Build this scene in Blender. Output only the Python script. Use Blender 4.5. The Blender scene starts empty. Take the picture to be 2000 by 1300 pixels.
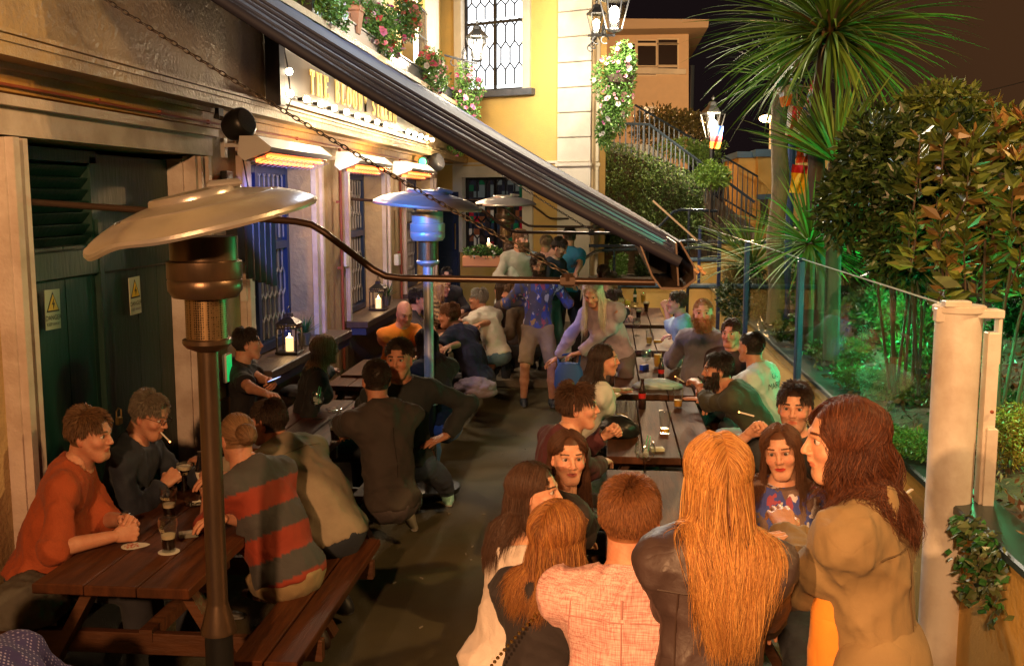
import bpy, math, random, numpy as np
from mathutils import Vector, Matrix
random.seed(7); RNG = np.random.default_rng(11)
SC = bpy.context.scene; COL = SC.collection
R = math.radians

# ---------------------------------------------------------------- camera (calibrated on the photograph)
FPX = 2000.0
_pit = math.atan(265/2000.0); _yaw = math.atan(190/2000.0*math.cos(_pit))
CAM = np.array([0, 0, 2.35])
_F = np.array([-math.sin(_yaw)*math.cos(_pit), math.cos(_yaw)*math.cos(_pit), -math.sin(_pit)])
_R = np.array([math.cos(_yaw), math.sin(_yaw), 0.0]); _U = np.cross(_R, _F)
cd = bpy.data.cameras.new('camera'); cam = bpy.data.objects.new('camera', cd); COL.objects.link(cam)
cam.location = CAM; cam.rotation_euler = (math.pi/2-_pit, 0, _yaw)
cd.lens = 36; cd.sensor_width = 36; cd.clip_end = 500; cd.clip_start = 0.05
SC.camera = cam

def at(x, y, X=None, Y=None, Z=None):
    "a point seen at picture position x, y on a plane of the place"
    d = _F + _R*(x-1000)/FPX - _U*(y-650)/FPX
    t = (Y/d[1]) if Y is not None else (X/d[0]) if X is not None else (Z-CAM[2])/d[2]
    return CAM + d*t

# ---------------------------------------------------------------- objects
ORG = {}
def tag(o, label=None, cat=None, group=None, kind=None):
    if label: o['label'] = label
    if cat: o['category'] = cat
    if group: o['group'] = group
    if kind: o['kind'] = kind
    return o
def thing(name, label, cat, loc=(0, 0, 0), group=None):
    o = bpy.data.objects.new(name, None); COL.objects.link(o); o.empty_display_size = .1
    o.location = loc; ORG[o.name] = np.array(loc, float)
    return tag(o, label, cat, group)
def copy_tree(o, parent=None):
    c = o.copy(); COL.objects.link(c)
    if parent: c.parent = parent
    for ch in list(o.children): copy_tree(ch, c)
    return c
def place(o, loc=None, rz=None, s=None, label=None, group=None):
    if loc is not None: o.location = loc
    if rz is not None: o.rotation_euler = (0, 0, rz)
    if s is not None: o.scale = (s, s, s)
    if label: o['label'] = label
    if group: o['group'] = group
    return o
def mesh_np(name, V, F, m, parent=None, smooth=True, attrs=None, mi=None, base=None):
    V = np.asarray(V, float)
    if parent is not None: org = ORG[parent.name]
    elif base is not None: org = np.array(base, float)
    else: org = np.array([(V[:, 0].min()+V[:, 0].max())/2, (V[:, 1].min()+V[:, 1].max())/2, V[:, 2].min()])
    me = bpy.data.meshes.new(name)
    if not isinstance(F, list) or isinstance(F[0][0], (int, np.integer)): F = [F]
    F = [np.asarray(f, np.int64) for f in F if len(f)]
    loops = np.concatenate([f.ravel() for f in F]); tot = np.concatenate([np.full(len(f), f.shape[1]) for f in F])
    st = np.concatenate([[0], np.cumsum(tot)[:-1]])
    me.vertices.add(len(V)); me.vertices.foreach_set('co', (V-org).astype(np.float32).ravel())
    me.loops.add(len(loops)); me.loops.foreach_set('vertex_index', loops.astype(np.int32))
    me.polygons.add(len(tot)); me.polygons.foreach_set('loop_start', st.astype(np.int32)); me.polygons.foreach_set('loop_total', tot.astype(np.int32))
    me.polygons.foreach_set('use_smooth', np.full(len(tot), smooth))
    for mm in (m if isinstance(m, (list, tuple)) else [m]): me.materials.append(mm)
    if mi is not None: me.polygons.foreach_set('material_index', np.asarray(mi, np.int32))
    if attrs:
        for k, a in attrs.items():
            a = np.asarray(a, np.float32)
            if k == 'col':
                at_ = me.attributes.new('col', 'FLOAT_COLOR', 'POINT'); A = np.ones((len(V), 4), np.float32); A[:, :3] = a; at_.data.foreach_set('color', A.ravel())
            else:
                at_ = me.attributes.new(k, 'FLOAT_VECTOR', 'POINT'); at_.data.foreach_set('vector', a.ravel())
    me.update(calc_edges=True)
    o = bpy.data.objects.new(name, me); COL.objects.link(o)
    if parent is not None: o.parent = parent
    else: o.location = org
    ORG[o.name] = org
    return o

class MB:
    "collects boxes, tubes, lathes, sheets and builds them as ONE mesh object"
    def __init__(s): s.V = []; s.F = []; s.C = []; s.c = None; s.mi = []; s.m = 0
    def add(s, V, F):
        n = len(s.V); s.V += [tuple(v) for v in V]; s.F += [tuple(i+n for i in f) for f in F]
        s.mi += [s.m]*len(F)
        if s.c is not None:
            s.C += [(0, 0, 0)]*(n-len(s.C)) + [s.c]*len(V)
        return s
    def box(s, c, d, rz=0, b=0.0, M=None):
        x, y, z = [a/2 for a in d]
        if b > 0:
            b = min(b, x*.9, y*.9, z*.9); P = []
            for sz in (-1, 1):
                for (i, j) in ((x-b, y-b),):
                    pass
            P = []; ring = lambda X, Y, Z: [(-X, -Y, Z), (X, -Y, Z), (X, Y, Z), (-X, Y, Z)]
            P = ring(x-b, y-b, -z)+ring(x, y, -z+b)+ring(x, y, z-b)+ring(x-b, y-b, z)
            Fs = [(3, 2, 1, 0), (12, 13, 14, 15)]
            for k in range(3):
                for i in range(4): Fs.append((4*k+i, 4*k+(i+1) % 4, 4*k+4+(i+1) % 4, 4*k+4+i))
        else:
            P = [(-x, -y, -z), (x, -y, -z), (x, y, -z), (-x, y, -z), (-x, -y, z), (x, -y, z), (x, y, z), (-x, y, z)]
            Fs = [(3, 2, 1, 0), (4, 5, 6, 7), (0, 1, 5, 4), (1, 2, 6, 5), (2, 3, 7, 6), (3, 0, 4, 7)]
        cr, sr = math.cos(rz), math.sin(rz)
        if M is None: Q = [(c[0]+p[0]*cr-p[1]*sr, c[1]+p[0]*sr+p[1]*cr, c[2]+p[2]) for p in P]
        else: Q = [tuple(Vector(c)+M@Vector(p)) for p in P]
        return s.add(Q, Fs)
    def bar(s, a, b, w, h=None, up=(0, 0, 1)):
        a = Vector(a); b = Vector(b); d = b-a; L = d.length
        if L < 1e-6: return s
        y = d/L; u = Vector(up)
        if abs(y.dot(u)) > .98: u = Vector((1, 0, 0))
        x = y.cross(u).normalized(); z = x.cross(y)
        M = Matrix((x, y, z)).transposed()
        return s.box((a+b)/2, (w, L, h or w), M=M)
    def tube(s, pts, r, n=8, cap=True):
        P = [Vector(p) for p in pts]; m = len(P); rr = r if isinstance(r, (list, tuple)) else [r]*m
        V = []; u = None
        for i, p in enumerate(P):
            t = (P[min(i+1, m-1)]-P[max(i-1, 0)]).normalized()
            if u is None:
                u = t.cross(Vector((0, 0, 1)) if abs(t.z) < .9 else Vector((1, 0, 0))).normalized()
            u = (u-t*u.dot(t)).normalized(); w = t.cross(u)
            for k in range(n):
                a = 2*math.pi*k/n; V.append(p+(u*math.cos(a)+w*math.sin(a))*rr[i])
        Fs = [(i*n+k, i*n+(k+1) % n, (i+1)*n+(k+1) % n, (i+1)*n+k) for i in range(m-1) for k in range(n)]
        if cap: Fs += [tuple(range(n))[::-1], tuple((m-1)*n+k for k in range(n))]
        return s.add(V, Fs)
    def lathe(s, prof, c=(0, 0, 0), n=24, M=None, wob=None):
        V = []; c = Vector(c)
        for (r, z) in prof:
            for k in range(n):
                a = 2*math.pi*k/n; q = Vector((r*math.cos(a), r*math.sin(a), z))
                if wob: q = wob(q)
                V.append(c+(M@q if M else q))
        m = len(prof)
        Fs = [(i*n+k, i*n+(k+1) % n, (i+1)*n+(k+1) % n, (i+1)*n+k) for i in range(m-1) for k in range(n)]
        if prof[0][0] > 1e-4: Fs.append(tuple(range(n))[::-1])
        if prof[-1][0] > 1e-4: Fs.append(tuple((m-1)*n+k for k in range(n)))
        return s.add(V, Fs)
    def ball(s, c, r, n=12, sc=(1, 1, 1)):
        prof = [(max(r*math.sin(math.pi*i/(n//2)), 1e-5), -r*math.cos(math.pi*i/(n//2))) for i in range(n//2+1)]
        return s.lathe(prof, c, n, M=Matrix.Diagonal(sc))
    def quad(s, a, b, c, d): return s.add([a, b, c, d], [(0, 1, 2, 3)])
    def prism(s, poly, d):
        "polygon of 3D points pushed along d"
        n = len(poly); d = Vector(d); P = [Vector(p) for p in poly]
        return s.add(P+[p+d for p in P], [tuple(range(n))[::-1], tuple(range(n, 2*n))]+[(i, (i+1) % n, n+(i+1) % n, n+i) for i in range(n)])
    def build(s, name, m, parent=None, smooth=False, base=None):
        by = {}
        for f, q in zip(s.F, s.mi): by.setdefault(len(f), []).append((f, q))
        Fs = [[f for f, q in v] for v in by.values()]; mi = [q for v in by.values() for f, q in v]
        at_ = None
        if s.C: s.C += [(0, 0, 0)]*(len(s.V)-len(s.C)); at_ = {'col': s.C}
        o = mesh_np(name, s.V, Fs, m, parent, smooth, at_, mi=mi, base=base)
        if smooth:
            try: o.data.set_sharp_from_angle(angle=R(38))
            except Exception: pass
        return o

# ---------------------------------------------------------------- materials
def nd(t, k, **kw):
    n = t.nodes.new(k)
    for a, v in kw.items(): setattr(n, a, v)
    return n
MATS = {}
def mat(name, c=(.5, .5, .5), rough=.6, metal=0, c2=None, scale=3, stretch=(1, 1, 1), bump=0, bscale=40, emis=None, es=0, trans=0, ior=1.45,
        attr=False, coat=0, dirt=None, dscale=2, pattern=None, sheen=0, sss=0, alpha=1, spec=None, detail=6, aniso=0, lc=False, ramp=(.35, .65)):
    if name in MATS: return MATS[name]
    m = bpy.data.materials.new(name); m.use_nodes = True; t = m.node_tree; b = t.nodes['Principled BSDF']; L = t.links.new
    b.inputs['Roughness'].default_value = rough; b.inputs['Metallic'].default_value = metal
    if trans: b.inputs['Transmission Weight'].default_value = trans; b.inputs['IOR'].default_value = ior
    if coat: b.inputs['Coat Weight'].default_value = coat; b.inputs['Coat Roughness'].default_value = .1
    if sheen: b.inputs['Sheen Weight'].default_value = sheen
    if sss: b.inputs['Subsurface Weight'].default_value = sss; b.inputs['Subsurface Radius'].default_value = (.012, .004, .002); b.inputs['Subsurface Scale'].default_value = 1
    if spec is not None: b.inputs['Specular IOR Level'].default_value = spec
    if alpha < 1: b.inputs['Alpha'].default_value = alpha
    tc = nd(t, 'ShaderNodeTexCoord'); src = tc.outputs['Object']
    if lc: a_ = nd(t, 'ShaderNodeAttribute'); a_.attribute_name = 'lc'; src = a_.outputs['Vector']
    mp = nd(t, 'ShaderNodeMapping'); mp.inputs['Scale'].default_value = stretch; L(src, mp.inputs['Vector'])
    def noise(sc, det=detail, vec=None):
        n = nd(t, 'ShaderNodeTexNoise'); n.inputs['Scale'].default_value = sc; n.inputs['Detail'].default_value = det; n.inputs['Roughness'].default_value = .6
        L(vec or mp.outputs[0], n.inputs['Vector']); return n.outputs['Fac']
    def rmp(f, a, z):
        r = nd(t, 'ShaderNodeMapRange'); r.inputs['From Min'].default_value = a; r.inputs['From Max'].default_value = z; L(f, r.inputs['Value']); return r.outputs['Result']
    def mix(f, A, B, mode='MIX'):
        x = nd(t, 'ShaderNodeMix', data_type='RGBA', blend_type=mode); 
        if isinstance(f, (int, float)): x.inputs[0].default_value = f
        else: L(f, x.inputs[0])
        for i, q in ((6, A), (7, B)):
            if isinstance(q, tuple): x.inputs[i].default_value = (*q, 1)
            else: L(q, x.inputs[i])
        return x.outputs[2]
    if attr:
        a_ = nd(t, 'ShaderNodeAttribute'); a_.attribute_name = 'col'; col = a_.outputs['Color']
        if c != (.5, .5, .5): col = mix(1.0, col, tuple(c), 'MULTIPLY')
        if c2: col = mix(rmp(noise(scale), *ramp), col, mix(1.0, col, tuple(c2), 'MULTIPLY'))
    else:
        col = tuple(c)
        if c2: col = mix(rmp(noise(scale), *ramp), tuple(c), tuple(c2))
    if pattern: col = pattern(t, col, src, mix, L)
    if dirt: col = mix(rmp(noise(dscale, 8, tc.outputs['Object']), .45, .75), col, tuple(dirt))
    if isinstance(col, tuple): b.inputs['Base Color'].default_value = (*col, 1)
    else: L(col, b.inputs['Base Color'])
    if bump:
        bn = nd(t, 'ShaderNodeBump'); bn.inputs['Strength'].default_value = bump; bn.inputs['Distance'].default_value = .02
        L(noise(bscale, 4), bn.inputs['Height']); L(bn.outputs[0], b.inputs['Normal'])
    if emis: b.inputs['Emission Color'].default_value = (*emis, 1); b.inputs['Emission Strength'].default_value = es
    MATS[name] = m; return m

def hexc(h, k=1.0):
    h = h.lstrip('#'); v = [int(h[i:i+2], 16)/255 for i in (0, 2, 4)]
    return tuple((x/12.92 if x < .04045 else ((x+.055)/1.055)**2.4)*k for x in v)
# ================================================================ MATERIALS OF THE PLACE
m_floor = mat('floor', (.070, .058, .024), .8, c2=(.105, .082, .036), scale=1.3, bump=.5, bscale=160, dirt=(.045, .038, .022), dscale=.9)
m_ground = mat('ground_dark', (.03, .028, .02), .9, c2=(.05, .045, .03), bump=.4)
m_soil = mat('soil', (.05, .032, .02), .95, c2=(.11, .08, .05), scale=9, bump=1, bscale=25)
m_render = mat('wall_render', (.52, .38, .19), .7, c2=(.33, .21, .10), scale=1.2, bump=.55, bscale=22, dirt=(.22, .15, .08), dscale=1.6)
m_fascia = mat('fascia_paint', (.50, .37, .19), .5, c2=(.42, .30, .15), scale=1.5, bump=.8, bscale=26, dirt=(.27, .19, .10), dscale=2.3)
m_band = mat('band_paint', (.52, .27, .06), .6, c2=(.42, .21, .05), scale=2, bump=.4, bscale=30, dirt=(.25, .13, .04), dscale=3)
m_trimw = mat('trim_cream', (.62, .52, .46), .5, c2=(.55, .44, .38), scale=3, bump=.25, bscale=30, dirt=(.40, .30, .24), dscale=3)
m_yellow = mat('yellow_wall', (.72, .46, .13), .7, c2=(.66, .42, .12), scale=1.4, bump=.3, bscale=40, dirt=(.5, .34, .12), dscale=1.1)
m_cream = mat('cream_wall', (.72, .64, .52), .6, c2=(.66, .58, .47), scale=2, bump=.2, dirt=(.5, .44, .35), dscale=1.5)
m_slate = mat('slate_sill', (.07, .075, .09), .5, c2=(.11, .11, .13), scale=12)
m_doorg = mat('door_green', (.005, .034, .022), .5, c2=(.004, .022, .018), scale=4, stretch=(1, 1, .2), bump=.25, bscale=30)
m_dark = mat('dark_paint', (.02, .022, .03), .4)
m_blk = mat('black_plastic', (.012, .012, .013), .38)
m_steelb = mat('dark_steel', (.05, .045, .045), .35, metal=.8)
m_bronze = mat('painted_bar', (.06, .035, .025), .3, metal=.5)
m_sill = mat('sill_wood', (.05, .03, .022), .45, c2=(.09, .055, .04), scale=5, stretch=(3, .4, 1), bump=.3)
m_navy = mat('navy_paint', (.015, .03, .10), .4)
m_lead = mat('leading', (.03, .03, .035), .5, metal=.4)
m_glassdk = mat('window_glass', (.02, .025, .04), .08, c2=(.05, .05, .08), scale=2, spec=.8)
m_rust = mat('red_pipe', (.30, .07, .03), .5)
m_cable = mat('cable', (.01, .01, .01), .5)
m_conc = mat('stone', (.22, .19, .15), .8, c2=(.15, .13, .10), scale=4, bump=.4)
m_bright = mat('lit_window_glass', (.8, .85, .9), .4, emis=(.86, .93, 1.0), es=2.6)
m_brass = mat('brass', (.75, .5, .18), .3, metal=1)
m_gold = mat('gold_letters', (.85, .60, .22), .5)
m_white = mat('white_plastic', (.7, .68, .64), .45)

# ================================================================ GROUND
g = MB(); g.box((0, 60, -.15), (240, 240, .1)); tag(g.build('ground', m_ground), kind='structure')
f = MB(); N = 2
f.box((-.65, 11.5, -.05), (4.5, 24, .1)); tag(f.build('patio_floor', m_floor), kind='structure')
f = MB(); f.box((-.15, 15.45, .06), (2.5, 6.0, .12), b=.02); tag(f.build('stone_steps', m_conc), kind='structure')
# raised garden bed of the right hand side, rising away from the wall
V = []; Fq = []
nx, ny = 40, 60
for j in range(ny+1):
    for i in range(nx+1):
        x = 1.86+i*9/nx; y = 2.0+j*14.4/ny
        z = .80+.10*min(x-1.7, 5)+.05*math.sin(x*3+y*2)+.04*math.sin(y*5.1-x)+random.uniform(-.02, .02)
        V.append((x, y, z))
Fq = [(j*(nx+1)+i, j*(nx+1)+i+1, (j+1)*(nx+1)+i+1, (j+1)*(nx+1)+i) for j in range(ny) for i in range(nx)]
tag(mesh_np('garden_soil', V, Fq, m_soil), kind='structure')

# ================================================================ PUB FACADE (runs along Y on the left)
pub = thing('pub_building', 'beige pub front with green double doors, window sills and long fascia', 'building', (-3.1, 4, 0))
XW = -2.9
piers = [(1.5, 4.62), (7.08, 8.05), (9.85, 11.2), (13.0, 14.35), (16.6, 17.3)]
w = MB()
for a, b_ in piers: w.box((XW-.2, (a+b_)/2, 1.32), (.4, b_-a, 2.64))
for a, b_ in ((8.05, 9.85), (11.2, 13.0), (14.35, 16.6)): w.box((XW-.2, (a+b_)/2, .46), (.4, b_-a, .92))
w.box((XW-.2, 9.4, 2.79), (.4, 15.8, .30))
w.build('wall', m_render, pub)
# band between the openings and the fascia, with its thin red pipe
w = MB(); w.box((XW+.012, 9.6, 2.90), (.05, 15.4, .10)); w.box((XW+.02, 9.6, 2.965), (.10, 18, .03)); w.build('wall_band', m_band, pub)
w = MB(); w.tube([(XW+.055, 2, 2.885), (XW+.055, 6, 2.875), (XW+.055, 9, 2.88), (XW+.055, 16, 2.87)], .008, 6)
for y in (4.5, 5.6, 6.4, 7.2, 8, 9.3): w.box((XW+.045, y, 2.88), (.03, .02, .03))
w.build('conduit', m_rust, pub)
# fascia with mouldings
w = MB(); w.box((-3.0, 10.8, 3.47), (.5, 18.0, .86)); w.build('fascia', m_fascia, pub)
w = MB()
w.box((-2.95, 10.8, 3.01), (.52, 17.9, .06)); w.box((-2.93, 10.8, 3.055), (.50, 17.94, .03)); w.box((-2.71, 10.8, 3.09), (.05, 17.96, .02)); w.box((-2.9, 10.8, 3.93), (.56, 18, .06))
w.build('cornice', m_fascia, pub)
# upper storey
w = MB()
for a, b_ in ((1.8, 11.9), (13.3, 16.6), (17.9, 19.6)): w.box((-3.45, (a+b_)/2, 6.4), (.5, b_-a, 4.9))
for a, b_ in ((11.9, 13.3), (16.6, 17.9)): w.box((-3.45, (a+b_)/2, 4.14), (.5, b_-a, .36)); w.box((-3.45, (a+b_)/2, 7.9), (.5, b_-a, 1.8))
w.build('upper_wall', m_yellow, pub)
w = MB()
for y in (13.7, 16.2, 18.2):
    w.box((-3.12, y, 6.4), (.18, .42, 4.8), b=.01)
w.build('pilaster', m_cream, pub)
def lattice(mb, O, u, v, W_, H_, cw, ch, th):
    "leaded lights: upright long hexagons"
    O = Vector(O); u = Vector(u); v = Vector(v); nrm = u.cross(v)
    def seg(a, b):
        mb.bar(O+u*a[0]+v*a[1], O+u*b[0]+v*b[1], th, th, up=nrm)
    nxc = max(1, round(W_/cw)); cw = W_/nxc; nyc = max(1, round(H_/ch)); ch = H_/nyc; q = ch*.3
    for j in range(nyc+1):
        for i in range(nxc+1):
            off = cw/2 if j % 2 else 0
            x = i*cw+off; y0 = j*ch
            if x > W_+1e-4: continue
            if y0+q <= H_-.0: seg((x, y0+q*.5), (x, min(y0+ch-q*.5, H_)))
            for sx in (-1, 1):
                x2 = x+sx*cw/2
                if -1e-4 <= x2 <= W_+1e-4 and j > 0: seg((x, y0+q*.5), (x2, y0-q*.5))
for k, (a, b_) in enumerate(((8.05, 9.85), (11.2, 13.0), (14.35, 16.6))):
    fr = MB(); xg = XW-.26; mm = (a+b_)/2
    for y in (a+.04, b_-.04, mm): fr.box((xg, y, 1.79), (.07, .07, 1.68))
    for z in (.975, 1.9, 2.6): fr.box((xg, mm, z), (.066, b_-a-.04, .07))
    F_ = fr.build('window', m_navy, pub)
    pn = MB(); pn.box((xg-.02, mm, 1.79), (.012, b_-a-.1, 1.6)); pn.build('pane', m_glassdk, F_)
    lt = MB()
    for yy in (a+.075, mm+.035):
        lattice(lt, (xg, yy, 1.01), (0, 1, 0), (0, 0, 1), mm-a-.11, .855, .13, .21, .012)
        lattice(lt, (xg, yy, 1.935), (0, 1, 0), (0, 0, 1), mm-a-.11, .63, .13, .21, .012)
    lt.build('leading', mat('pale_leading', (.30, .27, .28), .5), F_)
    # moulded surround
    ar = MB()
    for y, s_ in ((a-.11, -1), (b_+.11, 1)):
        ar.box((XW+.02, y, 1.78), (.06, .20, 1.74)); ar.box((XW+.065, y+.05*s_, 1.78), (.03, .07, 1.742)); ar.box((XW-.1, y-s_*.098, 1.78), (.20, .02, 1.72))
    ar.box((XW+.02, mm, 2.72), (.06, b_-a+.42, .14)); ar.box((XW+.065, mm, 2.75), (.03, b_-a+.44, .06))
    ar.build('window_surround', m_trimw, pub)
for a, b_ in ((7.72, 10.25), (10.95, 13.5), (14.1, 16.9)):
    s_ = MB(); s_.box((XW+.10, (a+b_)/2, .96), (.36, b_-a, .075), b=.008); s_.build('window_sill', m_sill, pub)
    s_ = MB(); s_.box((XW+.17, (a+b_)/2, .885), (.17, b_-a-.04, .075)); s_.build('sill_fascia', m_navy, pub)
w = MB()
for a, b_ in ((7.0, 10.2), (11.0, 13.4)): w.box((XW+.01, (a+b_)/2, .44), (.06, b_-a, .8))
w.build('lower_panel', mat('lower_panel', (.16, .10, .05), .6, c2=(.10, .06, .03), scale=3, bump=.3), pub)
# green double doors, louvred over the left leaf
door = MB(); xd = -3.05
for k in range(15):
    y = 4.80+k*.146; door.box((xd+random.uniform(-.002, .002), y+.0, 1.05), (.05, .143, 2.06), b=.006)
for z in (.25, 1.98): door.box((xd+.04, 5.83, z), (.03, 2.12, .16), b=.01)
door.box((xd+.04, 5.82, 1.12), (.04, .05, 2.2))
door_o = door.build('door', m_doorg, pub)
lv = MB()
lv.box((xd, 5.3, 2.58), (.08, 1.1, .07)); lv.box((xd+.0, 4.8, 2.33), (.08, .08, .5)); lv.box((xd, 5.82, 2.33), (.08, .10, .5)); lv.box((xd, 6.36, 2.33), (.06, .98, .54))
for k in range(7):
    z = 2.10+k*.066; lv.box((xd, 5.3, z), (.01, .95, .075), M=Matrix.Rotation(R(40), 3, 'Y'))
lv.box((xd-.08, 5.3, 2.3), (.02, 1.1, .6))
lv.build('louvre', m_doorg, pub)
pk = MB(); pk.tube([(xd+.08, 5.86, 1.02), (xd+.08, 5.86, 1.06), (xd+.08, 5.89, 1.075), (xd+.08, 5.92, 1.06), (xd+.08, 5.92, 1.02)], .005, 6); pk.box((xd+.08, 5.89, .995), (.022, .05, .05), b=.005)
pk.build('padlock', m_brass, door_o)
# moulded surround round the door and its pale inner reveals
ds = MB()
ds.box((XW+.03, 5.86, 2.735), (.09, 2.66, .17)); ds.box((XW+.09, 5.86, 2.80), (.05, 2.70, .05)); ds.box((XW+.06, 5.86, 2.655), (.05, 2.6, .03)); 
for y, s_ in ((4.72, 1), (6.97, -1)):
    ds.box((XW+.03, y, 1.32), (.09, .20, 2.62)); ds.box((XW+.09, y-s_*.06, 1.32), (.05, .05, 2.622)); ds.box((XW+.085, y+s_*.04, 1.32), (.03, .04, 2.618))
    ds.box((XW-.075, y+s_*.11, 1.31), (.13, .02, 2.60))
ds.build('door_surround', m_trimw, pub)
w = MB(); w.box((XW+.05, 7.11, 1.4), (.04, .045, 2.8)); w.build('trim_strip', m_band, pub)
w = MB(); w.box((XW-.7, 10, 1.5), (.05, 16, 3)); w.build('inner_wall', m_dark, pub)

# pipes and cables on the wall
for (y, lab) in ((10.75, 'thin brown pipe between the two lantern windows'), (13.9, 'thin brown pipe right of the second lantern window')):
    w = MB(); w.tube([(XW+.06, y, 2.86), (XW+.06, y, .5)], .016, 8)
    for z in (.9, 1.6, 2.3): w.box((XW+.04, y, z), (.05, .05, .025))
    tag(w.build('wall_pipe', m_rust, smooth=True), lab, 'pipe')

# ================================================================ WING across the far end
J = np.array([-2.9, 19.7]); DW = np.array([.9, -.437]); NW = np.array([.437, .9]); RZW = math.atan2(-.437, .9)
def wps(px):
    d = _F + _R*(px-1000)/FPX + _U*.13; d = d[:2]
    A = np.array([[d[0], -DW[0]], [d[1], -DW[1]]]); t, s = np.linalg.solve(A, J); return s
def wp(s, d, z): q = J+DW*s+NW*d; return (q[0], q[1], z)
def wz(px, py):
    s = wps(px); q = J+DW*s; return at(px, py, Y=q[1])[2]
wing = thing('corner_building', 'yellow corner wing with white quoins and tall lit leaded window', 'building', wp(1.4, .2, 0))
s0, s1, sq, sk = wps(905), wps(1022), wps(1091), wps(1155)
def wbox(mb, sa, sb, za, zb, d0=0, d1=.3, b=0): mb.box(wp((sa+sb)/2, (d0+d1)/2, (za+zb)/2), (sb-sa, d1-d0, zb-za), rz=RZW, b=b)
zs, zt = wz(960, 178), 6.9
w = MB()
wbox(w, -1.2, s0, 0, 9, 0, .3); wbox(w, s1, sq, 0, 9); wbox(w, s0, s1, 2.72, zs); wbox(w, s0, s1, zt, 9); wbox(w, s0, s1, 0, 1.25)
w.build('wall', m_yellow, wing)
w = MB(); wbox(w, sq, sk, 0, 2.95, -.05, .3)
z = 2.97
while z < 9: wbox(w, sq, sk, z, z+.425, -.06, .3, b=.012); z += .437
wbox(w, sq-.02, sk+.02, 2.90, 2.96, -.10, .3)
w.build('quoins', m_cream, wing)
w = MB(); wbox(w, -.9, sk, 2.96, 3.0, -.03, 0); wbox(w, s0-.02, s1+.15, 2.72, 2.78, -.07, 0); w.build('string_course', m_cream, wing)
w = MB(); wbox(w, s0-.22, s0, 1.3, 2.95, -.04, .1); wbox(w, s1, s1+.22, 0.4, 2.72, -.04, 0); wbox(w, s0-.2, s1+.2, 2.785, 2.93, -.05, 0); w.build('window_surround', m_cream, wing)
w = MB(); wbox(w, s1, s1+.16, zs, zt, -.05, .12); wbox(w, s0-.16, s0, zs, zt, -.05, .12)
w.build('window_surround', m_cream, wing)
w = MB(); wbox(w, s0-.2, s1+.25, zs-.12, zs, -.14, .1, b=.01); w.build('window_sill', m_slate, wing)
def wwin(za, zb, m, name='window', th=.022, mc=.18, mh=.36, lm=None, nmull=1, trans=None):
    fr = MB(); e = .05
    sm = (s0+s1)/2
    for s_ in (s0+e/2, sm, s1-e/2): wbox(fr, s_-e/2, s_+e/2, za, zb, .08, .14)
    for z_ in (za+e/2, zb-e/2)+((trans,) if trans else ()): wbox(fr, s0, s1, z_-e/2, z_+e/2, .082, .138)
    F_ = fr.build(name, m_steelb, wing)
    if callable(m): m(F_)
    else: pn = MB(); wbox(pn, s0+.02, s1-.02, za+.02, zb-.02, .12, .13); pn.build('pane', m, F_)
    lt = MB(); hw = (s1-s0)/2-e*1.5
    for s_ in (s0+e, sm+e/2):
        z0_ = za+e
        segs = [(za+e, (trans or zb)-e/2)]+([(trans+e/2, zb-e)] if trans else [])
        for z0_, z1_ in segs: lattice(lt, wp(s_, .10, z0_), (*DW, 0), (0, 0, 1), hw, z1_-z0_, mc, mh, th)
    lt.build('leading', lm or m_lead, F_)
wwin(zs, zt, m_bright, trans=zs+1.25)
def stained(F_):
    mb = MB(); n, k = 10, 12; cols = [(.25, .01, .02), (.01, .10, .04), (.4, .34, .26), (.03, .02, .02), (.02, .02, .03), (.05, .03, .02), (.16, .05, .02), (.02, .03, .05), (.02, .015, .015), (.03, .02, .02)]
    za, zb = 1.27, 2.70
    for i in range(n):
        for j in range(k):
            mb.c = random.choice(cols) if j < 8 else random.choice([(.01, .07, .03), (.015, .015, .02), (.02, .015, .015), (.02, .02, .03), (.10, .12, .12)])
            a = s0+.03+(s1-s0-.06)*i/n; b_ = s0+.03+(s1-s0-.06)*(i+1)/n; z0_ = za+(zb-za)*j/k; z1_ = za+(zb-za)*(j+1)/k
            mb.quad(wp(a, .12, z0_), wp(b_, .12, z0_), wp(b_, .12, z1_), wp(a, .12, z1_))
    o = mb.build('pane', m_stain, F_)
m_stain = mat('stained_glass', rough=.15, attr=True)
_t = m_stain.node_tree; _t.links.new(_t.nodes['Attribute'].outputs['Color'], _t.nodes['Principled BSDF'].inputs['Emission Color']); _t.nodes['Principled BSDF'].inputs['Emission Strength'].default_value = .22
wwin(1.25, 2.72, stained, mc=.2, mh=.3, trans=2.25)
# panelled door of the wing
w = MB(); sa, sb = wps(858), wps(898)
wbox(w, sa, sb, .3, 2.45, -.04, 0)
for z0_, z1_ in ((.45, 1.2), (1.32, 2.0), (2.08, 2.36)):
    wbox(w, sa+.06, sb-.06, z0_, z1_, -.06, -.04, b=.008)
    wbox(w, sa+.1, sb-.1, z0_+.05, z1_-.05, -.067, -.058)
d_o = w.build('door', mat('door_blue', (.03, .045, .10), .35), wing)
w = MB(); wbox(w, sb-.06, sb-.035, 1.35, 1.85, -.11, -.09); w.build('door_handle', m_brass, d_o)
w = MB(); q0 = wp(sk+.02, .02, 0); w.tube([(q0[0], q0[1], .3), (q0[0], q0[1], 7.5)], .045, 8); w.build('drainpipe', m_render, wing, smooth=True)
# side wall going back
w = MB(); a = wp(sk, .3, 0); w.box((a[0]-.25, a[1]+3.5, 4.5), (.3, 7, 9), rz=.06); w.build('side_wall', m_yellow, wing)

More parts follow.
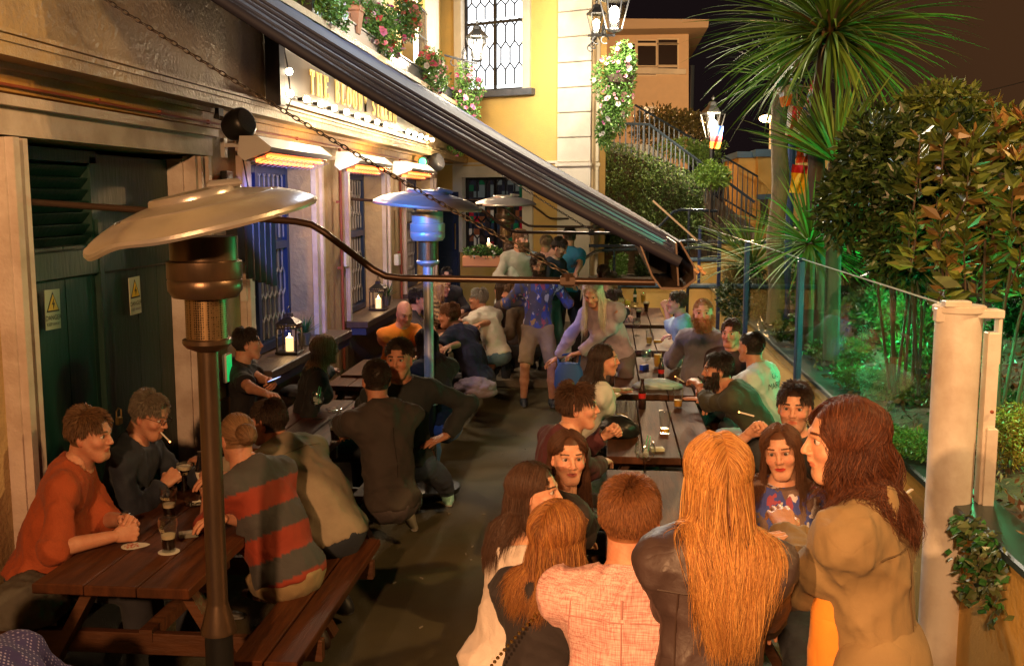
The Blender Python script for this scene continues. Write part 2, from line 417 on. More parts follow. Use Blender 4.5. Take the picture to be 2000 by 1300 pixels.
# ================================================================ SIGN BOARD
SB0 = at(538, 385, X=-2.74)[1]; SB1 = at(832, 385, X=-2.74)[1]
ZS0, ZS1 = 3.14, 3.84
sign = thing('sign_board', 'long dark pub sign board with gold capitals under the awning', 'sign', (-2.74, (SB0+SB1)/2, ZS0))
w = MB(); w.box((-2.735, (SB0+SB1)/2, (ZS0+ZS1)/2), (.03, SB1-SB0, ZS1-ZS0)); w.build('board', mat('sign_paint', (.045, .032, .022), .35, c2=(.08, .058, .036), scale=2.5, stretch=(1, 1, .3)), sign)
w = MB()
for z in (ZS0, ZS1): w.box((-2.722, (SB0+SB1)/2, z), (.07, SB1-SB0+.06, .035))
for y in (SB0, SB1): w.box((-2.722, y, (ZS0+ZS1)/2), (.068, .035, ZS1-ZS0-.04))
w.build('frame', mat('sign_frame', (.35, .25, .12), .4), sign)
# serif capitals drawn as strokes in a unit box (width, list of quads/arcs)
def glyph(mb, ch, x, z, h, P):
    "P(x, z) maps letter plane to the place; returns the width"
    th, tn, sf = .17*h, .07*h, .05*h
    def rect(x0, z0, x1, z1): mb.prism([P(x+x0, z+z0, 0), P(x+x1, z+z0, 0), P(x+x1, z+z1, 0), P(x+x0, z+z1, 0)], P.d)
    def poly(pts): mb.prism([P(x+a, z+b, 0) for a, b in pts], P.d)
    def stem(x0, w_=None, top=1, bot=1):
        w_ = w_ or th; rect(x0, 0, x0+w_, h)
        if bot: rect(x0-.07*h, -.002, x0+w_+.07*h, sf)
        if top: rect(x0-.07*h, h-sf, x0+w_+.07*h, h+.002)
    def arc(cx, cz, rx, rz, a0, a1, t0=None, n=14):
        t0 = t0 or th
        for k in range(n):
            A = R(a0+(a1-a0)*k/n); B = R(a0+(a1-a0)*(k+1)/n)
            def io(q):
                ww = tn+(t0-tn)*abs(math.cos(q)); return (cx+rx*math.cos(q), cz+rz*math.sin(q)), (cx+(rx-ww)*math.cos(q), cz+(rz-tn)*math.sin(q))
            (o1, i1), (o2, i2) = io(A), io(B); poly([o1, o2, i2, i1])
    if ch == 'T': stem(.27*h, top=0); rect(0, h-tn, .7*h, h); rect(0, h-.25*h, sf, h-tn); rect(.7*h-sf, h-.25*h, .7*h, h-tn); return .7*h
    if ch == 'H': stem(.08*h); stem(.55*h); rect(.25*h, .48*h, .55*h, .55*h); return .8*h
    if ch == 'E': stem(.08*h); rect(.25*h, 0, .62*h, tn); rect(.25*h, h-tn, .6*h, h); rect(.25*h, .49*h, .5*h, .56*h); rect(.62*h-sf, tn, .62*h, .26*h); rect(.6*h-sf, h-.24*h, .6*h, h-tn); return .65*h
    if ch == 'L': stem(.08*h); rect(.25*h, 0, .62*h, tn); rect(.62*h-sf, tn, .62*h, .28*h); return .65*h
    if ch in 'BRP':
        stem(.08*h); arc(.32*h, .755*h, .30*h, .245*h, -90, 90); rect(.2*h, h-tn, .34*h, h); rect(.2*h, .51*h, .34*h, .51*h+tn)
        if ch == 'B': arc(.32*h, .27*h, .34*h, .27*h, -90, 90); rect(.2*h, 0, .34*h, tn)
        if ch == 'R': poly([(.32*h, .51*h), (.48*h, .51*h), (.76*h, 0), (.58*h, 0)])
        return .72*h
    if ch == 'O': arc(.4*h, .5*h, .4*h, .51*h, 0, 360, n=26); return .8*h
    if ch == 'D': stem(.08*h); arc(.30*h, .5*h, .44*h, .5*h, -90, 90, n=18); rect(.2*h, h-tn, .32*h, h); rect(.2*h, 0, .32*h, tn); return .78*h
    if ch == 'Y': stem(.28*h, top=0); rect(.28*h, .0, .45*h, .45*h); poly([(.28*h, .45*h), (.45*h, .45*h), (.2*h, h), (.02*h, h)]); poly([(.38*h, .45*h), (.45*h, .45*h), (.72*h, h), (.63*h, h)]); return .74*h
    if ch == 'S': arc(.29*h, .74*h, .27*h, .26*h, 20, 270); arc(.29*h, .26*h, .29*h, .26*h, -160, 90); return .6*h
    if ch == 'A': poly([(.06*h, 0), (.12*h, 0), (.42*h, h), (.36*h, h)]); poly([(.56*h, 0), (.74*h, 0), (.45*h, h), (.33*h, h)]); rect(.2*h, .3*h, .6*h, .36*h); rect(-.02*h, 0, .2*h, sf); rect(.5*h, 0, .82*h, sf); return .8*h
    if ch == 'M': stem(.04*h, tn); stem(.72*h); poly([(.06*h, h), (.24*h, h), (.5*h, .12*h), (.42*h, .12*h)]); poly([(.42*h, .12*h), (.5*h, .12*h), (.78*h, h), (.7*h, h)]); return .96*h
    return .35*h
class PlaneMap:
    def __init__(s, y0, z0, x): s.y0, s.z0, s.x = y0, z0, x; s.d = (.012, 0, 0)
    def __call__(s, a, b, c): return (s.x+c, s.y0+a, s.z0+b)
ly0 = at(604, 165, X=-2.72)[1]; lz0 = at(626, 190, X=-2.72)[2]; 
w = MB(); P = PlaneMap(0, 0, -2.719); x = 0; LH = .215
ly1 = at(776, 225, X=-2.72)[1]
def run(draw, gap):
    x = 0
    for ch in 'THE BLOODY STREAM': x += (glyph(w if draw else MB(), ch, ly0+x, lz0, LH, P) if ch != ' ' else .45*LH) + gap
    return x
gap = (ly1-ly0-run(False, 0))/17
run(True, gap)
w.build('lettering', m_gold, sign)
# string of bulbs round the board
m_bulb = mat('bulb_glow', (1, .9, .7), .3, emis=(1.0, .80, .52), es=55)
lights = thing('string_lights', 'string of glowing round bulbs along the edges of the dark sign board', 'string lights', (-2.68, SB0, ZS0))
w = MB(); wire = MB(); bh = []
ys = [SB0+.1+i*(SB1-SB0-.2)/15 for i in range(16)]
for i, y in enumerate(ys):
    if i in (9, 10): continue
    bh.append((-2.62, y, ZS0+.05))
for i, y in enumerate(ys[::2]): bh.append((-2.62, y, ZS1-.14))
bh.append((-2.6, SB0+.02, 3.36))
for p in bh:
    w = MB(); w.ball(p, .030, 10, (1, 1, 1)); w.build('bulb', m_bulb, lights, smooth=True); wire.lathe([(.016, -.03), (.018, .02)], (p[0]-.045, p[1], p[2]), 8, M=Matrix.Rotation(R(90), 3, 'Y'))
pts = [(-2.685, y, ZS0+.05+.015*math.sin(i*2.1)) for i, y in enumerate(ys)]; wire.tube(pts, .006, 5); wire.tube([(p[0], p[1], ZS1-.12) for p in pts], .006, 5)
wire.tube([(-2.69, SB0-.02, ZS1), (-2.67, SB0-.06, 3.5), (-2.66, SB0+.03, 3.3), (-2.68, SB0, 3.1)], .007, 5); wire.tube([(-2.69, SB0-.1, ZS1+.2), (-2.6, SB0-.02, 3.4), (-2.63, SB0+.15, 3.15), (-2.66, SB0+.1, 3.05)], .006, 5)
wire.build('cable', m_cable, lights)
BULBS = bh
w = MB(); w.box((-2.66, SB0-.16, 3.47), (.12, .13, .80), b=.01); tag(w.build('bracket_box', m_dark), 'tall dark upright box at the near end of the sign board', 'wall box')
def lamp(name, kind, loc, W_, col, r=.05, aim=None, size=60, blend=.4):
    d = bpy.data.lights.new(name, kind); d.energy = W_; d.color = col
    if kind in ('POINT', 'SPOT'): d.shadow_soft_size = r
    if kind == 'SPOT': d.spot_size = R(size); d.spot_blend = blend
    o = bpy.data.objects.new(name, d); COL.objects.link(o); o.location = loc
    if aim is not None: o.rotation_euler = (Vector(aim)-Vector(loc)).to_track_quat('-Z', 'Y').to_euler()
    return o
# ================================================================ AWNINGS, ARMS, CHAINS
def glassy(name, tint=(1, 1, 1), rough=.02, ior=1.45, gl=1.0, minf=.02):
    "clear glass that lets light through: transparent + mirror by angle"
    m = bpy.data.materials.new(name); m.use_nodes = True; t = m.node_tree; L = t.links.new
    t.nodes.remove(t.nodes['Principled BSDF']); out = t.nodes['Material Output']
    tr = nd(t, 'ShaderNodeBsdfTransparent'); tr.inputs[0].default_value = (*tint, 1); gb = nd(t, 'ShaderNodeBsdfGlossy'); gb.inputs['Roughness'].default_value = rough
    lw = nd(t, 'ShaderNodeLayerWeight'); lw.inputs['Blend'].default_value = .5; fr = nd(t, 'ShaderNodeMath', operation='POWER'); fr.inputs[1].default_value = 3.2; L(lw.outputs['Facing'], fr.inputs[0]); mr_ = nd(t, 'ShaderNodeMath', operation='MULTIPLY_ADD'); mr_.inputs[1].default_value = gl; mr_.inputs[2].default_value = minf
    mx_ = nd(t, 'ShaderNodeMixShader'); L(fr.outputs[0], mr_.inputs[0]); L(mr_.outputs[0], mx_.inputs[0]); L(tr.outputs[0], mx_.inputs[1]); L(gb.outputs[0], mx_.inputs[2]); L(mx_.outputs[0], out.inputs[0])
    return m
m_screen = glassy('screen_glass', (.96, .99, .975), rough=0, gl=.30, minf=.012)
m_drink = glassy('drinking_glass', (.95, .96, .95), rough=.06, gl=.8, minf=.09)
m_awn = mat('awning_cloth', (.034, .046, .115), .68, spec=.25, c2=(.032, .038, .075), scale=2, stretch=(.4, 3, 1), bump=.15, bscale=90, dirt=(.06, .06, .08), dscale=1.5)
m_hem = mat('awning_hem', (.016, .016, .032), .6, spec=.3)
m_gut = mat('gutter_metal', (.10, .065, .045), .45, metal=.3)
m_darkin = mat('gutter_inside', (.018, .016, .016), .6)
def awning(y0, y1, label):
    aw = thing('awning', label, 'awning', (-2.8, (y0+y1)/2, 3.86))
    xa, za, xb, zb = -2.70, 3.93, .33, 2.14
    nu, nv = 26, 60; V = []
    droop = lambda u, dy: -.03*math.sin(math.pi*u)-.125*math.exp(-(dy/.75)**1.3)*(.62+.38*math.sin(math.pi*min(u*1.0, 1)))
    for sgn in (0, 1):
        for j in range(nv+1):
            y = y0+(y1-y0)*j/nv
            for i in range(nu+1):
                u = i/nu; sag = droop(u, y-y0)
                rib = .010*math.sin((y-y0)*7)*(1-u*.4)
                z = za+(zb-za)*u+sag+rib+.006*math.sin(17*u+j)
                V.append((xa+(xb-xa)*u, y, z-(.012 if sgn else 0)))
    n = (nu+1)*(nv+1); Fq = []
    for j in range(nv):
        for i in range(nu):
            a = j*(nu+1)+i; Fq.append((a, a+1, a+nu+2, a+nu+1)); Fq.append((n+a, n+a+nu+1, n+a+nu+2, n+a+1))
    for i in range(nu):
        Fq.append((i, n+i, n+i+1, i+1)); a = nv*(nu+1)+i; Fq.append((a, a+1, n+a+1, n+a))
    mesh_np('cloth', V, Fq, m_awn, aw)
    # rolled side hem and the raised side rails
    dx, dz = xb-xa, zb-za; L_ = math.hypot(dx, dz); nn = Vector((-dz/L_, 0, dx/L_))
    for yy in (y0,):
        w = MB(); pts = [(xa+dx*u, yy+.02, za+dz*u+droop(u, 0)-.012) for u in [k/12 for k in range(13)]]
        w.tube(pts, .026, 10); w.build('side_hem', m_hem, aw, smooth=True)
        w = MB()
        for q, off in enumerate((.16, .36, .58, .85)):
            pts = [(xa+dx*u, yy+off, za+dz*u+droop(u, off)+.012) for u in [k/12 for k in range(13)]]
            w.tube(pts, .011, 6)
        w.build('seam', m_awn, aw, smooth=True)
    # gutter shaped front bar, open at its end
    prof = [(.13, 2.16), (.20, 1.985), (.245, 1.925), (.35, 1.925), (.405, 1.97), (.40, 2.03), (.33, 2.15)]
    w = MB(); cx_, cz_ = .27, 2.06; inn = [(cx_+(a-cx_)*.92, cz_+(b_-cz_)*.92) for a, b_ in prof]; ring = prof+inn[::-1]; n_ = len(ring)
    w.add([(a, y0, b_) for a, b_ in ring]+[(a, y1, b_) for a, b_ in ring], [(i, (i+1) % n_, n_+(i+1) % n_, n_+i) for i in range(n_)]+[(i, i+1, n_-2-i, n_-1-i) for i in range(len(prof)-1)]+[(n_+i, n_+n_-1-i, n_+n_-2-i, n_+i+1) for i in range(len(prof)-1)])
    w.prism([(.322, y0+.03, 1.94), (.33, y0+.03, 1.94), (.315, y0+.03, 2.14), (.307, y0+.03, 2.14)], (0, y1-y0-.06, 0))
    w.build('front_bar', m_gut, aw)
    w = MB(); w.box((.25, y0+.5, 2.05), (.09, .02, .17)); w.build('end_stop', m_darkin, aw)
    w = MB()
    for (x, z) in ((.41, 2.035), (.395, 2.02), (.425, 2.015)): w.tube([(x, y0-.01, z), (x+.015, y0-.03, z-.01), (x+.01, y0+.02, z-.02)], .007, 5)
    w.build('loose_end', mat('frayed', (.5, .3, .15), .8), aw)
    return aw
awning(4.78, 11.6, 'long dark awning sloping over the patio tables with open gutter end')
awning(12.2, 19.0, 'farther dark blue awning sloping beyond the first one to the corner')
def arm(y, label):
    a = thing('awning_strut', label, 'awning strut', (XW+.05, y, 2.3), 'bent arms carrying the awnings')
    w = MB(); w.tube([(XW+.02, y, 2.33), (-1.50, y, 2.235), (-1.42, y, 2.22), (-1.36, y, 2.185), (-1.12, y, 2.005), (-1.06, y, 1.975), (-.98, y, 1.967), (.22, y, 1.955)], .017, 10)
    w.build('tube', m_bronze, a, smooth=True)
    w = MB(); w.box((XW+.02, y, 2.33), (.03, .10, .16), b=.005); w.build('wall_plate', m_bronze, a)
    w = MB(); w.tube([(-.19, y, 1.96), (-.19, y, 1.995)], .028, 10); w.box((-.19, y, 1.96), (.07, .05, .05), b=.008); w.build('chain_clamp', m_bronze, a)
for y, lab in ((4.82, 'nearest bent black arm crossing in front of the heaters'), (11.3, 'second bent black arm reaching out behind the blue lit heater'), (13.6, 'third bent black arm above the men by the door'), (18.6, 'farthest bent black arm near the quoin corner')): arm(y, lab)
def chain(a, b, n, r, label):
    a = Vector(a); b = Vector(b); d = (b-a)/n; w = MB(); dl = d.length
    M0 = d.to_track_quat('Z', 'Y').to_matrix()
    for k in range(n):
        c = a+d*(k+.5); sagz = -.10*4*((k+.5)/n)*(1-(k+.5)/n)*(b-a).length*.12; c = c+Vector((0, 0, sagz))
        M = M0 @ Matrix.Rotation(R(90*(k % 2)+20), 3, 'Z'); pts = []
        hl, hw = dl*.66, dl*.30
        for q in range(10):
            t_ = 2*math.pi*q/10; pts.append(c+M@Vector((hw*math.cos(t_), 0, hl*(math.sin(t_)))))
        pts.append(pts[0]); w.tube(pts, r, 5, cap=False)
    tag(w.build('chain', mat('chain_steel', (.07, .055, .045), .45, metal=.9), smooth=True), label, 'chain')
chain(at(60, -95, Y=4.8), (-.19, 4.82, 1.99), 88, .0030, 'near link chain running from the wall down to the nearest awning arm')
chain((-1.75, 11.3, 2.98), (-.19, 11.3, 1.99), 62, .004, 'farther link chain hanging behind the awning to the second arm')

# ================================================================ PATIO HEATERS
m_dome = mat('heater_dome', (.60, .56, .53), .30, metal=.6, c2=(.50, .46, .43), scale=5, bump=.06, bscale=30)
m_hst0 = mat('heater_steel', (.20, .13, .085), .34, metal=.8, c2=(.12, .08, .055), scale=7, stretch=(1, 1, .3), bump=.05)
def heater(label, tx, ty, dent=True, hm=None):
    m_hsteel = hm or m_hst0
    h = thing('patio_heater', label, 'patio heater', (0, 0, 0), 'gas patio heaters standing along the pub wall')
    w = MB(); w.lathe([(.02, 0), (.235, 0), (.24, .02), (.235, .035), (.08, .06), (.052, .09), (.052, .69), (.03, .695)], n=32); w.build('base', m_blk, h, smooth=True)
    w = MB(); w.lathe([(.066, .69), (.066, .705), (.040, .80), (.0385, .81), (.0385, 1.77)], n=28)
    w.build('pole', m_hsteel, h, smooth=True)
    w = MB(); w.lathe([(.03, 1.765), (.075, 1.785), (.088, 1.80), (.088, 1.815), (.078, 1.82)], n=28); w.build('burner_base', m_hsteel, h, smooth=True)
    w = MB(); w.lathe([(.0745, 1.815), (.0745, 1.965)], n=40); w.build('burner_mesh', m_perf, h, smooth=True)
    w = MB(); w.lathe([(.045, 1.82), (.045, 1.96)], n=16); w.build('burner_core', m_darkin, h, smooth=True)
    w = MB(); w.lathe([(.085, 1.965), (.115, 1.97), (.132, 1.995), (.1335, 2.03), (.130, 2.035), (.1335, 2.04), (.1335, 2.10), (.12, 2.105), (.12, 2.19)], n=36); w.build('emitter_head', m_hsteel, h, smooth=True)
    def wob(q):
        r = math.hypot(q.x, q.y); a = math.atan2(q.y, q.x)
        if dent and r > .25: q = q+Vector((0, 0, -.018*math.exp(-((a+2.4)/.35)**2)*(r-.25)/.16+.012*math.exp(-((a+1.9)/.25)**2)*(r-.25)/.16))
        return q
    M = Matrix.Rotation(R(tx), 3, 'X')@Matrix.Rotation(R(ty), 3, 'Y')
    D = MB(); c = (0, 0, 2.235)
    D.lathe([(.12, .0), (.40, -.002), (.406, -.012), (.414, -.012), (.419, -.002), (.415, .010), (.405, .014), (.398, .020), (.375, .034), (.35, .046), (.32, .058), (.300, .066), (.293, .070), (.287, .062), (.281, .071), (.275, .064), (.268, .073), (.24, .080), (.20, .090), (.172, .095), (.166, .096), (.164, .112), (.158, .118), (.0001, .122)], c, 56, M=M, wob=wob)
    do = D.build('reflector_dome', m_dome, h, smooth=True)
    w = MB(); w.box(Vector(c)+M@Vector((.13, -.03, .126)), (.12, .055, .026), M=M@Matrix.Rotation(R(8), 3, 'Y')@Matrix.Rotation(R(25), 3, 'Z'), b=.009); w.build('dome_clip', m_dome, do)
    return h
# perforated sheet: holes by a procedural cell pattern
def perf():
    m = mat('perforated_steel', (.36, .26, .15), .4, metal=.8); t = m.node_tree; L = t.links.new; b = t.nodes['Principled BSDF']
    tc = nd(t, 'ShaderNodeTexCoord'); vo = nd(t, 'ShaderNodeTexVoronoi'); vo.inputs['Scale'].default_value = 120; vo.inputs['Randomness'].default_value = .15
    L(tc.outputs['Object'], vo.inputs['Vector']); mr_ = nd(t, 'ShaderNodeMapRange'); mr_.inputs['From Min'].default_value = .32; mr_.inputs['From Max'].default_value = .42; L(vo.outputs['Distance'], mr_.inputs['Value'])
    x = nd(t, 'ShaderNodeMix', data_type='RGBA'); L(mr_.outputs[0], x.inputs[0]); x.inputs[6].default_value = (.01, .008, .005, 1); x.inputs[7].default_value = (.28, .18, .09, 1); L(x.outputs[2], b.inputs['Base Color'])
    return m
m_perf = perf()
place(heater('big grey mushroom heater with a tilted dented dome beside the nearest table', 7, -11), (-1.462, 3.6, .02))
place(heater('blue lit mushroom heater in front of the middle tables', 1, 5, False, mat('heater_steel_pale', (.50, .52, .56), .38, metal=.4)), (-1.385, 7.8, .05))
place(heater('small far mushroom heater with a pale dome near the door', 2, 0, False), (-1.40, 13.9, .02))

# ================================================================ PICNIC TABLES
m_wood = mat('stained_wood', (.125, .040, .015), .55, c2=(.055, .018, .008), scale=3.2, stretch=(9, .7, 3), spec=.15, bump=.16, bscale=12, dirt=(.05, .022, .012), dscale=2.2)
m_woodx = mat('stained_wood_cross', (.12, .045, .018), .5, c2=(.06, .022, .010), scale=3.2, stretch=(.7, 9, 3), bump=.35, bscale=9)
def picnic(x0, x1, y0, y1, label, n=3, bench=True, grp='brown wooden picnic tables'):
    cx, cy = (x0+x1)/2, (y0+y1)/2; t_ = thing('picnic_table', label, 'picnic table', (cx, cy, 0), grp)
    W_ = (x1-x0)/n; w = MB()
    for k in range(n): w.box((x0+W_*(k+.5), cy+random.uniform(-.004, .004), .727), (W_-.007, y1-y0, .046), b=.005)
    w.build('table_top', m_wood, t_)
    for s_ in (-1, 1):
        xb = cx+s_*(x1-x0)/2+s_*.30
        w = MB()
        for q in (-.075, .075): w.box((xb+q, cy, .43), (.14, y1-y0, .042), b=.005)
        w.build('bench', m_wood, t_)
    for yy in (y0+.28, y1-.28):
        for s_ in (-1, 1):
            w = MB(); w.bar((cx+s_*.18, yy, .70), (cx+s_*((x1-x0)/2+.24), yy, .0), .045, .10, up=(0, 1, 0)); w.build('leg', m_woodx, t_)
        w = MB(); w.box((cx, yy+.048, .36), (x1-x0+.92, .045, .10), b=.004); w.box((cx, yy+.048, .655), (x1-x0-.04, .045, .09), b=.004); w.build('crossbeam', m_woodx, t_)
    w = MB(); w.box((cx, cy, .40), (.06, y1-y0-.6, .06)); w.build('stretcher', m_woodx, t_)
    return t_
_pc = picnic
def picnic(*a, **k):
    return _pc(*a, **k)
picnic(-2.39, -1.70, 3.90, 5.45, 'picnic table with dark pints and beer mats in front of the green doors')
picnic(-2.44, -1.78, 6.25, 7.85, 'picnic table with a wine glass on it below the lantern window')
picnic(-2.42, -1.80, 8.45, 9.9, 'picnic table between the blond woman and the man facing out')
picnic(-2.34, -1.72, 10.5, 12.3, 'picnic table of the man in the orange T-shirt')
picnic(-2.36, -1.74, 13.1, 14.7, 'farthest picnic table along the pub wall')
picnic(.0, .68, 4.35, 5.95, 'picnic table hidden among the group in the lower right')
picnic(.0, .70, 6.25, 8.05, 'picnic table with tall glasses and a cola bottle in the middle right')
picnic(.06, .72, 8.3, 10.3, 'picnic table with the crumpled foil cloth in front of the bearded man')
picnic(.08, .74, 10.75, 12.6, 'picnic table between the man drinking and the man in light blue')
picnic(.1, .76, 12.95, 15.0, 'farthest picnic table before the yellow back wall')

# ================================================================ GLASS SCREEN, POSTS, PLANTER WALL
m_navyp = mat('screen_post_paint', (.035, .06, .16), .3, metal=.35)
w = MB(); w.box((1.80, 10, .41), (.12, 16, .82)); tag(w.build('planter_wall', m_yellow), 'low yellow planter wall under the glass screen', 'wall')
w = MB(); w.box((1.80, 10, .845), (.24, 16, .05), b=.01); tag(w.build('coping', mat('coping_teal', (.03, .05, .05), .35)), 'dark flat coping along the top of the planter wall', 'coping')
PY = [5.08, 8.73, 12.1, 15.1, 18.4]
for i, y in enumerate(PY[1:]):
    p = thing('screen_post', ['nearest dark blue post of the glass screen, behind the white-shirted man', 'second dark blue screen post, right of the bearded man', 'third blue screen post, beside the awning end', 'farthest thin screen post beyond the awning end'][i], 'post', (1.6, y, 0))
    w = MB(); w.box((1.6, y, .9), (.05, .085, 1.86), b=.012); w.box((1.6, y-.045, .9), (.03, .012, 1.84)); w.build('post', m_navyp, p)
    w = MB(); w.box((1.6, y, 1.842), (.06, .095, .012), b=.004); w.build('cap', m_navyp, p)
for i, (a, b_) in enumerate(zip(PY, PY[1:])):
    g = thing('glass_panel', ['large near clear glass panel between the white post and first blue post', 'second clear glass panel with palm leaves behind it', 'third clear glass panel beside the awning end', 'farthest clear glass panel of the screen'][i], 'glass panel', (1.6, (a+b_)/2, .97))
    w = MB(); w.box((1.6, (a+b_)/2, 1.34), (.008, b_-a-.1, 1.0)); w.build('pane', m_screen, g)
    w = MB(); w.box((1.6, (a+b_)/2, 1.843), (.010, b_-a-.1, .006)); w.build('polished_edge', mat('glass_edge', (.75, .85, .8), .15, spec=1), g)
wp_ = thing('white_post', 'thick cream metal post with clamps at the right end of the glass', 'post', (1.69, 5.10, 0))
m_wpost = mat('cream_metal', (.84, .80, .74), .45, c2=(.76, .71, .64), scale=1.5, bump=.1, dirt=(.5, .40, .32), dscale=2.5)
w = MB(); w.lathe([(.108, 0), (.108, 1.80)], (1.69, 5.10, 0), 36); w.build('tube', m_wpost, wp_, smooth=True)
w = MB(); w.lathe([(.118, 1.80), (.122, 1.805), (.122, 1.83), (.115, 1.835)], (1.69, 5.10, 0), 36); w.box((1.65, 5.02, 1.848), (.12, .06, .03), b=.004); w.box((1.78, 5.06, 1.80), (.18, .10, .04), b=.004); w.build('cap', m_wpost, wp_, smooth=True)
w = MB(); w.box((1.835, 5.06, 1.28), (.055, .07, .86), b=.006); w.box((1.845, 5.04, 1.05), (.05, .08, .40), b=.006); w.box((1.865, 5.07, 1.68), (.016, .06, .25), b=.004); w.build('channel', m_wpost, wp_)
w = MB(); w.box((1.585, 5.06, 1.79), (.04, .05, .07), b=.006); w.build('clamp', m_wpost, wp_)
w = MB()
for z in (1.33, .98, .94): w.lathe([(.009, 0), (.009, .006), (.004, .010)], (1.84, 5.017, z), 8, M=Matrix.Rotation(R(90), 3, 'X'))
w.build('screw', m_rust, wp_, smooth=True)

# ================================================================ INFRARED HEATERS, SPEAKERS, WALL THINGS
m_irw = mat('heater_case', (.62, .60, .58), .35, metal=.3); m_glow = mat('glowing_element', (.9, .3, .05), .4, emis=(1.0, .17, .03), es=7)
m_refl = mat('warm_reflector', (.8, .45, .2), .25, metal=.9)
def irheater(y0, y1, label, x=-2.48, z=2.68):
    h = thing('infrared_heater', label, 'wall heater', (x, (y0+y1)/2, z), 'infrared bar heaters above the windows')
    # cross-section in X/Z, hood tilted to the patio
    o = [(-.13, .10), (.0, .10), (.10, .02), (.085, -.005), (-.10, -.075), (-.15, -.03)]
    w = MB(); w.prism([(x+a, y0, z+b_) for a, b_ in o], (0, y1-y0, 0)); w.build('case', m_irw, h)
    u = Vector((.185, 0, .07)).normalized(); nrm = Vector((.07, 0, -.185)).normalized(); c = Vector((x-.007, (y0+y1)/2, z-.041))
    w = MB(); w.bar(c+nrm*.004+Vector((0, -(y1-y0)/2+.06, 0)), c+nrm*.004+Vector((0, (y1-y0)/2-.06, 0)), .165, .004, up=nrm); w.build('reflector', m_refl, h)
    for q in (-.045, .04):
        w = MB(); a = c+nrm*.018+u*q; w.tube([a+Vector((0, -(y1-y0)/2+.1, 0)), a+Vector((0, (y1-y0)/2-.1, 0))], .011, 8); w.build('element', m_glow, h, smooth=True)
    w = MB(); n = int((y1-y0)/.12)
    for k in range(n+1):
        yy = y0+.06+(y1-y0-.12)*k/n; a = c+nrm*.034+Vector((0, yy-c.y, 0)); w.tube([a-u*.085, a+u*.085], .0025, 4)
    w.build('wire_guard', m_irw, h)
    w = MB()
    for yy in (y0+.3, y1-.3): w.box((x-.25, yy, z+.05), (.26, .03, .03)); w.box((x-.36, yy, z+.03), (.03, .06, .14))
    w.build('bracket', m_irw, h)
irheater(7.15, 8.75, 'nearest glowing bar heater, over the window behind the big dome')
irheater(9.75, 11.3, 'middle glowing bar heater, over the second window')
irheater(12.4, 14.1, 'farthest glowing bar heater, beside the green lamp')
for (px, py, Y_, k, lab) in ((466, 244, 7.25, 1.0, 'round black speaker under the fascia beside the door surround'), (850, 318, 15.6, 1.2, 'small black speaker far along the fascia by the green lamp')):
    c = at(px, py, Y=Y_); s_ = thing('wall_speaker', lab, 'speaker', tuple(c))
    w = MB(); M = Matrix.Rotation(R(70), 3, 'Y')@Matrix.Rotation(R(20), 3, 'X')
    w.lathe([(.04, -.11), (.085, -.09), (.11, -.03), (.115, .03), (.105, .07), (.09, .085)], c, 20, M=M@Matrix.Diagonal((k, k, k))); w.build('case', m_blk, s_, smooth=True)
    w = MB(); w.lathe([(.088*k, .087*k), (.07*k, .092*k), (.0001, .094*k)], c, 20, M=M); w.build('grille', mat('speaker_grille', (.05, .05, .055), .6, bump=.5, bscale=200), s_, smooth=True)
    w = MB(); w.bar(c+np.array([-.06, 0, .03]), c+np.array([-.17, 0, .06]), .05, .03); w.box(c+np.array([-.14, 0, .1]), (.03, .09, .12)); w.build('bracket', m_blk, s_)
w = MB(); c = at(466, 290, Y=7.4); w.tube([c+np.array([.02, 0, .0]), c+np.array([.03, .1, -.3]), c+np.array([-.05, .1, -.5])], .006, 5); tag(w.build('speaker_cable', m_cable), 'thin black cable hanging below the near speaker', 'cable')
c = at(826, 316, Y=15.0); gl = thing('green_lamp', 'small round glowing green lamp between the far speaker and bar heater', 'lamp', tuple(c))
w = MB(); w.ball(c, .062, 12); w.build('lens', mat('green_lens', (.1, .8, .3), .3, emis=(.10, 1, .35), es=3), gl, smooth=True)
w = MB(); w.lathe([(.07, -.02), (.075, .06), (.05, .1)], c, 14, M=Matrix.Rotation(R(-90), 3, 'X')); w.build('case', m_blk, gl, smooth=True)
# covered television under the first bar heater
tv = thing('covered_television', 'black covered television box on the wall beside the first window', 'television', (-2.62, 7.45, 1.85))
w = MB(); w.box((-2.66, 7.50, 2.40), (.26, .62, .045), b=.006); w.box((-2.72, 7.5, 2.12), (.08, .56, .5), b=.01); w.build('case', m_blk, tv)
w = MB()
for k in range(9): w.box((-2.60+.006*(k % 2), 7.24+k*.065, 2.06-.012*k), (.02, .066, .60), rz=(.3 if k % 2 else -.3))
w.build('cover', mat('tv_cover', (.02, .014, .012), .6), tv)
def boxy(name, px, py, X_, d, m, label, cat, b=.006):
    c = at(px, py, X=X_); w = MB(); w.box(c, d, b=b); w.box(c+np.array([d[0]/2, 0, 0]), (.006, d[1]*.7, d[2]*.7), b=.002); return tag(w.build(name, m), label, cat)
boxy('switch_box', 480, 573, -2.87, (.05, .10, .12), m_white, 'white switch box on the green lit wall behind the near heater', 'switch')
boxy('junction_box', 674, 505, -2.84, (.06, .13, .17), m_white, 'grey junction box on the brown pipe left of the second window', 'junction box')
boxy('junction_box', 776, 507, -2.84, (.06, .15, .15), m_white, 'grey junction box on the wall right of the second window', 'junction box')
boxy('alarm_box', 443, 355, -2.86, (.05, .12, .16), m_blk, 'small dark box on the wall under the near speaker', 'alarm')
c = at(444, 718, X=-2.84); w = MB(); w.box(c, (.03, .115, .215), b=.006); w.m = 1; w.box(c+np.array([.017, 0, 0]), (.004, .095, .195))
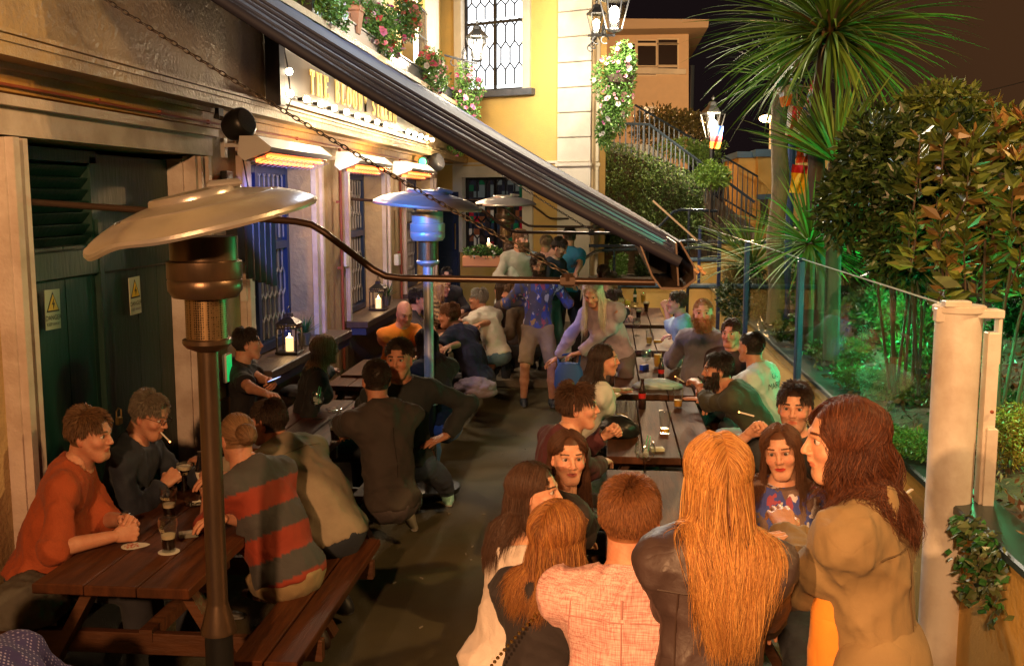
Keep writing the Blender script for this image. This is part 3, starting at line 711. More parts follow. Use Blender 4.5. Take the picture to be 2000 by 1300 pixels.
tag(w.build('lit_sign', [m_white, mat('green_panel_lit', (.05, .6, .15), .4, c2=(.02, .35, .1), scale=20, emis=(.02, .9, .20), es=.55)]), 'small bright green rectangular panel behind the near heater pole', 'sign')
w = MB()
for k in range(9): w.box((XW+.05, 15.45+k*.0, 2.45-k*.035), (.03, .42, .022))
tag(w.build('wall_vent', m_trimw), 'cream slatted vent on the wall below the far speaker', 'vent')

# ---------------------------------------------------------------- lettering helper
def text_geo(s, size, flat=True):
    cu = bpy.data.curves.new('t', 'FONT'); cu.body = s; cu.size = size; cu.align_x = 'CENTER'; cu.align_y = 'CENTER'; cu.resolution_u = 3
    o = bpy.data.objects.new('t', cu); me = o.to_mesh(); V = [tuple(v.co) for v in me.vertices]; Fq = [tuple(p.vertices) for p in me.polygons]; o.to_mesh_clear()
    bpy.data.objects.remove(o); bpy.data.curves.remove(cu); return V, Fq
m_ink = mat('black_ink', (.015, .013, .012), .5); m_signw = mat('sign_plastic', (.50, .50, .36), .4); m_signy = mat('sign_yellow', (.80, .48, .03), .45)
def danger(px, py, wd_, hh, tilt, label):
    c = at(px, py, X=-2.985); s_ = thing('warning_sign', label, 'warning sign', tuple(c), 'danger signs screwed to the green doors')
    def P(a, b_, x=0): ca, sa = math.cos(tilt), math.sin(tilt); return (c[0]+x, c[1]+a*ca-b_*sa, c[2]+a*sa+b_*ca)
    w = MB(); h2, w2 = hh/2, wd_/2; w.prism([P(-w2, -h2), P(w2, -h2), P(w2, h2), P(-w2, h2)], (.004, 0, 0)); w.build('plate', m_signw, s_)
    w = MB(); w.prism([P(-w2*.86, -h2*.12, .0045), P(w2*.86, -h2*.12, .0045), P(0, h2*.88, .0045)], (.001, 0, 0)); w.build('triangle_edge', m_ink, s_)
    w = MB(); w.prism([P(-w2*.70, -h2*.04, .006), P(w2*.70, -h2*.04, .006), P(0, h2*.76, .006)], (.001, 0, 0)); w.build('triangle', m_signy, s_)
    w = MB(); w.prism([P(w2*.12, h2*.56, .0075), P(-w2*.20, h2*.24, .0075), P(-.0, h2*.27, .0075)], (.001, 0, 0)); w.prism([P(-w2*.02, h2*.30, .0085), P(w2*.2, h2*.34, .0085), P(-w2*.05, h2*.02, .0085)], (.001, 0, 0)); w.build('lightning_symbol', m_ink, s_)
    for txt, yy, sz in (('DANGER', -.42, wd_*.235), ('KEEP AWAY', -.74, wd_*.15)):
        V, Fq = text_geo(txt, sz*1.1); w = MB(); w.add([P(v[0], v[1]+h2*yy, .006) for v in V], Fq); w.build('lettering', m_ink, s_)
danger(102, 604, .150, .215, -.03, 'danger sign on the left green door, lower and nearer')
danger(263, 577, .150, .235, .02, 'danger sign on the right green door, above the smoking man')

# ================================================================ CANDLE LANTERNS AND POTTED GRASS ON THE SILLS
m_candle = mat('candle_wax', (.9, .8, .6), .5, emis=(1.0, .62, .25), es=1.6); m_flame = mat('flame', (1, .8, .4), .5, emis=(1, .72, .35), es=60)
m_lglass = glassy('lantern_glass', (1, .97, .9), gl=.8)
def lantern(loc, label):
    x, y, z = loc; s_ = thing('candle_lantern', label, 'lantern', loc, 'candle lanterns on the window sills'); a, h = .085, .20
    w = MB()
    for sx in (-1, 1):
        for sy in (-1, 1): w.box((x+sx*a, y+sy*a, z+.02+h/2), (.012, .012, h))
    w.box((x, y, z+.012), (.20, .20, .022), b=.004)
    for zz in (h+.025, h+.055):
        for s2 in (-1, 1): w.box((x+s2*a, y, z+zz), (.013, .19, .010)); w.box((x, y+s2*a, z+zz), (.156, .013, .010))
    for k in range(6):
        q = -a+.02+k*(2*a-.04)/5
        for s2 in (-1, 1): w.box((x+s2*a, y+q, z+h+.04), (.009, .009, .028)); w.box((x+q, y+s2*a, z+h+.04), (.009, .009, .028))
    w.build('frame', m_steelb, s_)
    w = MB(); w.lathe([(.135, 0), (.12, .008), (.045, .055), (.04, .085), (.0001, .09)], (x, y, z+h+.065), 4, M=Matrix.Rotation(R(45), 3, 'Z')); w.build('roof', m_steelb, s_)
    w = MB(); w.tube([(x, y+.05*math.cos(t_), z+h+.16+.05*math.sin(t_)) for t_ in [k*math.pi/5 for k in range(11)]], .004, 5); w.build('ring', m_steelb, s_)
    w = MB(); w.lathe([(.034, 0), (.034, .115), (.030, .12), (.0001, .112)], (x, y, z+.023), 16); cn = w.build('candle', m_candle, s_, smooth=True)
    w = MB(); w.lathe([(.001, 0), (.008, .012), (.005, .028), (.0005, .042)], (x, y, z+.136), 8); w.build('flame', m_flame, cn, smooth=True)
    lamp('candle_light', 'POINT', (x, y, z+.19), 1.6, (1.0, .55, .22), .02)
def blades(name, m, parent, c, n, L_, spread, w0, droop=.5, up=.3, segs=6, seed=1, cols=None, base=None, fan=None):
    "sword leaves springing from one crown"
    rg = np.random.default_rng(seed); V = []; Fq = []; Cc = []
    for k in range(n):
        az = rg.uniform(0, 2*math.pi); el = math.asin(min(1, max(-.6, rg.uniform(up-spread, 1.0))))
        if fan: az = rg.normal(fan[0], fan[1])
        l = L_*rg.uniform(.72, 1.08); d = Vector((math.cos(az)*math.cos(el), math.sin(az)*math.cos(el), math.sin(el))); p = Vector(c)+d*.03; side = d.cross(Vector((0, 0, 1))).normalized() if abs(d.z) < .97 else Vector((1, 0, 0))
        tw = rg.uniform(-.6, .6); side = (side*math.cos(tw)+d.cross(side)*math.sin(tw)); st = len(V); dr = droop*rg.uniform(.5, 1.5); br = rg.uniform(.55, 1.35); cc = cols[rg.integers(len(cols))] if cols else (1, 1, 1)
        for i in range(segs+1):
            u = i/segs; ww = w0*(.55+.9*u if u < .35 else .865*(1-((u-.35)/.65)**1.6))+.0006
            V += [p-side*ww, p+side*ww]; q = br*(1 if u < .9 else .8); Cc += [[a*q for a in cc]]*2
            p = p+d*(l/segs); d = (d+Vector((0, 0, -dr*(.3+u)/segs*1.3))).normalized()
        Fq += [(st+2*i, st+2*i+1, st+2*i+3, st+2*i+2) for i in range(segs)]
    return mesh_np(name, V, Fq, m, parent, True, {'col': Cc}, base=base)
m_blade = mat('sword_leaf', rough=.6, attr=True, spec=.18)
GR = [(.06, .16, .03), (.10, .22, .04), (.16, .26, .06), (.09, .14, .03)]
def potgrass(loc, label):
    s_ = thing('potted_grass', label, 'potted plant', loc, 'potted grass on the window sills')
    w = MB(); w.lathe([(.045, 0), (.06, .11), (.064, .115), (.056, .11), (.001, .105)], loc, 16); w.build('pot', m_slate, s_, smooth=True)
    blades('grass', m_blade, s_, (loc[0], loc[1], loc[2]+.10), 90, .17, .2, .0035, .25, .6, 4, 3, [(.04, .12, .04)])
# ================================================================ DRINKS AND SMALL THINGS
m_stout = mat('dark_stout', (.008, .004, .003), .15); m_foam = mat('beer_foam', (.75, .62, .42), .8); m_lager = mat('lager', (.75, .40, .05), .15, spec=.6); m_cider = mat('cola', (.05, .012, .006), .12)
m_goldink = mat('gold_ink', (.75, .62, .35), .4); m_paper = mat('paper', (.62, .58, .50), .7); m_redink = mat('red_ink', (.45, .05, .03), .6)
PINT = [(.031, 0), (.031, .004), (.030, .01), (.031, .05), (.038, .10), (.044, .125), (.042, .152)]
def rprof(z): 
    for (r0, z0), (r1, z1) in zip(PINT[2:], PINT[3:]):
        if z <= z1: return r0+(r1-r0)*(z-z0)/(z1-z0)
    return PINT[-1][0]
def pint(loc, fill, label, liquid=None, foam=.018, word=True, rz=0, straight=False):
    s_ = thing('pint_glass', label, 'pint glass', loc); T = (lambda z: .030+z*.075) if straight else rprof; H = .155
    zs_ = [0, .003]+[.012+k*(H-.012)/10 for k in range(11)]
    w = MB(); w.lathe([(T(max(z, .01)), z) for z in zs_]+[(T(z)-.0022, z) for z in zs_[:1:-1]]+[(.0001, .012)], loc, 24); w.build('glass', m_drink, s_, smooth=True)
    if fill > 0:
        zl = .014+(H-.02)*fill; w = MB(); w.lathe([(.0001, .014)]+[(T(z)-.003, z) for z in [.014+k*(zl-.014)/8 for k in range(9)]]+[(.0001, zl)], loc, 24); w.build('drink', liquid or m_stout, s_, smooth=True)
        if foam: w = MB(); w.lathe([(.0001, zl+.0005), (T(zl)-.003, zl+.0005), (T(min(zl+foam, H))-.003, min(zl+foam, H)), (.0001, min(zl+foam, H)+.001)], loc, 24); w.build('foam', m_foam, s_, smooth=True)
    if word:
        V, Fq = text_geo('GUINNESS', .019)
        w = MB(); w.add([(loc[0]+(T(.105+y)+.0008)*math.cos(rz+x/.042), loc[1]+(T(.105+y)+.0008)*math.sin(rz+x/.042), loc[2]+.105+y) for x, y, _ in V], Fq); w.build('lettering', m_goldink, s_)
    return s_
def wineglass(loc, label, ice=True, bowl=.048):
    s_ = thing('wine_glass', label, 'wine glass', loc); b_ = bowl/.048
    w = MB(); w.lathe([(.038, 0), (.038, .002), (.006, .008), (.004, .02), (.004, .085), (.012, .092), (.038*b_, .115), (.048*b_, .145), (.046*b_, .175), (.038*b_, .205), (.036*b_, .205), (.044*b_, .175), (.045*b_, .145), (.036*b_, .117), (.0001, .096)], loc, 24); w.build('glass', m_drink, s_, smooth=True)
    if ice:
        w = MB()
        for k in range(6): w.box((loc[0]+random.uniform(-.02, .02), loc[1]+random.uniform(-.02, .02), loc[2]+.115+random.uniform(0, .045)), (.02, .02, .02), rz=random.uniform(0, 3), b=.004)
        w.build('ice', mat('ice', (.7, .75, .75), .1, spec=1), s_)
        w = MB(); w.tube([(loc[0]+.01, loc[1], loc[2]+.11), (loc[0]+.03, loc[1]+.01, loc[2]+.235)], .0028, 6); w.tube([(loc[0]-.01, loc[1], loc[2]+.11), (loc[0]+.015, loc[1]+.02, loc[2]+.24)], .0028, 6); w.build('straw', mat('straw_green', (.1, .45, .25), .4), s_)
    return s_
def bottle(loc, label, m_b, m_lab, H=.235, liquid=None):
    s_ = thing('bottle', label, 'bottle', loc); k = H/.235
    w = MB(); w.lathe([(r*k**.5, z*k) for r, z in ((.028, 0), (.030, .006), (.029, .06), (.026, .085), (.029, .12), (.026, .15), (.015, .185), (.0125, .215), (.014, .22), (.014, .232))], loc, 20); w.build('bottle_body', m_b, s_, smooth=True)
    w = MB(); w.lathe([(.0272*k**.5, .083*k), (.0285*k**.5, .10*k), (.0300*k**.5, .122*k)], loc, 20); w.build('label', m_lab, s_, smooth=True)
    return s_
def coaster(loc, label, mark=True, drop=False, rz=0):
    s_ = thing('beer_mat', label, 'beer mat', loc)
    pts = []
    for k in range(28):
        a = 2*math.pi*k/28; r = .048
        if drop and abs(a) < .8 or drop and a > 2*math.pi-.8: r = .048+.03*(1-min(a, 2*math.pi-a)/.8)
        pts.append((loc[0]+r*math.cos(a+rz), loc[1]+r*math.sin(a+rz), loc[2]))
    w = MB(); w.prism(pts, (0, 0, .0025)); w.build('card', m_paper, s_)
    if mark:
        w = MB(); rg = random.Random(4)
        for k in range(16):
            a = 2.4*k; q_ = .009*math.sqrt(k); x, y = loc[0]+q_*math.cos(a), loc[1]+q_*math.sin(a); w.box((x, y, loc[2]+.0032), (.013, .004, .0012), rz=a*1.7)
        w.build('print', m_redink, s_)
TT = .7505
coaster((*at(330, 1077, Z=TT)[:2], TT), 'round beer mat under the nearest pint', mark=False)
coaster((*at(258, 1066, Z=TT)[:2], TT), 'drop shaped beer mat with red print beside the clasped hands', drop=True, rz=.4)
pint((*at(330, 1075, Z=TT+.003)[:2], TT+.003), .34, 'nearest half drunk stout glass on a round mat', rz=R(-150))
pint((*at(331, 1010, Z=TT)[:2], TT), .30, 'middle stout glass behind the nearest pint', rz=R(-120))
pint((*at(361, 958, Z=TT)[:2], TT), .80, 'full stout glass with cream head before the smoking man', rz=R(-100))
m_ctin = mat('foil_pack', (.35, .36, .30), .35, metal=.5)
def pack(px, py, z, rz, m, label, name='cigarette_packet', dims=(.085, .055, .022), cat='packet'):
    c = at(px, py, Z=z); w = MB(); w.box((c[0], c[1], z+dims[2]/2), dims, rz=rz, b=.002); w.m = 1; w.box((c[0], c[1], z+dims[2]+.0004), (dims[0]*.6, dims[1]*.7, .0008), rz=rz)
    return tag(w.build(name, [m, m_paper]), label, cat)
pack(368, 1047, TT, .5, m_ctin, 'silver green cigarette packet right of the nearest pint')
c = at(377, 993, Z=TT)
def ashtray(px, py, label):
    c = at(px, py, Z=TT); s_ = thing('ashtray', label, 'ashtray', (c[0], c[1], TT))
    w = MB(); w.lathe([(.045, 0), (.058, .004), (.064, .03), (.058, .032), (.050, .012), (.0001, .008)], (c[0], c[1], TT), 24); w.build('bowl', m_drink, s_, smooth=True)
    w = MB(); w.tube([(c[0]-.02, c[1], TT+.014), (c[0]+.03, c[1]+.01, TT+.016)], .004, 6); w.tube([(c[0], c[1]-.02, TT+.014), (c[0]+.01, c[1]+.03, TT+.016)], .004, 6); w.build('stub', m_paper, s_)
ashtray(383, 985, 'clear glass ashtray behind the heater pole on the nearest table')
bottle((*at(393, 962, Z=TT)[:2], TT), 'dark bottle with pale label half hidden by the near heater pole', mat('dark_glass', (.01, .01, .012), .08, spec=.9), m_paper)
wineglass((*at(620, 818, Z=TT)[:2], TT), 'stemmed glass of ice with two straws on the second table', bowl=.05)
ashtray(652, 805, 'clear ashtray behind the wine glass on the second table')
pint((*at(655, 862, Z=TT)[:2], TT), .5, 'small dark pint beside the back of the hooded man', word=False)
# right hand tables
for (px, py, fill, liq, lab, st) in ((1212, 825, .35, m_lager, 'left tall glass of the pair before the dark haired woman', True), (1232, 826, 0, None, 'right tall empty glass of the pair before the dark haired woman', True),
        (1298, 846, .16, m_lager, 'tall glass with a little amber drink in the middle of the table', True), (1324, 796, .35, m_lager, 'tall glass catching green light near the bearded leaning man', True),
        (1284, 718, .85, m_lager, 'tall full glass of lager at the far end of the middle table', True), (1320, 632, .8, m_stout, 'stout glass on the far table under the awning end', False),
        (1268, 672, .45, m_lager, 'lager glass behind the blue packet on the far table', True), (1247, 622, .6, m_stout, 'stout glass beside the man who is drinking', False), (1256, 592, .8, m_lager, 'tall amber glass at the back of the far table', True), (1262, 610, .8, m_stout, 'half drunk stout glass second from the far end', False)):
    pint((*at(px, py, Z=TT)[:2], TT), fill, lab, liq, .0 if liq is m_lager else .02, word=False, straight=st)
m_cola = mat('cola_glass', (.03, .012, .01), .06, spec=.9); m_redlab = mat('red_label', (.5, .02, .02), .4)
bottle((*at(1254, 798, Z=TT)[:2], TT), 'cola bottle with red label between the tall glasses', m_cola, m_redlab)
bottle((*at(1291, 745, Z=TT)[:2], TT), 'cola bottle with red label beside the foil cloth', m_cola, m_redlab, .21)
bottle((*at(1240, 590, Z=TT)[:2], TT), 'small green bottle near the drinking man', mat('green_bottle', (.01, .05, .02), .08, spec=.9), m_paper)
wineglass((*at(1259, 930, Z=TT)[:2], TT), 'balloon glass with lime above the pink shirted man', bowl=.062)
wineglass((*at(1243, 655, Z=TT)[:2], TT), 'small stemmed glass on the far table', False)
wineglass((*at(1262, 725, Z=TT)[:2], TT), 'empty stemmed glass lying by the lager', False)
pack(1283, 880, TT, .2, m_signw, 'pale cigarette packet lying on the middle table')
pack(1216, 664, TT, .1, mat('blue_pack', (.02, .06, .45), .4), 'bright blue packet on the far table')
pack(1285, 668, TT, .2, m_signy, 'yellow packet on the far table')
pack(1258, 722, TT, .9, mat('blue_pack', (.02, .06, .45), .4), 'blue tobacco packet behind the empty stemmed glass', dims=(.09, .04, .05))
def crumple(name, px, py, z, d, m, label, cat, seed=3, sub=4, amp=.35):
    import bmesh
    bm = bmesh.new(); bmesh.ops.create_icosphere(bm, subdivisions=sub, radius=1); rg = random.Random(seed); K = [(Vector((rg.gauss(0, 1), rg.gauss(0, 1), rg.gauss(0, 1)))*f, rg.uniform(0, 6), a) for f, a in ((1.4, .5), (1.8, .4), (3, .3), (4, .3), (6, .2), (8, .16), (12, .1)) for _ in range(2)]
    c = at(px, py, Z=z)
    V = []
    for v in bm.verts:
        k = .75+amp*.32*sum(a*abs(math.sin(v.co.dot(q)+p)) for q, p, a in K)
        q = Vector((v.co.x*d[0]*k, v.co.y*d[1]*k, max(v.co.z*d[2]*k, -d[2]*.35)+d[2]*.35)); V.append((c[0]+q.x, c[1]+q.y, z+q.z))
    Fq = [tuple(v.index for v in f.verts) for f in bm.faces]; bm.free()
    return tag(mesh_np(name, V, Fq, m), label, cat)
crumple('foil_cloth', 1285, 757, TT, (.17, .09, .05), mat('pale_cloth', (.35, .42, .42), .4), 'crumpled pale cloth lying across the middle right table', 'cloth', amp=.6)
crumple('handbag', 1208, 850, TT, (.14, .12, .10), m_blk, 'black handbag on the middle table before the smiling man', 'handbag')
crumple('black_bag', 590, 770, TT, (.18, .14, .06), mat('black_cloth', (.015, .015, .018), .8), 'flat black bag beside the wine glass', 'bag', 5)
crumple('jacket', 928, 770, .46, (.17, .17, .11), mat('mauve_coat', (.16, .12, .15), .8, bump=.3), 'mauve grey coat heaped on the bench end', 'jacket', 8, 5, .6)
bp = crumple('backpack', 50, 1205, .44, (.15, .16, .13), mat('grey_backpack', (.10, .09, .075), .75, bump=.5, bscale=300), 'crumpled grey backpack on the bench beside the orange sweater man', 'backpack', 11, 5, .5)
c = at(700, 735, Z=TT); tray = thing('wooden_tray', 'wooden board with red crumbs under the reaching woman', 'tray', (c[0], c[1], TT)); w = MB(); w.box((c[0], c[1]+.05, TT+.012), (.30, .22, .02), b=.004); w.build('board', m_wood, tray)

# ================================================================ STREET LANTERNS, FAR THINGS
m_lamphot = mat('lantern_glow', (1, .9, .7), .3, emis=(1, .86, .62), es=90)
def victorian(c, k, label, bracket=None, pole=None):
    c = np.array(c, float); s_ = thing('street_lantern', label, 'lantern', tuple(c))
    w = MB(); w.lathe([(.10*k, -.22*k), (.19*k, .16*k)], c, 6); w.build('glass', m_lglass, s_)
    w = MB(); w.ball(c-np.array([0, 0, .03]), .075*k, 12, (1, 1, 1.5)); w.build('bulb', m_lamphot, s_, smooth=True)
    w = MB(); w.lathe([(.205*k, .16*k), (.21*k, .18*k), (.09*k, .30*k), (.07*k, .36*k), (.02*k, .38*k), (.03*k, .43*k), (.001, .47*k)], c, 6); w.lathe([(.001, -.28*k), (.06*k, -.26*k), (.11*k, -.23*k), (.11*k, -.215*k)], c, 6)
    for q in range(6):
        a = math.pi/3*q; w.bar(c+np.array([.10*k*math.cos(a), .10*k*math.sin(a), -.22*k]), c+np.array([.195*k*math.cos(a), .195*k*math.sin(a), .16*k]), .016*k)
    w.build('frame', m_blk, s_)
    if pole is not None: w = MB(); w.tube([c+np.array([0, 0, -.27*k]), (c[0], c[1], pole)], .045, 8); w.build('pole', m_blk, s_, smooth=True)
    if bracket is not None:
        w = MB(); b_ = Vector(bracket); cc = Vector(c)-Vector((0, 0, .30*k)); w.tube([cc, b_], .02*k, 6)
        for q in (0.35, .7):
            m_ = cc.lerp(b_, q)-Vector((0, 0, .07)); w.tube([m_+Vector((.06*math.cos(a)*1, 0, .06*math.sin(a))) for a in [x*.6 for x in range(10)]], .010, 5)
        w.lathe([(.02, 0), (.05, .02), (.03, .08), (.045, .12), (.01, .2), (.001, .24)], (cc.lerp(b_, .4)), 8); w.build('bracket', m_blk, s_)
victorian(at(932, 92, Y=17.0), .9, 'glaring white wall lantern in front of the tall leaded window', bracket=at(868, 108, Y=17.0))
c0 = at(1200, 25, Y=16.6); victorian(c0, 1.15, 'bright hanging lantern on the quoin corner, nearer one', bracket=at(1150, 70, Y=17.5))
victorian(at(1165, 45, Y=17.4), .8, 'second bright lantern tucked against the quoin corner', bracket=at(1150, 90, Y=17.8))
victorian(at(1392, 243, Y=20), 1.15, 'lit lantern on a pole among flags by the stair railing', pole=1.0)
c = at(1497, 232, Y=30); sl = thing('sodium_street_lamp', 'orange street lamp on a post beyond the yellow wall', 'street lamp', (c[0], c[1], 0))
w = MB(); w.ball(c, .17, 12, (1.2, 1, .6)); w.build('bulb', mat('sodium_glow', (1, .7, .3), .3, emis=(1, .62, .25), es=45), sl, smooth=True)
w = MB(); w.tube([(c[0]+.15, c[1], 0), (c[0]+.15, c[1], c[2]-.05), (c[0], c[1], c[2]+.12)], .06, 8); w.build('pole', m_conc, sl)
# ================================================================ FOLIAGE
def leaves(C_, N_, size, m, name, parent=None, cols=((.05, .12, .03),), seed=1, asp=.45, jit=.9, fold=.25, base=None, dens=None):
    "C_: leaf positions (n,3); N_: preferred outward direction; one mesh of folded leaves"
    rg = np.random.default_rng(seed); n = len(C_); C_ = np.asarray(C_, float); N_ = np.asarray(N_, float)
    D = N_+rg.normal(0, jit, (n, 3)); D /= np.linalg.norm(D, axis=1)[:, None]+1e-9
    A = rg.normal(0, 1, (n, 3)); S = np.cross(D, A); S /= np.linalg.norm(S, axis=1)[:, None]+1e-9; U = np.cross(S, D)
    L_ = size*rg.uniform(.6, 1.25, n)[:, None]; W_ = L_*asp
    b = C_; tip = C_+D*L_; mid = C_+D*L_*.5-U*L_*fold*.5; l = C_+D*L_*.45+S*W_*.5; r = C_+D*L_*.45-S*W_*.5
    V = np.stack([b, l, mid, r, tip], 1).reshape(-1, 3); i = np.arange(n)*5
    Fq = np.concatenate([np.stack([i, i+2, i+4, i+1], 1), np.stack([i, i+3, i+4, i+2], 1)])
    cc = np.asarray(cols)[rg.integers(0, len(cols), n)]*rg.uniform(.6, 1.4, n)[:, None]
    return mesh_np(name, V, Fq, m, parent, False, {'col': np.repeat(cc, 5, 0)}, base=base)
def blob_points(blobs, n, rg, shell=.45):
    "points in the outer part of uneven blobs, (c, (rx,ry,rz))"
    vol = np.array([b[1][0]*b[1][1]*b[1][2] for b in blobs])**.67; k = rg.choice(len(blobs), n, p=vol/vol.sum())
    d = rg.normal(0, 1, (n, 3)); d /= np.linalg.norm(d, axis=1)[:, None]
    r = (rg.uniform(shell**3, 1.08, n))**(1/3)
    C = np.array([b[0] for b in blobs], float)[k]; Rr = np.array([b[1] for b in blobs], float)[k]
    return C+d*Rr*r[:, None], d
def sub_blobs(c, r, n, rg, f=.42):
    out = []
    for _ in range(n):
        d = rg.normal(0, 1, 3); d /= np.linalg.norm(d); q = np.array(c)+d*np.array(r)*rg.uniform(.35, .8); s = rg.uniform(.6, 1.2)*f
        out.append((q, (r[0]*s, r[1]*s, r[2]*s)))
    return out
m_leaf = mat('leaf', rough=.38, attr=True, spec=.45); m_leafg = mat('glossy_leaf', rough=.36, attr=True, spec=.4); m_bark = mat('bark', (.055, .036, .024), .9, c2=(.09, .062, .04), scale=9, stretch=(1, 1, .3), bump=.8, bscale=30)
m_pet = mat('petal', rough=.6, attr=True)
GREEN = [(.05, .13, .025), (.08, .18, .035), (.035, .09, .02), (.11, .20, .04)]
DARKG = [(.030, .060, .018), (.045, .085, .022), (.022, .045, .014), (.07, .11, .03)]
def bush(name, label, cat, c, r, n, size, cols, m=None, nb=14, stems=None, seed=1, shell=.35, group=None, jit=.8, asp=.45, f=.45):
    rg = np.random.default_rng(seed); base = (c[0], c[1], stems if stems is not None else c[2]-r[2])
    s_ = thing(name, label, cat, base, group)
    bl = sub_blobs(c, r, nb, rg, f)+[(np.array(c), tuple(np.array(r)*.62))]
    P_, N_ = blob_points(bl, n, rg, shell); leaves(P_, N_, size, m or m_leaf, 'foliage', s_, cols, seed, asp, jit)
    if stems is not None:
        w = MB()
        for k in range(13):
            a = rg.uniform(0, 6.28); q = np.array(c)+np.array([math.cos(a)*r[0]*.5, math.sin(a)*r[1]*.5, rg.uniform(-.3, .3)*r[2]]); b0 = np.array([c[0]+.25*r[0]*math.cos(a+.6), c[1]+.25*r[1]*math.sin(a+.6), stems]); md = (b0+q)/2+rg.normal(0, .04, 3)
            w.tube([b0, md, q], [.013, .010, .005], 6)
        w.build('stem', m_bark, s_, smooth=True)
    return s_
def flowers(pts, nrm, r, cols, name, parent, seed=2):
    rg = np.random.default_rng(seed); V = []; Fq = []; Cc = []
    for p, nn_ in zip(pts, nrm):
        nn_ = Vector(nn_)+Vector(rg.normal(0, .4, 3)); nn_.normalize(); u = nn_.orthogonal().normalized(); v = nn_.cross(u); c = cols[rg.integers(len(cols))]; rr = r*rg.uniform(.6, 1.2); st = len(V)
        V.append(Vector(p)-nn_*rr*.25); Cc.append([a*.6 for a in c]); a0 = rg.uniform(0, 6)
        for k in range(10):
            a = a0+k*math.pi/5; q = rr*(1 if k % 2 == 0 else .80); V.append(Vector(p)+(u*math.cos(a)+v*math.sin(a))*q+nn_*rr*rg.uniform(-.08, .12)); Cc.append(c)
        Fq += [(st, st+1+k, st+1+(k+1) % 10) for k in range(10)]
    return mesh_np(name, V, Fq, m_pet, parent, False, {'col': Cc})
PINK = [(.75, .18, .30), (.70, .07, .22), (.8, .45, .5), (.75, .7, .65), (.45, .03, .30), (.75, .08, .06)]
def flowerbox(px, py, Y_, r, n, label, cols=PINK, seed=1, nf=70, name='flower_basket', z=None):
    c = at(px, py, Y=Y_); rg = np.random.default_rng(seed); s_ = thing(name, label, 'flowers', (c[0], c[1], c[2]-r[2]), 'flowering baskets along the pub')
    bl = sub_blobs(c, r, 9, rg, .5)+[(c, tuple(np.array(r)*.6))]
    P_, N_ = blob_points(bl, n, rg, .3); leaves(P_, N_, .055, m_leaf, 'foliage', s_, [(.12, .26, .05), (.18, .34, .07), (.07, .16, .03)], seed, .5, .9)
    P_, N_ = blob_points([(b[0], tuple(np.array(b[1])*1.04)) for b in bl], nf, rg, .93); flowers(P_, N_+np.array([0, -.6, 0]), .048, cols, 'blossoms', s_, seed)
    w = MB(); w.lathe([(.001, -.12), (min(r[0], r[1])*.5, -.06), (min(r[0], r[1])*.6, .06)], c, 12); w.build('basket', m_bark, s_, smooth=True)
    return s_
# window boxes above the fascia
w = MB(); w.box((-2.86, 13.6, 4.07), (.30, 8.4, .18), b=.01); w.box((-2.86, 13.6, 4.165), (.33, 8.5, .02)); tag(w.build('plant_trough', m_dark), 'long black trough on the fascia under the red and pink flowers', 'trough')
flowerbox(628, 8, 9.9, (.30, .55, .30), 2600, 'pale trailing flowers at the near end of the trough by the awning top', [(.7, .55, .6), (.7, .7, .7)], 3, 26)
flowerbox(735, 65, 12.2, (.30, .75, .42), 4200, 'big mixed red, magenta and white petunias beside the terracotta pot', PINK, 4, 110)
flowerbox(790, 35, 13.6, (.2, .5, .28), 1500, 'red geraniums below the barred upper window', [(.75, .08, .05), (.8, .25, .2)], 14, 40)
flowerbox(845, 128, 15.6, (.28, .85, .42), 3600, 'pink flowers in the middle of the trough before the lantern bracket', [(.8, .3, .35), (.75, .12, .2), (.8, .7, .6)], 5, 80)
flowerbox(903, 185, 18.0, (.32, .6, .50), 3000, 'pink hanging flowers against the yellow corner wall', [(.8, .3, .42), (.75, .15, .3)], 6, 70)
flowerbox(893, 275, 17.6, (.25, .4, .22), 900, 'magenta petunias hanging below the awning at the fascia end', [(.6, .04, .25), (.8, .3, .5)], 7, 18)
c = at(688, 42, Y=11.1); pt = thing('terracotta_pot', 'square terracotta pot standing on the black trough', 'pot', (c[0], c[1], c[2]-.13)); w = MB(); w.lathe([(.10, -.13), (.145, .10), (.16, .10), (.165, .15), (.14, .15), (.001, .12)], c, 4, M=Matrix.Rotation(R(45), 3, 'Z')); w.build('pot', mat('terracotta', (.55, .24, .12), .7), pt)
w = MB(); w.lathe([(.002, .13), (.1, .16), (.12, .22), (.05, .3), (.001, .32)], c, 7); P_, N_ = blob_points([(c+np.array([0, 0, .22]), (.16, .16, .14))], 500, RNG, .2); leaves(P_, N_, .05, m_leaf, 'foliage', pt, [(.14, .28, .06)], 3)
# window guards of the upper storey
for (a, b_) in ((11.9, 13.3), (16.6, 17.9)):
    w = MB()
    for k in range(12): y = a+.03+(b_-a-.06)*k/11; w.box((-3.16, y, 4.95), (.014, .014, 1.1))
    for z in (4.45, 5.0, 5.45): w.box((-3.145, (a+b_)/2, z), (.012, b_-a, .02))
    w.build('window_guard', m_blk, pub)
for (a, b_) in ((11.9, 13.3), (16.6, 17.9)):
    w = MB(); w.box((-3.5, (a+b_)/2, 5.6), (.06, b_-a, 2.6)); w.build('window', m_glassdk, pub)
# sill plants and lanterns
lantern((-2.76, 8.62, 1.0), 'lit candle lantern on the first sill behind the black T-shirt man'); potgrass((-2.78, 9.12, 1.0), 'potted grass beside the nearer lit candle lantern')
lantern((-2.76, 12.1, 1.0), 'lit candle lantern on the second sill left of the orange T-shirt'); potgrass((-2.78, 12.65, 1.0), 'potted grass beside the farther lit candle lantern')

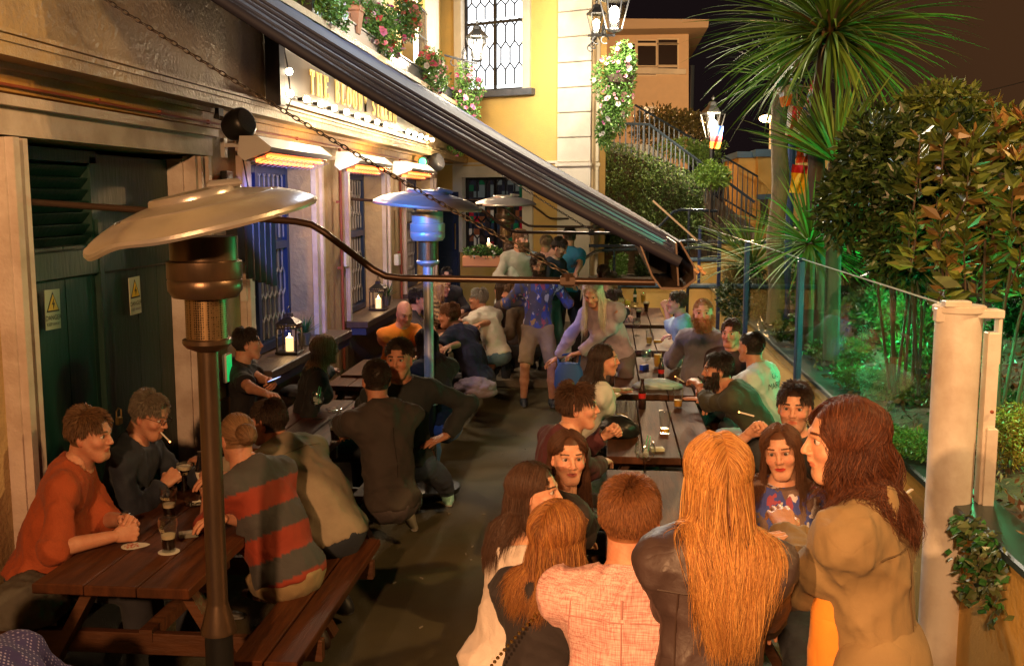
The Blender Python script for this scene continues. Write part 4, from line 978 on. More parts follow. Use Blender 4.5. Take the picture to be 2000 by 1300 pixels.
# ================================================================ FAR BACKGROUND, RIGHT
# low yellow walls with dark blue coping behind the patio
def lowwall(x0, x1, y, z, label, t_=.3):
    s_ = thing('garden_wall', label, 'wall', ((x0+x1)/2, y, 0)); w = MB(); w.box(((x0+x1)/2, y, z/2-.02), (x1-x0, t_, z-.04)); w.build('wall', m_yellow, s_)
    w = MB(); w.box(((x0+x1)/2, y, z), (x1-x0+.06, t_+.08, .05), b=.01); w.build('coping', mat('coping_blue', (.05, .10, .16), .35), s_)
lowwall(-.25, 2.9, 17.6, .86, 'low yellow wall with blue coping behind the farthest table')
lowwall(.75, 3.0, 19.0, 1.22, 'stepped yellow wall with blue coping behind the awning end')
lowwall(2.0, 4.4, 18.9, 1.55, 'higher yellow wall with blue coping seen through the glass')
w = MB(); w.box((.2, 18.4, .5), (1.1, 1.2, .9)); tag(w.build('planting_bed', m_soil), kind='structure')
def shrub(px, py, Y_, r, n, s, cols, label, seed, stems=None, nb=8, m=None, cat='shrub', f=.45): 
    c = at(px, py, Y=Y_); return bush('shrub', label, cat, c, r, n, s, cols, m, nb, stems, seed, f=f)
shrub(1208, 515, 18.2, (.26, .26, .24), 1500, .05, [(.10, .20, .03), (.14, .26, .05)], 'small round lime shrub behind the far wall', 21)
shrub(1262, 515, 18.6, (.28, .28, .28), 1200, .07, DARKG, 'dark shrub between the lime shrub and the awning end', 22)
shrub(1195, 440, 19.3, (.40, .4, .55), 2600, .09, DARKG, 'dark shrub beside the white quoin corner', 23)
# clipped hedge on the bank under the stair
rg = np.random.default_rng(5); n = 15000
px = rg.uniform(1160, 1375, n); u = (px-1160)/215; top = 282+95*np.clip(u-.25, 0, 1)**1.1; py = top+(475-top)*rg.uniform(0, 1, n)**1.0
Pp = np.array([at(a, b_, Y=20.2) for a, b_ in zip(px, py)]); Pp[:, 1] += rg.uniform(-.12, .35, n)+.06*np.sin(Pp[:, 0]*7)+.05*np.sin(Pp[:, 2]*9); Pp[:, 2] += rg.normal(0, .03, n)
hg = leaves(Pp, np.tile([0, -1, .5], (n, 1)), .055, m_leaf, 'hedge', None, [(.10, .17, .05), (.14, .20, .06), (.07, .12, .035)], 6, .6, .7); tag(hg, 'clipped green hedge on the bank below the stair railing', 'hedge')
w = MB()
for (a, b_) in (((-.3, 0), (2.1, 0)),):
    w.prism([(-.45, 20.45, 0), (2.0, 20.45, 0), (2.0, 20.45, 2.15), (.6, 20.45, 3.1), (-.45, 20.45, 3.3)], (0, .5, 0))
tag(w.build('bank', m_soil), kind='structure')
# stairs with railings
m_rail = mat('railing_paint', (.05, .07, .10), .35, metal=.4)
st = thing('stair_railing', 'dark blue sloping stair railing with upright bars above the hedge', 'railing', (1.5, 21, 1.8))
a, k1_, b_ = at(1166, 240, Y=21), at(1268, 243, Y=21), at(1474, 395, Y=21); w = MB()
for off in (0, -.95):
    A_, K_, B_ = [Vector(q)+Vector((0, 0, off)) for q in (a, k1_, b_)]; w.tube([A_, K_, B_], .03, 6)
w.build('handrail', m_rail, st, smooth=True); w = MB()
for seg, nseg in (((a, k1_), 9), ((k1_, b_), 24)):
    for q in range(nseg): p = seg[0]+(seg[1]-seg[0])*q/nseg; w.box((p[0], p[1], p[2]-.47), (.022, .022, .93))
w.build('baluster', m_rail, st)
st2 = thing('stair_railing', 'upper farther stair railing climbing beside the modern house', 'railing', (1.5, 23, 2.8)); w = MB()
a, b_ = at(1240, 205, Y=23), at(1480, 345, Y=23)
for off in (0, -.9): w.tube([Vector(a)+Vector((0, 0, off)), Vector(b_)+Vector((0, 0, off))], .025, 6)
w.build('handrail', m_rail, st2); w = MB()
for q in range(26): p = a+(b_-a)*q/25; w.box((p[0], p[1], p[2]-.45), (.02, .02, .9))
w.build('baluster', m_rail, st2)
w = MB(); A_, K_, B_ = at(1160, 275, Y=21.1), at(1268, 283, Y=21.1), at(1474, 445, Y=21.1)
w.prism([A_, K_, B_, (B_[0], B_[1], 0), (A_[0], A_[1], 0)], (0, 1.8, 0)); tag(w.build('stairs', m_conc), kind='structure')
shrub(1300, 240, 24.5, (1.3, .5, .5), 2600, .12, [(.12, .10, .03), (.16, .13, .04)], 'brownish hedge growing behind the upper stair railing', 24)
shrub(1330, 290, 22.4, (.9, .3, .35), 2400, .07, [(.14, .24, .05)], 'bright shrub showing between the bars of the stair railing', 44)
# modern house
hs = thing('modern_house', 'cream modern house with overhanging slanted roof and dark windows', 'house', (2.5, 39, 0))
def hp(px, py, Y_=38): return Vector(at(px, py, Y=Y_))
w = MB(); w.prism([hp(1150, 20), hp(1345, 60), hp(1345, 330), hp(1150, 330)], (0, 6, 0)); w.build('wall', mat('house_wall', (.70, .50, .32), .7, c2=(.64, .46, .30), bump=.1), hs)
w = MB(); w.prism([hp(1150, 130, 37.8), hp(1340, 135, 37.8), hp(1340, 145, 37.8), hp(1150, 143, 37.8)], (0, .3, 0)); w.build('string_course', m_cream, hs)
w = MB(); w.prism([hp(1150, 36, 36.6), hp(1385, 38, 36.6), hp(1383, 54, 36.6), hp(1150, 58, 36.6)], (.0, 8, 0)); w.build('roof', mat('house_roof', (.5, .36, .24), .7), hs)
for (x0, x1, y0_, y1_) in ((1246, 1281, 80, 84), (1286, 1323, 78, 84), (1246, 1281, 90, 128), (1286, 1323, 88, 127), (1246, 1281, 133, 146), (1286, 1323, 132, 144), (1258, 1280, 209, 242), (1215, 1240, 86, 146)):
    w = MB(); w.prism([hp(x0-3, y0_-3, 37.95), hp(x1+3, y0_-3, 37.95), hp(x1+3, y1_+3, 37.95), hp(x0-3, y1_+3, 37.95)], (0, .2, 0)); F_ = w.build('window', mat('window_cream', (.75, .60, .42), .5), hs)
    w = MB(); w.prism([hp(x0, y0_, 37.9), hp(x1, y0_, 37.9), hp(x1, y1_, 37.9), hp(x0, y1_, 37.9)], (0, .06, 0)); w.build('pane', mat('dark_pane', (.03, .02, .018), .15), F_)
w = MB(); p = hp(1353, 128, 37.7); q = hp(1350, 250, 37.7); w.tube([p, q], .07, 8); w.build('drainpipe', m_rail, hs)
# yellow walls with blue roofs far right, rocks, poles
kb = thing('yellow_kiosk', 'small yellow building with blue flat roof edge behind the palm trunk', 'building', tuple(at(1490, 400, Y=24)*np.array([1, 1, 0])))
w = MB(); w.prism([Vector(at(1443, 308, Y=24)), Vector(at(1478, 306, Y=24)), Vector(at(1478, 480, Y=24)), Vector(at(1443, 480, Y=24))], (0, 3, 0)); w.prism([Vector(at(1480, 304, Y=23.6)), Vector(at(1620, 300, Y=23.6)), Vector(at(1620, 500, Y=23.6)), Vector(at(1480, 500, Y=23.6))], (0, 3, 0)); w.build('wall', m_yellow, kb)
w = MB(); w.prism([Vector(at(1440, 296, Y=23.9)), Vector(at(1478, 296, Y=23.9)), Vector(at(1478, 308, Y=23.9)), Vector(at(1440, 308, Y=23.9))], (0, 3.2, 0)); w.prism([Vector(at(1476, 292, Y=23.4)), Vector(at(1625, 288, Y=23.4)), Vector(at(1625, 305, Y=23.4)), Vector(at(1476, 306, Y=23.4))], (0, 3.4, 0)); w.build('roof_edge', mat('roof_blue', (.04, .13, .26), .4), kb)
w = MB(); w.prism([Vector(at(1486, 388, Y=23.5)), Vector(at(1500, 388, Y=23.5)), Vector(at(1500, 440, Y=23.5)), Vector(at(1486, 440, Y=23.5))], (0, .1, 0)); w.build('window', m_dark, kb)
w = MB(); w.prism([Vector(at(1478, 380, Y=23.45)), Vector(at(1520, 378, Y=23.45)), Vector(at(1520, 388, Y=23.45)), Vector(at(1478, 390, Y=23.45))], (0, .1, 0)); w.build('window_sill', mat('roof_blue', (.04, .13, .26), .4), kb)
# tubular handrails of the steps
def rail(pts, r, label, post=None):
    s_ = thing('handrail', label, 'handrail', (pts[0][0], pts[0][1], 0)); w = MB(); w.tube(pts, r, 10); w.build('tube', mat('rail_tube', (.10, .13, .17), .22, metal=.8), s_, smooth=True)
    if post:
        w = MB()
        for p in post: w.tube([(p[0], p[1], p[2]), (p[0], p[1], .0)], r*.9, 8)
        w.build('post', mat('rail_tube', (.10, .13, .17), .22, metal=.8), s_, smooth=True)
A = lambda x, y, Y: tuple(at(x, y, Y=Y))
rail([A(1118, 520, 13.2), A(1158, 494, 14.2), A(1175, 489, 15), A(1260, 486, 15), A(1390, 484, 15.2)], .024, 'curved dark handrail rising from the steps beside the man in blue', [A(1200, 489, 15), A(1345, 485, 15.1)])
rail([A(1150, 480, 16), A(1240, 480, 16), A(1256, 474, 16.4), A(1285, 445, 17), A(1315, 414, 17.4), A(1330, 410, 17.5), A(1400, 412, 17.7)], .026, 'tall cranked handrail bending up behind the awning end', [A(1346, 411, 17.5)])
rail([A(1310, 476, 17.2), A(1330, 470, 17.2), A(1366, 471, 17.2), A(1385, 478, 17.2)], .03, 'short blue handrail between the awning end and the screen post')
w = MB(); w.bar(at(1275, 392, Y=17.0), at(1362, 470, Y=17.0), .07, .03); tag(w.build('wooden_batten', mat('pale_wood', (.5, .33, .18), .7)), 'pale wooden batten leaning against the hedge', 'batten')
for k in range(3):
    w = MB(); y0_ = [150, 190, 215][k]; w.tube([at(1800+20*k, y0_+60, Y=30), at(2080, y0_-10, Y=26)], .012, 4); tag(w.build('overhead_wire', m_cable), ['highest overhead wire crossing the dark sky', 'middle overhead wire crossing the dark sky', 'lowest overhead wire above the big bush'][k], 'wire')
# lime tree shrub in the centre right
s_ = shrub(1398, 345, 17.8, (.40, .40, .34), 2600, .065, [(.16, .28, .04), (.22, .34, .06), (.10, .20, .03)], 'airy lime green shrub on bare stems before the stair railing', 31, 1.5, f=.35)
flowerbox(1212, 155, 16.8, (.38, .38, .62), 6500, 'large round hanging basket of pink and white flowers on the quoin corner', [(.8, .35, .45), (.8, .75, .7), (.7, .2, .4)], 9, 120)
flowerbox(1190, 245, 17.4, (.22, .25, .45), 2600, 'trailing green plant under the large hanging basket', [(.8, .75, .7)], 10, 14)

# ================================================================ PALMS (cabbage palms) behind the glass
def trunk(w, pts, rad): w.tube(pts, rad, 10)
BL = [(.13, .24, .035), (.18, .30, .05), (.09, .17, .03), (.22, .30, .07)]
c1 = at(1622, 62, Y=9.6); pa = thing('cabbage_palm', 'tall palm whose big leafy head fills the upper right', 'palm tree', (c1[0]+.1, 9.7, .95))
w = MB(); trunk(w, [(c1[0]+.05, 9.8, .95), (c1[0]-.02, 9.75, 2.2), (c1[0]-.08, 9.7, 3.0), tuple(c1)], [.09, .08, .075, .08]); w.build('trunk', m_bark, pa, smooth=True)
blades('crown', m_blade, pa, tuple(c1), 430, 1.28, 1.2, .017, .62, .5, 9, 5, BL)
blades('dead_leaves', m_blade, pa, tuple(c1-np.array([0, 0, .12])), 60, .75, .5, .014, 1.5, -.2, 7, 8, [(.22, .13, .05), (.16, .10, .04)])
c2 = at(1632, 318, Y=9.0); pb = thing('cabbage_palm', 'middle palm with upright fan of leaves under the big crown', 'palm tree', (c2[0], 9.0, .95))
w = MB(); trunk(w, [(c2[0]+.04, 9.05, .95), tuple(c2)], [.07, .06]); w.build('trunk', m_bark, pb, smooth=True)
blades('crown', m_blade, pb, tuple(c2), 210, .84, .55, .014, .28, .85, 7, 6, BL)
c3 = at(1582, 475, Y=9.6); pc_ = thing('cabbage_palm', 'low palm with spiky leaves behind the second glass panel', 'palm tree', (c3[0], 9.6, .95))
w = MB(); trunk(w, [(c3[0], 9.6, .95), tuple(c3)], [.06, .05]); w.build('trunk', m_bark, pc_, smooth=True)
blades('crown', m_blade, pc_, tuple(c3), 190, .85, 1.0, .012, .45, .5, 7, 7, [(.10, .24, .05), (.14, .30, .06)])
c4 = at(1470, 520, Y=13.5); pd = thing('flax_plant', 'arching sword leaved plant left of the palm trunk', 'plant', (c4[0], 13.5, .9))
blades('leaves', m_blade, pd, tuple(c4), 120, 1.0, .6, .016, .8, .5, 8, 9, BL)
tt = at(1527, 175, Y=12); tr_ = thing('cabbage_palm', 'straight bare palm trunk hung with flags', 'palm tree', (tt[0], 12, .9))
w = MB(); rr_ = [.095+.006*math.sin(k*1.7) for k in range(14)]; w.tube([(tt[0]+.02*math.sin(k), 12+.01*math.cos(k*2), .9+(tt[2]-.9)*k/13) for k in range(14)], rr_, 12); w.build('trunk', mat('palm_trunk', (.20, .14, .07), .85, c2=(.12, .09, .05), scale=14, stretch=(1, 1, .4), bump=.9, bscale=25), tr_, smooth=True)
blades('crown', m_blade, tr_, (tt[0], 12, tt[2]+.1), 110, .85, 1.1, .014, .7, .4, 7, 12, BL)
q = at(1548, 250, Y=12.4); fp = thing('flag_pole', 'dark blue pole beside the palm trunk carrying flags', 'pole', (q[0], 12.4, .9)); w = MB(); w.tube([(q[0], 12.4, .9), (q[0], 12.4, at(1548, 130, Y=12.4)[2])], .045, 8); w.build('pole', m_navyp, fp, smooth=True)
# flags
m_flag = mat('flag_cloth', rough=.7, attr=True)
def flag(px, py, Y_, w_, h_, ang, fn, label, seed=0):
    c = at(px, py, Y=Y_); n = 14; V = []; Cc = []; Fq = []
    ca, sa = math.cos(ang), math.sin(ang)
    for j in range(n+1):
        for i in range(n+1):
            u, v = i/n, j/n; a = (u-.5)*w_*(1-.25*v); b_ = (v-.5)*h_
            V.append((c[0]+a*ca-b_*sa*-1*-1, c[1]+.035*math.sin(u*9+seed+v*3)+.02*math.sin(v*8), c[2]-(b_*ca+a*sa)))
    for j in range(n):
        for i in range(n): q = j*(n+1)+i; Fq.append((q, q+1, q+n+2, q+n+1))
    # crisp bands: split vertices per face
    V2 = []; F2 = []
    for k, f_ in enumerate(Fq):
        j, i = divmod(k, n); col = fn((i+.5)/n, (j+.5)/n); st_ = len(V2); V2 += [V[x] for x in f_]; Cc += [col]*4; F2.append((st_, st_+1, st_+2, st_+3))
    Vb = [(x, y+.004, z) for x, y, z in V2]; nb_ = len(V2); F2 += [tuple(i+nb_ for i in f_[::-1]) for f_ in F2]
    return tag(mesh_np('flag', V2+Vb, F2, m_flag, None, True, {'col': Cc+Cc}), label, 'flag', 'flags hung between the palms')
GRN, WHT, ORA, RED, BLU, YEL, BLK = (.02, .25, .08), (.75, .72, .68), (.85, .22, .03), (.55, .02, .03), (.03, .08, .35), (.85, .55, .03), (.02, .02, .02)
flag(1532, 180, 9.9, .13, .26, -.25, lambda u, v: GRN if v < .3 else WHT if v < .64 else ORA, 'flag of green, white and orange bands on top of the bare trunk')
flag(1590, 192, 9.9, .15, .30, .35, lambda u, v: BLU if abs(u-.45) < .10 or abs(v-.5) < .07 else WHT if abs(u-.45) < .2 or abs(v-.5) < .14 else RED, 'red flag with white edged dark cross right of the trunk', 2)
flag(1553, 238, 9.9, .17, .28, .2, lambda u, v: WHT if u < .25 or u > .9 else RED, 'red and white flag hanging under the tricolour', 1)
flag(1574, 236, 9.8, .17, .28, .5, lambda u, v: BLU if (.12 < v < .2 or .8 < v < .88 or abs(abs(u-.5)+abs(v-.5)-.17) < .05) else WHT, 'white flag with blue stripes beside the red and white one', 3)
flag(1571, 290, 9.8, .18, .26, -.05, lambda u, v: WHT if (abs(u-.5) < .1 and abs(v-.5) < .3) or (abs(v-.5) < .1 and abs(u-.5) < .3) else (.8, .12, .04), 'red flag with a white cross lower on the dark pole', 4)
flag(1560, 350, 9.8, .16, .26, .1, lambda u, v: YEL if v > .25 else RED, 'yellow and red flag lowest on the dark pole', 5)
flag(1399, 268, 19.8, .24, .42, .1, lambda u, v: BLU if v < .4 else RED if v < .7 else ORA, 'small red and blue flag hanging on the lit lantern pole', 6)
# big evergreen and photinia
cb = at(1800, 400, Y=7.6)
bush('evergreen_bush', 'large dark glossy evergreen bush behind the near glass panel', 'bush', tuple(cb), (.60, .8, .70), 17000, .09, DARKG, m_leafg, 20, .95, 41, .5, f=.42)
cb2 = at(1840, 250, Y=8.6)
bush('yellow_green_bush', 'yellow green leafy bush top above the evergreen', 'bush', tuple(cb2), (.62, .7, .30), 7000, .075, [(.13, .18, .03), (.09, .14, .03), (.16, .2, .05)], m_leaf, 16, .95, 42, .4, f=.42)
ph = at(1945, 370, Y=6.3); rg = np.random.default_rng(9); P_ = []; N_ = []
s_ = thing('photinia_bush', 'large leaved bush with bronze young shoots at the right edge', 'bush', (ph[0], ph[1], .95)); stw = MB()
for k in range(58):
    q = ph+np.array([rg.uniform(-.48, .60), rg.uniform(-.3, .5), rg.uniform(-.42, .42)]); stw.tube([q+np.array([rg.normal(0, .05), .02, -.35]), q-np.array([0, 0, .15]), q], [.007, .005, .003], 5)
    for j in range(26):
        t_ = rg.uniform(0, 1); p = q-np.array([0, 0, .34*t_]); a = rg.uniform(0, 6.28); P_.append(p); N_.append((1.2*math.cos(a), 1.2*math.sin(a), .9-.6*t_))
for k in range(6): a = rg.uniform(-.2, .3); stw.tube([(ph[0]+a, ph[1]+rg.uniform(-.1, .3), .95), (ph[0]+a*1.3, ph[1], 1.6), (ph[0]+a*2, ph[1], 2.1)], [.012, .010, .007], 7)
leaves(P_, N_, .14, m_leafg, 'foliage', s_, [(.09, .13, .025), (.14, .17, .03), (.07, .10, .02), (.19, .12, .04), (.10, .14, .03)], 3, .42, .35, .2); stw.build('stem', m_bark, s_, smooth=True)
P_ = []; N_ = []
for k in range(13):
    q = ph+np.array([rg.uniform(-.42, .4), rg.uniform(-.3, .2), rg.uniform(.1, .5)])
    for j in range(7): a = rg.uniform(0, 6.28); P_.append(q+rg.normal(0, .01, 3)); N_.append((math.cos(a)*.8, math.sin(a)*.8, .9))
leaves(P_, N_, .10, m_leafg, 'young_shoots', s_, [(.20, .08, .03), (.17, .11, .03), (.14, .13, .03)], 4, .34, .3, .2)
# undergrowth in the bed
def gshrub(px, py, r, n, s, cols, label, seed, z=1.05, asp=.45, m=None):
    z -= .1
    c = at(px, py, Z=z); return bush('garden_plant', label, 'plant', (c[0], c[1], z), r, n, s, cols, m, 7, None, seed, .2, None, 1.0, asp, .5)
gshrub(1600, 590, (.3, .35, .3), 2600, .10, [(.08, .20, .05)], 'grassy tuft lit green behind the nearest blue post', 51, 1.2, .12)
gshrub(1700, 600, (.38, .4, .25), 2600, .07, [(.06, .2, .06), (.10, .25, .06)], 'low leafy plant in the green floodlight', 52, 1.2)
gshrub(1790, 640, (.3, .4, .25), 1700, .07, GREEN, 'leafy plant under the big evergreen stems', 53, 1.15)
gshrub(1680, 740, (.32, .4, .12), 3600, .035, [(.07, .15, .03), (.10, .20, .04)], 'feathery low plant spreading behind the khaki coat', 54, 1.05, .3)
gshrub(1800, 870, (.2, .25, .12), 2600, .035, [(.05, .22, .05), (.10, .26, .05)], 'bright green feathery plant left of the white post', 55, 1.05, .3)
gshrub(1700, 860, (.2, .3, .10), 1800, .04, GREEN, 'low green plant against the glass', 56, 1.03, .4)
gshrub(1975, 850, (.22, .25, .20), 4200, .035, [(.20, .20, .03), (.26, .24, .05)], 'yellow green conifer right of the white post', 57, 1.15, .3)
gshrub(1950, 780, (.2, .2, .10), 900, .05, [(.05, .2, .08)], 'small green plants behind the white post', 58, 1.02)
c = at(1935, 960, Y=4.7); rg = np.random.default_rng(4); P_ = np.array([(1.72+rg.normal(0, .02)-.06*abs(math.sin(k)), 4.6+rg.uniform(-.28, .25), 0.88-.35*rg.uniform(0, 1)**2) for k in range(260)])
tag(leaves(P_, np.tile([-.8, -.4, -.3], (260, 1)), .055, m_leafg, 'ivy', None, [(.10, .14, .05), (.16, .2, .09), (.05, .2, .05)], 3, .8, .5), 'variegated ivy hanging over the yellow planter wall', 'ivy')
rg = np.random.default_rng(14); n = 4200
P_ = np.stack([1.78+rg.uniform(0, 3.2, n)**1.0, rg.uniform(3.2, 13, n), np.zeros(n)], 1); P_[:, 2] = .83+.10*np.minimum(P_[:, 0]-1.7, 5)+rg.uniform(0, .06, n)
lt_ = leaves(P_, np.tile([0, 0, .4], (n, 1)), .06, m_leaf, 'leaf_litter', None, [(.14, .08, .04), (.09, .05, .03), (.20, .13, .07), (.05, .09, .03)], 9, .6, 1.0); tag(lt_, 'dry fallen leaves covering the raised garden soil', 'leaves', kind='stuff')
for k, (px, py, r, n, s, cols, lab) in enumerate((
    (1665, 545, (.40, .40, .34), 3200, .085, DARKG, 'glossy dark shrub left of the lit green leaves'), (1760, 560, (.42, .5, .32), 3400, .08, GREEN, 'leafy shrub under the big evergreen'),
    (1850, 520, (.40, .5, .35), 3000, .09, DARKG, 'dark shrub behind the top of the white post'), (1560, 640, (.25, .3, .22), 1800, .07, GREEN, 'shrub behind the nearest blue post'),
    (1640, 690, (.28, .4, .12), 2400, .045, [(.09, .16, .04)], 'low soft fern like plant by the glass'), (1770, 760, (.30, .3, .12), 2400, .045, [(.10, .17, .03)], 'low fern like plant near the khaki coat'),
    (1800, 690, (.34, .4, .22), 2600, .065, GREEN, 'leafy plant between the evergreen stems and the white post'), (1725, 610, (.3, .4, .26), 2400, .075, [(.05, .16, .05), (.08, .2, .05)], 'leafy plant around the evergreen stems'), (1990, 640, (.3, .3, .3), 2200, .08, DARKG, 'dark plant right of the white post among photinia stems'),
    (1720, 655, (.3, .4, .10), 1500, .06, [(.22, .10, .05), (.10, .12, .04)], 'reddish low plant among dead leaves'))): gshrub(px, py, r, n, s, cols, lab, 70+k, [1.35, 1.3, 1.5, 1.15, 1.05, 1.0, 1.2, 1.3, 1.2, 1.05][k])
# back hedge behind the garden, dark
bush('dark_hedge', 'dark wall of bushes closing the garden at the right', 'hedge', (4.6, 9.5, 1.9), (1.3, 4.2, 1.1), 16000, .13, DARKG, m_leaf, 26, None, 61, .6, f=.35)
bush('dark_hedge', 'dark shrubs behind the low palm', 'hedge', (2.9, 13.6, 1.55), (.8, 1.6, .8), 8000, .10, DARKG, m_leaf, 14, None, 62, .6, f=.4)
bush('dark_hedge', 'dark leafy shrubs spilling over the far end of the planter wall', 'hedge', (1.95, 14.2, .95), (.36, 2.6, .55), 9000, .08, DARKG, m_leaf, 16, None, 63, .4, f=.4)
# planter on the far window
c = at(943, 510, Y=16.0); bx = thing('flower_planter', 'terracotta window box with small white flowers and a candle glow above', 'planter', (c[0], c[1], c[2]-.1))
w = MB(); w.box(c, (.62, .2, .18), b=.02); w.build('box', mat('terracotta', (.55, .24, .12), .7), bx)
P_, N_ = blob_points([(c+np.array([0, 0, .14]), (.33, .14, .10))], 900, RNG, .2); leaves(P_, N_, .05, m_leaf, 'foliage', bx, GREEN, 3); P_, N_ = blob_points([(c+np.array([.05, 0, .14]), (.36, .16, .13))], 26, RNG, .9); flowers(P_, N_, .03, [(.75, .7, .65)], 'blossoms', bx)
w = MB(); w.lathe([(.03, 0), (.03, .09), (.0001, .09)], c+np.array([.08, .1, .2]), 12); cn = w.build('candle', m_candle, bx); w = MB(); w.lathe([(.001, 0), (.012, .015), (.007, .035), (.0005, .06)], c+np.array([.08, .1, .3]), 8); w.build('flame', m_flame, cn)

w = MB(); w.tube([at(1515, 140, Y=9.95), at(1560, 168, Y=9.9), at(1600, 172, Y=9.9), at(1640, 120, Y=9.7)], .005, 5); w.tube([at(1556, 165, Y=9.9), at(1562, 390, Y=9.85)], .005, 5); tag(w.build('rope', m_paper), 'thin cord strung between the palms with the flags on it', 'rope')
rg = np.random.default_rng(8); w = MB()
for k in range(20):
    x, y = rg.uniform(-1.3, -.4), rg.uniform(4.6, 12); a = rg.uniform(0, 3); w.box((x, y, .004), (.028 if k % 3 else .012, .008 if k % 3 else .010, .006), rz=a)
tag(w.build('floor_litter', mat('litter_paper', (.22, .19, .15), .9)), 'cigarette ends and scraps lying on the dark floor', 'litter', kind='stuff')
# ================================================================ PEOPLE: implicit surfaces turned into meshes
def nrm(v): v = np.asarray(v, float); return v/(np.linalg.norm(v)+1e-12)
def rotm(ax, a):
    return np.array(Matrix.Rotation(a, 3, ax))
class Sdf:
    def __init__(s): s.p = []
    def cone(s, a, b, ra, rb, k=.03, fr=None, sub=False, cut=None):
        s.p.append(('c', np.array(a, float), np.array(b, float), ra, rb, k, fr, sub, cut)); return s
    def ell(s, c, r, k=.02, fr=None, sub=False): s.p.append(('e', np.array(c, float), np.array(r, float), 0, 0, k, fr, sub, None)); return s
    def ev(s, P):
        D = None
        for t, a, b, ra, rb, k, fr, sub, cut in s.p:
            if t == 'c':
                Q, A, B = P, a, b; sc = 1
                if fr is not None:      # frame (3x3 rows = axes, scale): flattened limbs and torso
                    M, S = fr; Q = ((P-a)@M.T)*S; B = (M@(b-a))*S; A = np.zeros(3)
                ba = B-A; pa = Q-A; h = np.clip((pa@ba)/(ba@ba+1e-12), 0, 1); d = np.linalg.norm(pa-h[:, None]*ba, axis=1)-(ra+(rb-ra)*h)
            else:
                M = fr if fr is not None else np.eye(3); Q = ((P-a)@M.T)/b; l = np.linalg.norm(Q, axis=1); d = (l-1)*b.min()*(.6+.4*np.minimum(l, 1))
                l2 = np.linalg.norm(Q/b, axis=1)+1e-9; d = l*(l-1)/l2
            if cut is not None:
                for (o, n_) in cut: d = np.maximum(d, (P-o)@n_)
            if sub: 
                d = -d; h = np.clip(.5+.5*(D-d)/-k*-1, 0, 1) if False else None
                hh = np.clip(.5-.5*(d-D)/k*-1, 0, 1); D = np.maximum(D, d) + hh*(1-hh)*0 + (np.maximum(k-np.abs(D-d), 0)**2)/(4*k)
            elif D is None: D = d
            else: D = np.minimum(D, d)-(np.maximum(k-np.abs(D-d), 0)**2)/(4*k)
        return D
    def bounds(s, pad=.03):
        lo = np.full(3, 1e9); hi = -lo
        for t, a, b, ra, rb, k, fr, sub, cut in s.p:
            if sub: continue
            if t == 'c':
                r = max(ra, rb); 
                if fr is not None: r = r/np.min(fr[1])
                lo = np.minimum(lo, np.minimum(a, b)-r); hi = np.maximum(hi, np.maximum(a, b)+r)
            else: lo = np.minimum(lo, a-b.max()); hi = np.maximum(hi, a+b.max())
        return lo-pad, hi+pad
def nets(f, lo, hi, h):
    "surface nets: mesh of the zero set of f"
    n = np.ceil((hi-lo)/h).astype(int)+1; ax = [lo[i]+h*np.arange(n[i]) for i in range(3)]
    G = np.stack(np.meshgrid(*ax, indexing='ij'), -1).reshape(-1, 3)
    D = np.concatenate([f(G[i:i+400000]) for i in range(0, len(G), 400000)]).reshape(n)
    S = D < 0; c = n-1
    cnt = sum(S[i:i+c[0], j:j+c[1], k:k+c[2]].astype(np.int8) for i in (0, 1) for j in (0, 1) for k in (0, 1))
    act = (cnt > 0) & (cnt < 8); idx = np.full(c, -1); ii = np.argwhere(act); idx[act] = np.arange(len(ii))
    acc = np.zeros((len(ii), 3)); w = np.zeros(len(ii)); X, Y, Z = ii.T
    cor = [(i, j, k) for i in (0, 1) for j in (0, 1) for k in (0, 1)]
    for a in range(8):
        for b in range(a+1, 8):
            A, B = cor[a], cor[b]
            if sum(abs(p-q) for p, q in zip(A, B)) != 1: continue
            da = D[X+A[0], Y+A[1], Z+A[2]]; db = D[X+B[0], Y+B[1], Z+B[2]]; m = (da < 0) != (db < 0)
            t = np.where(m, da/(da-db+1e-15), 0)[:, None]; p = np.array(A)+(np.array(B)-np.array(A))*t; acc += np.where(m[:, None], p, 0); w += m
    V = lo+h*(ii+acc/w[:, None]); F = []
    for d in range(3):
        u, v = (d+1) % 3, (d+2) % 3
        sl = [slice(0, c[0]), slice(0, c[1]), slice(0, c[2])]; s2 = list(sl); sl[u] = slice(1, c[u]); sl[v] = slice(1, c[v]); s2[u] = slice(1, c[u]); s2[v] = slice(1, c[v]); s2[d] = slice(1, c[d]+1)
        a = S[tuple(sl)]; b = S[tuple(s2)]; m = np.argwhere(a != b)
        if not len(m): continue
        fl = a[tuple(m.T)]; m[:, u] += 1; m[:, v] += 1
        e = np.zeros(3, int); eu = e.copy(); eu[u] = 1; ev_ = e.copy(); ev_[v] = 1
        q = [m-eu-ev_, m-ev_, m, m-eu]; q = np.stack([idx[tuple(x.T)] for x in q], 1)
        q[~fl] = q[~fl][:, ::-1]; F.append(q)
    F = np.concatenate(F); F = F[(F >= 0).all(1)]
    return V, F

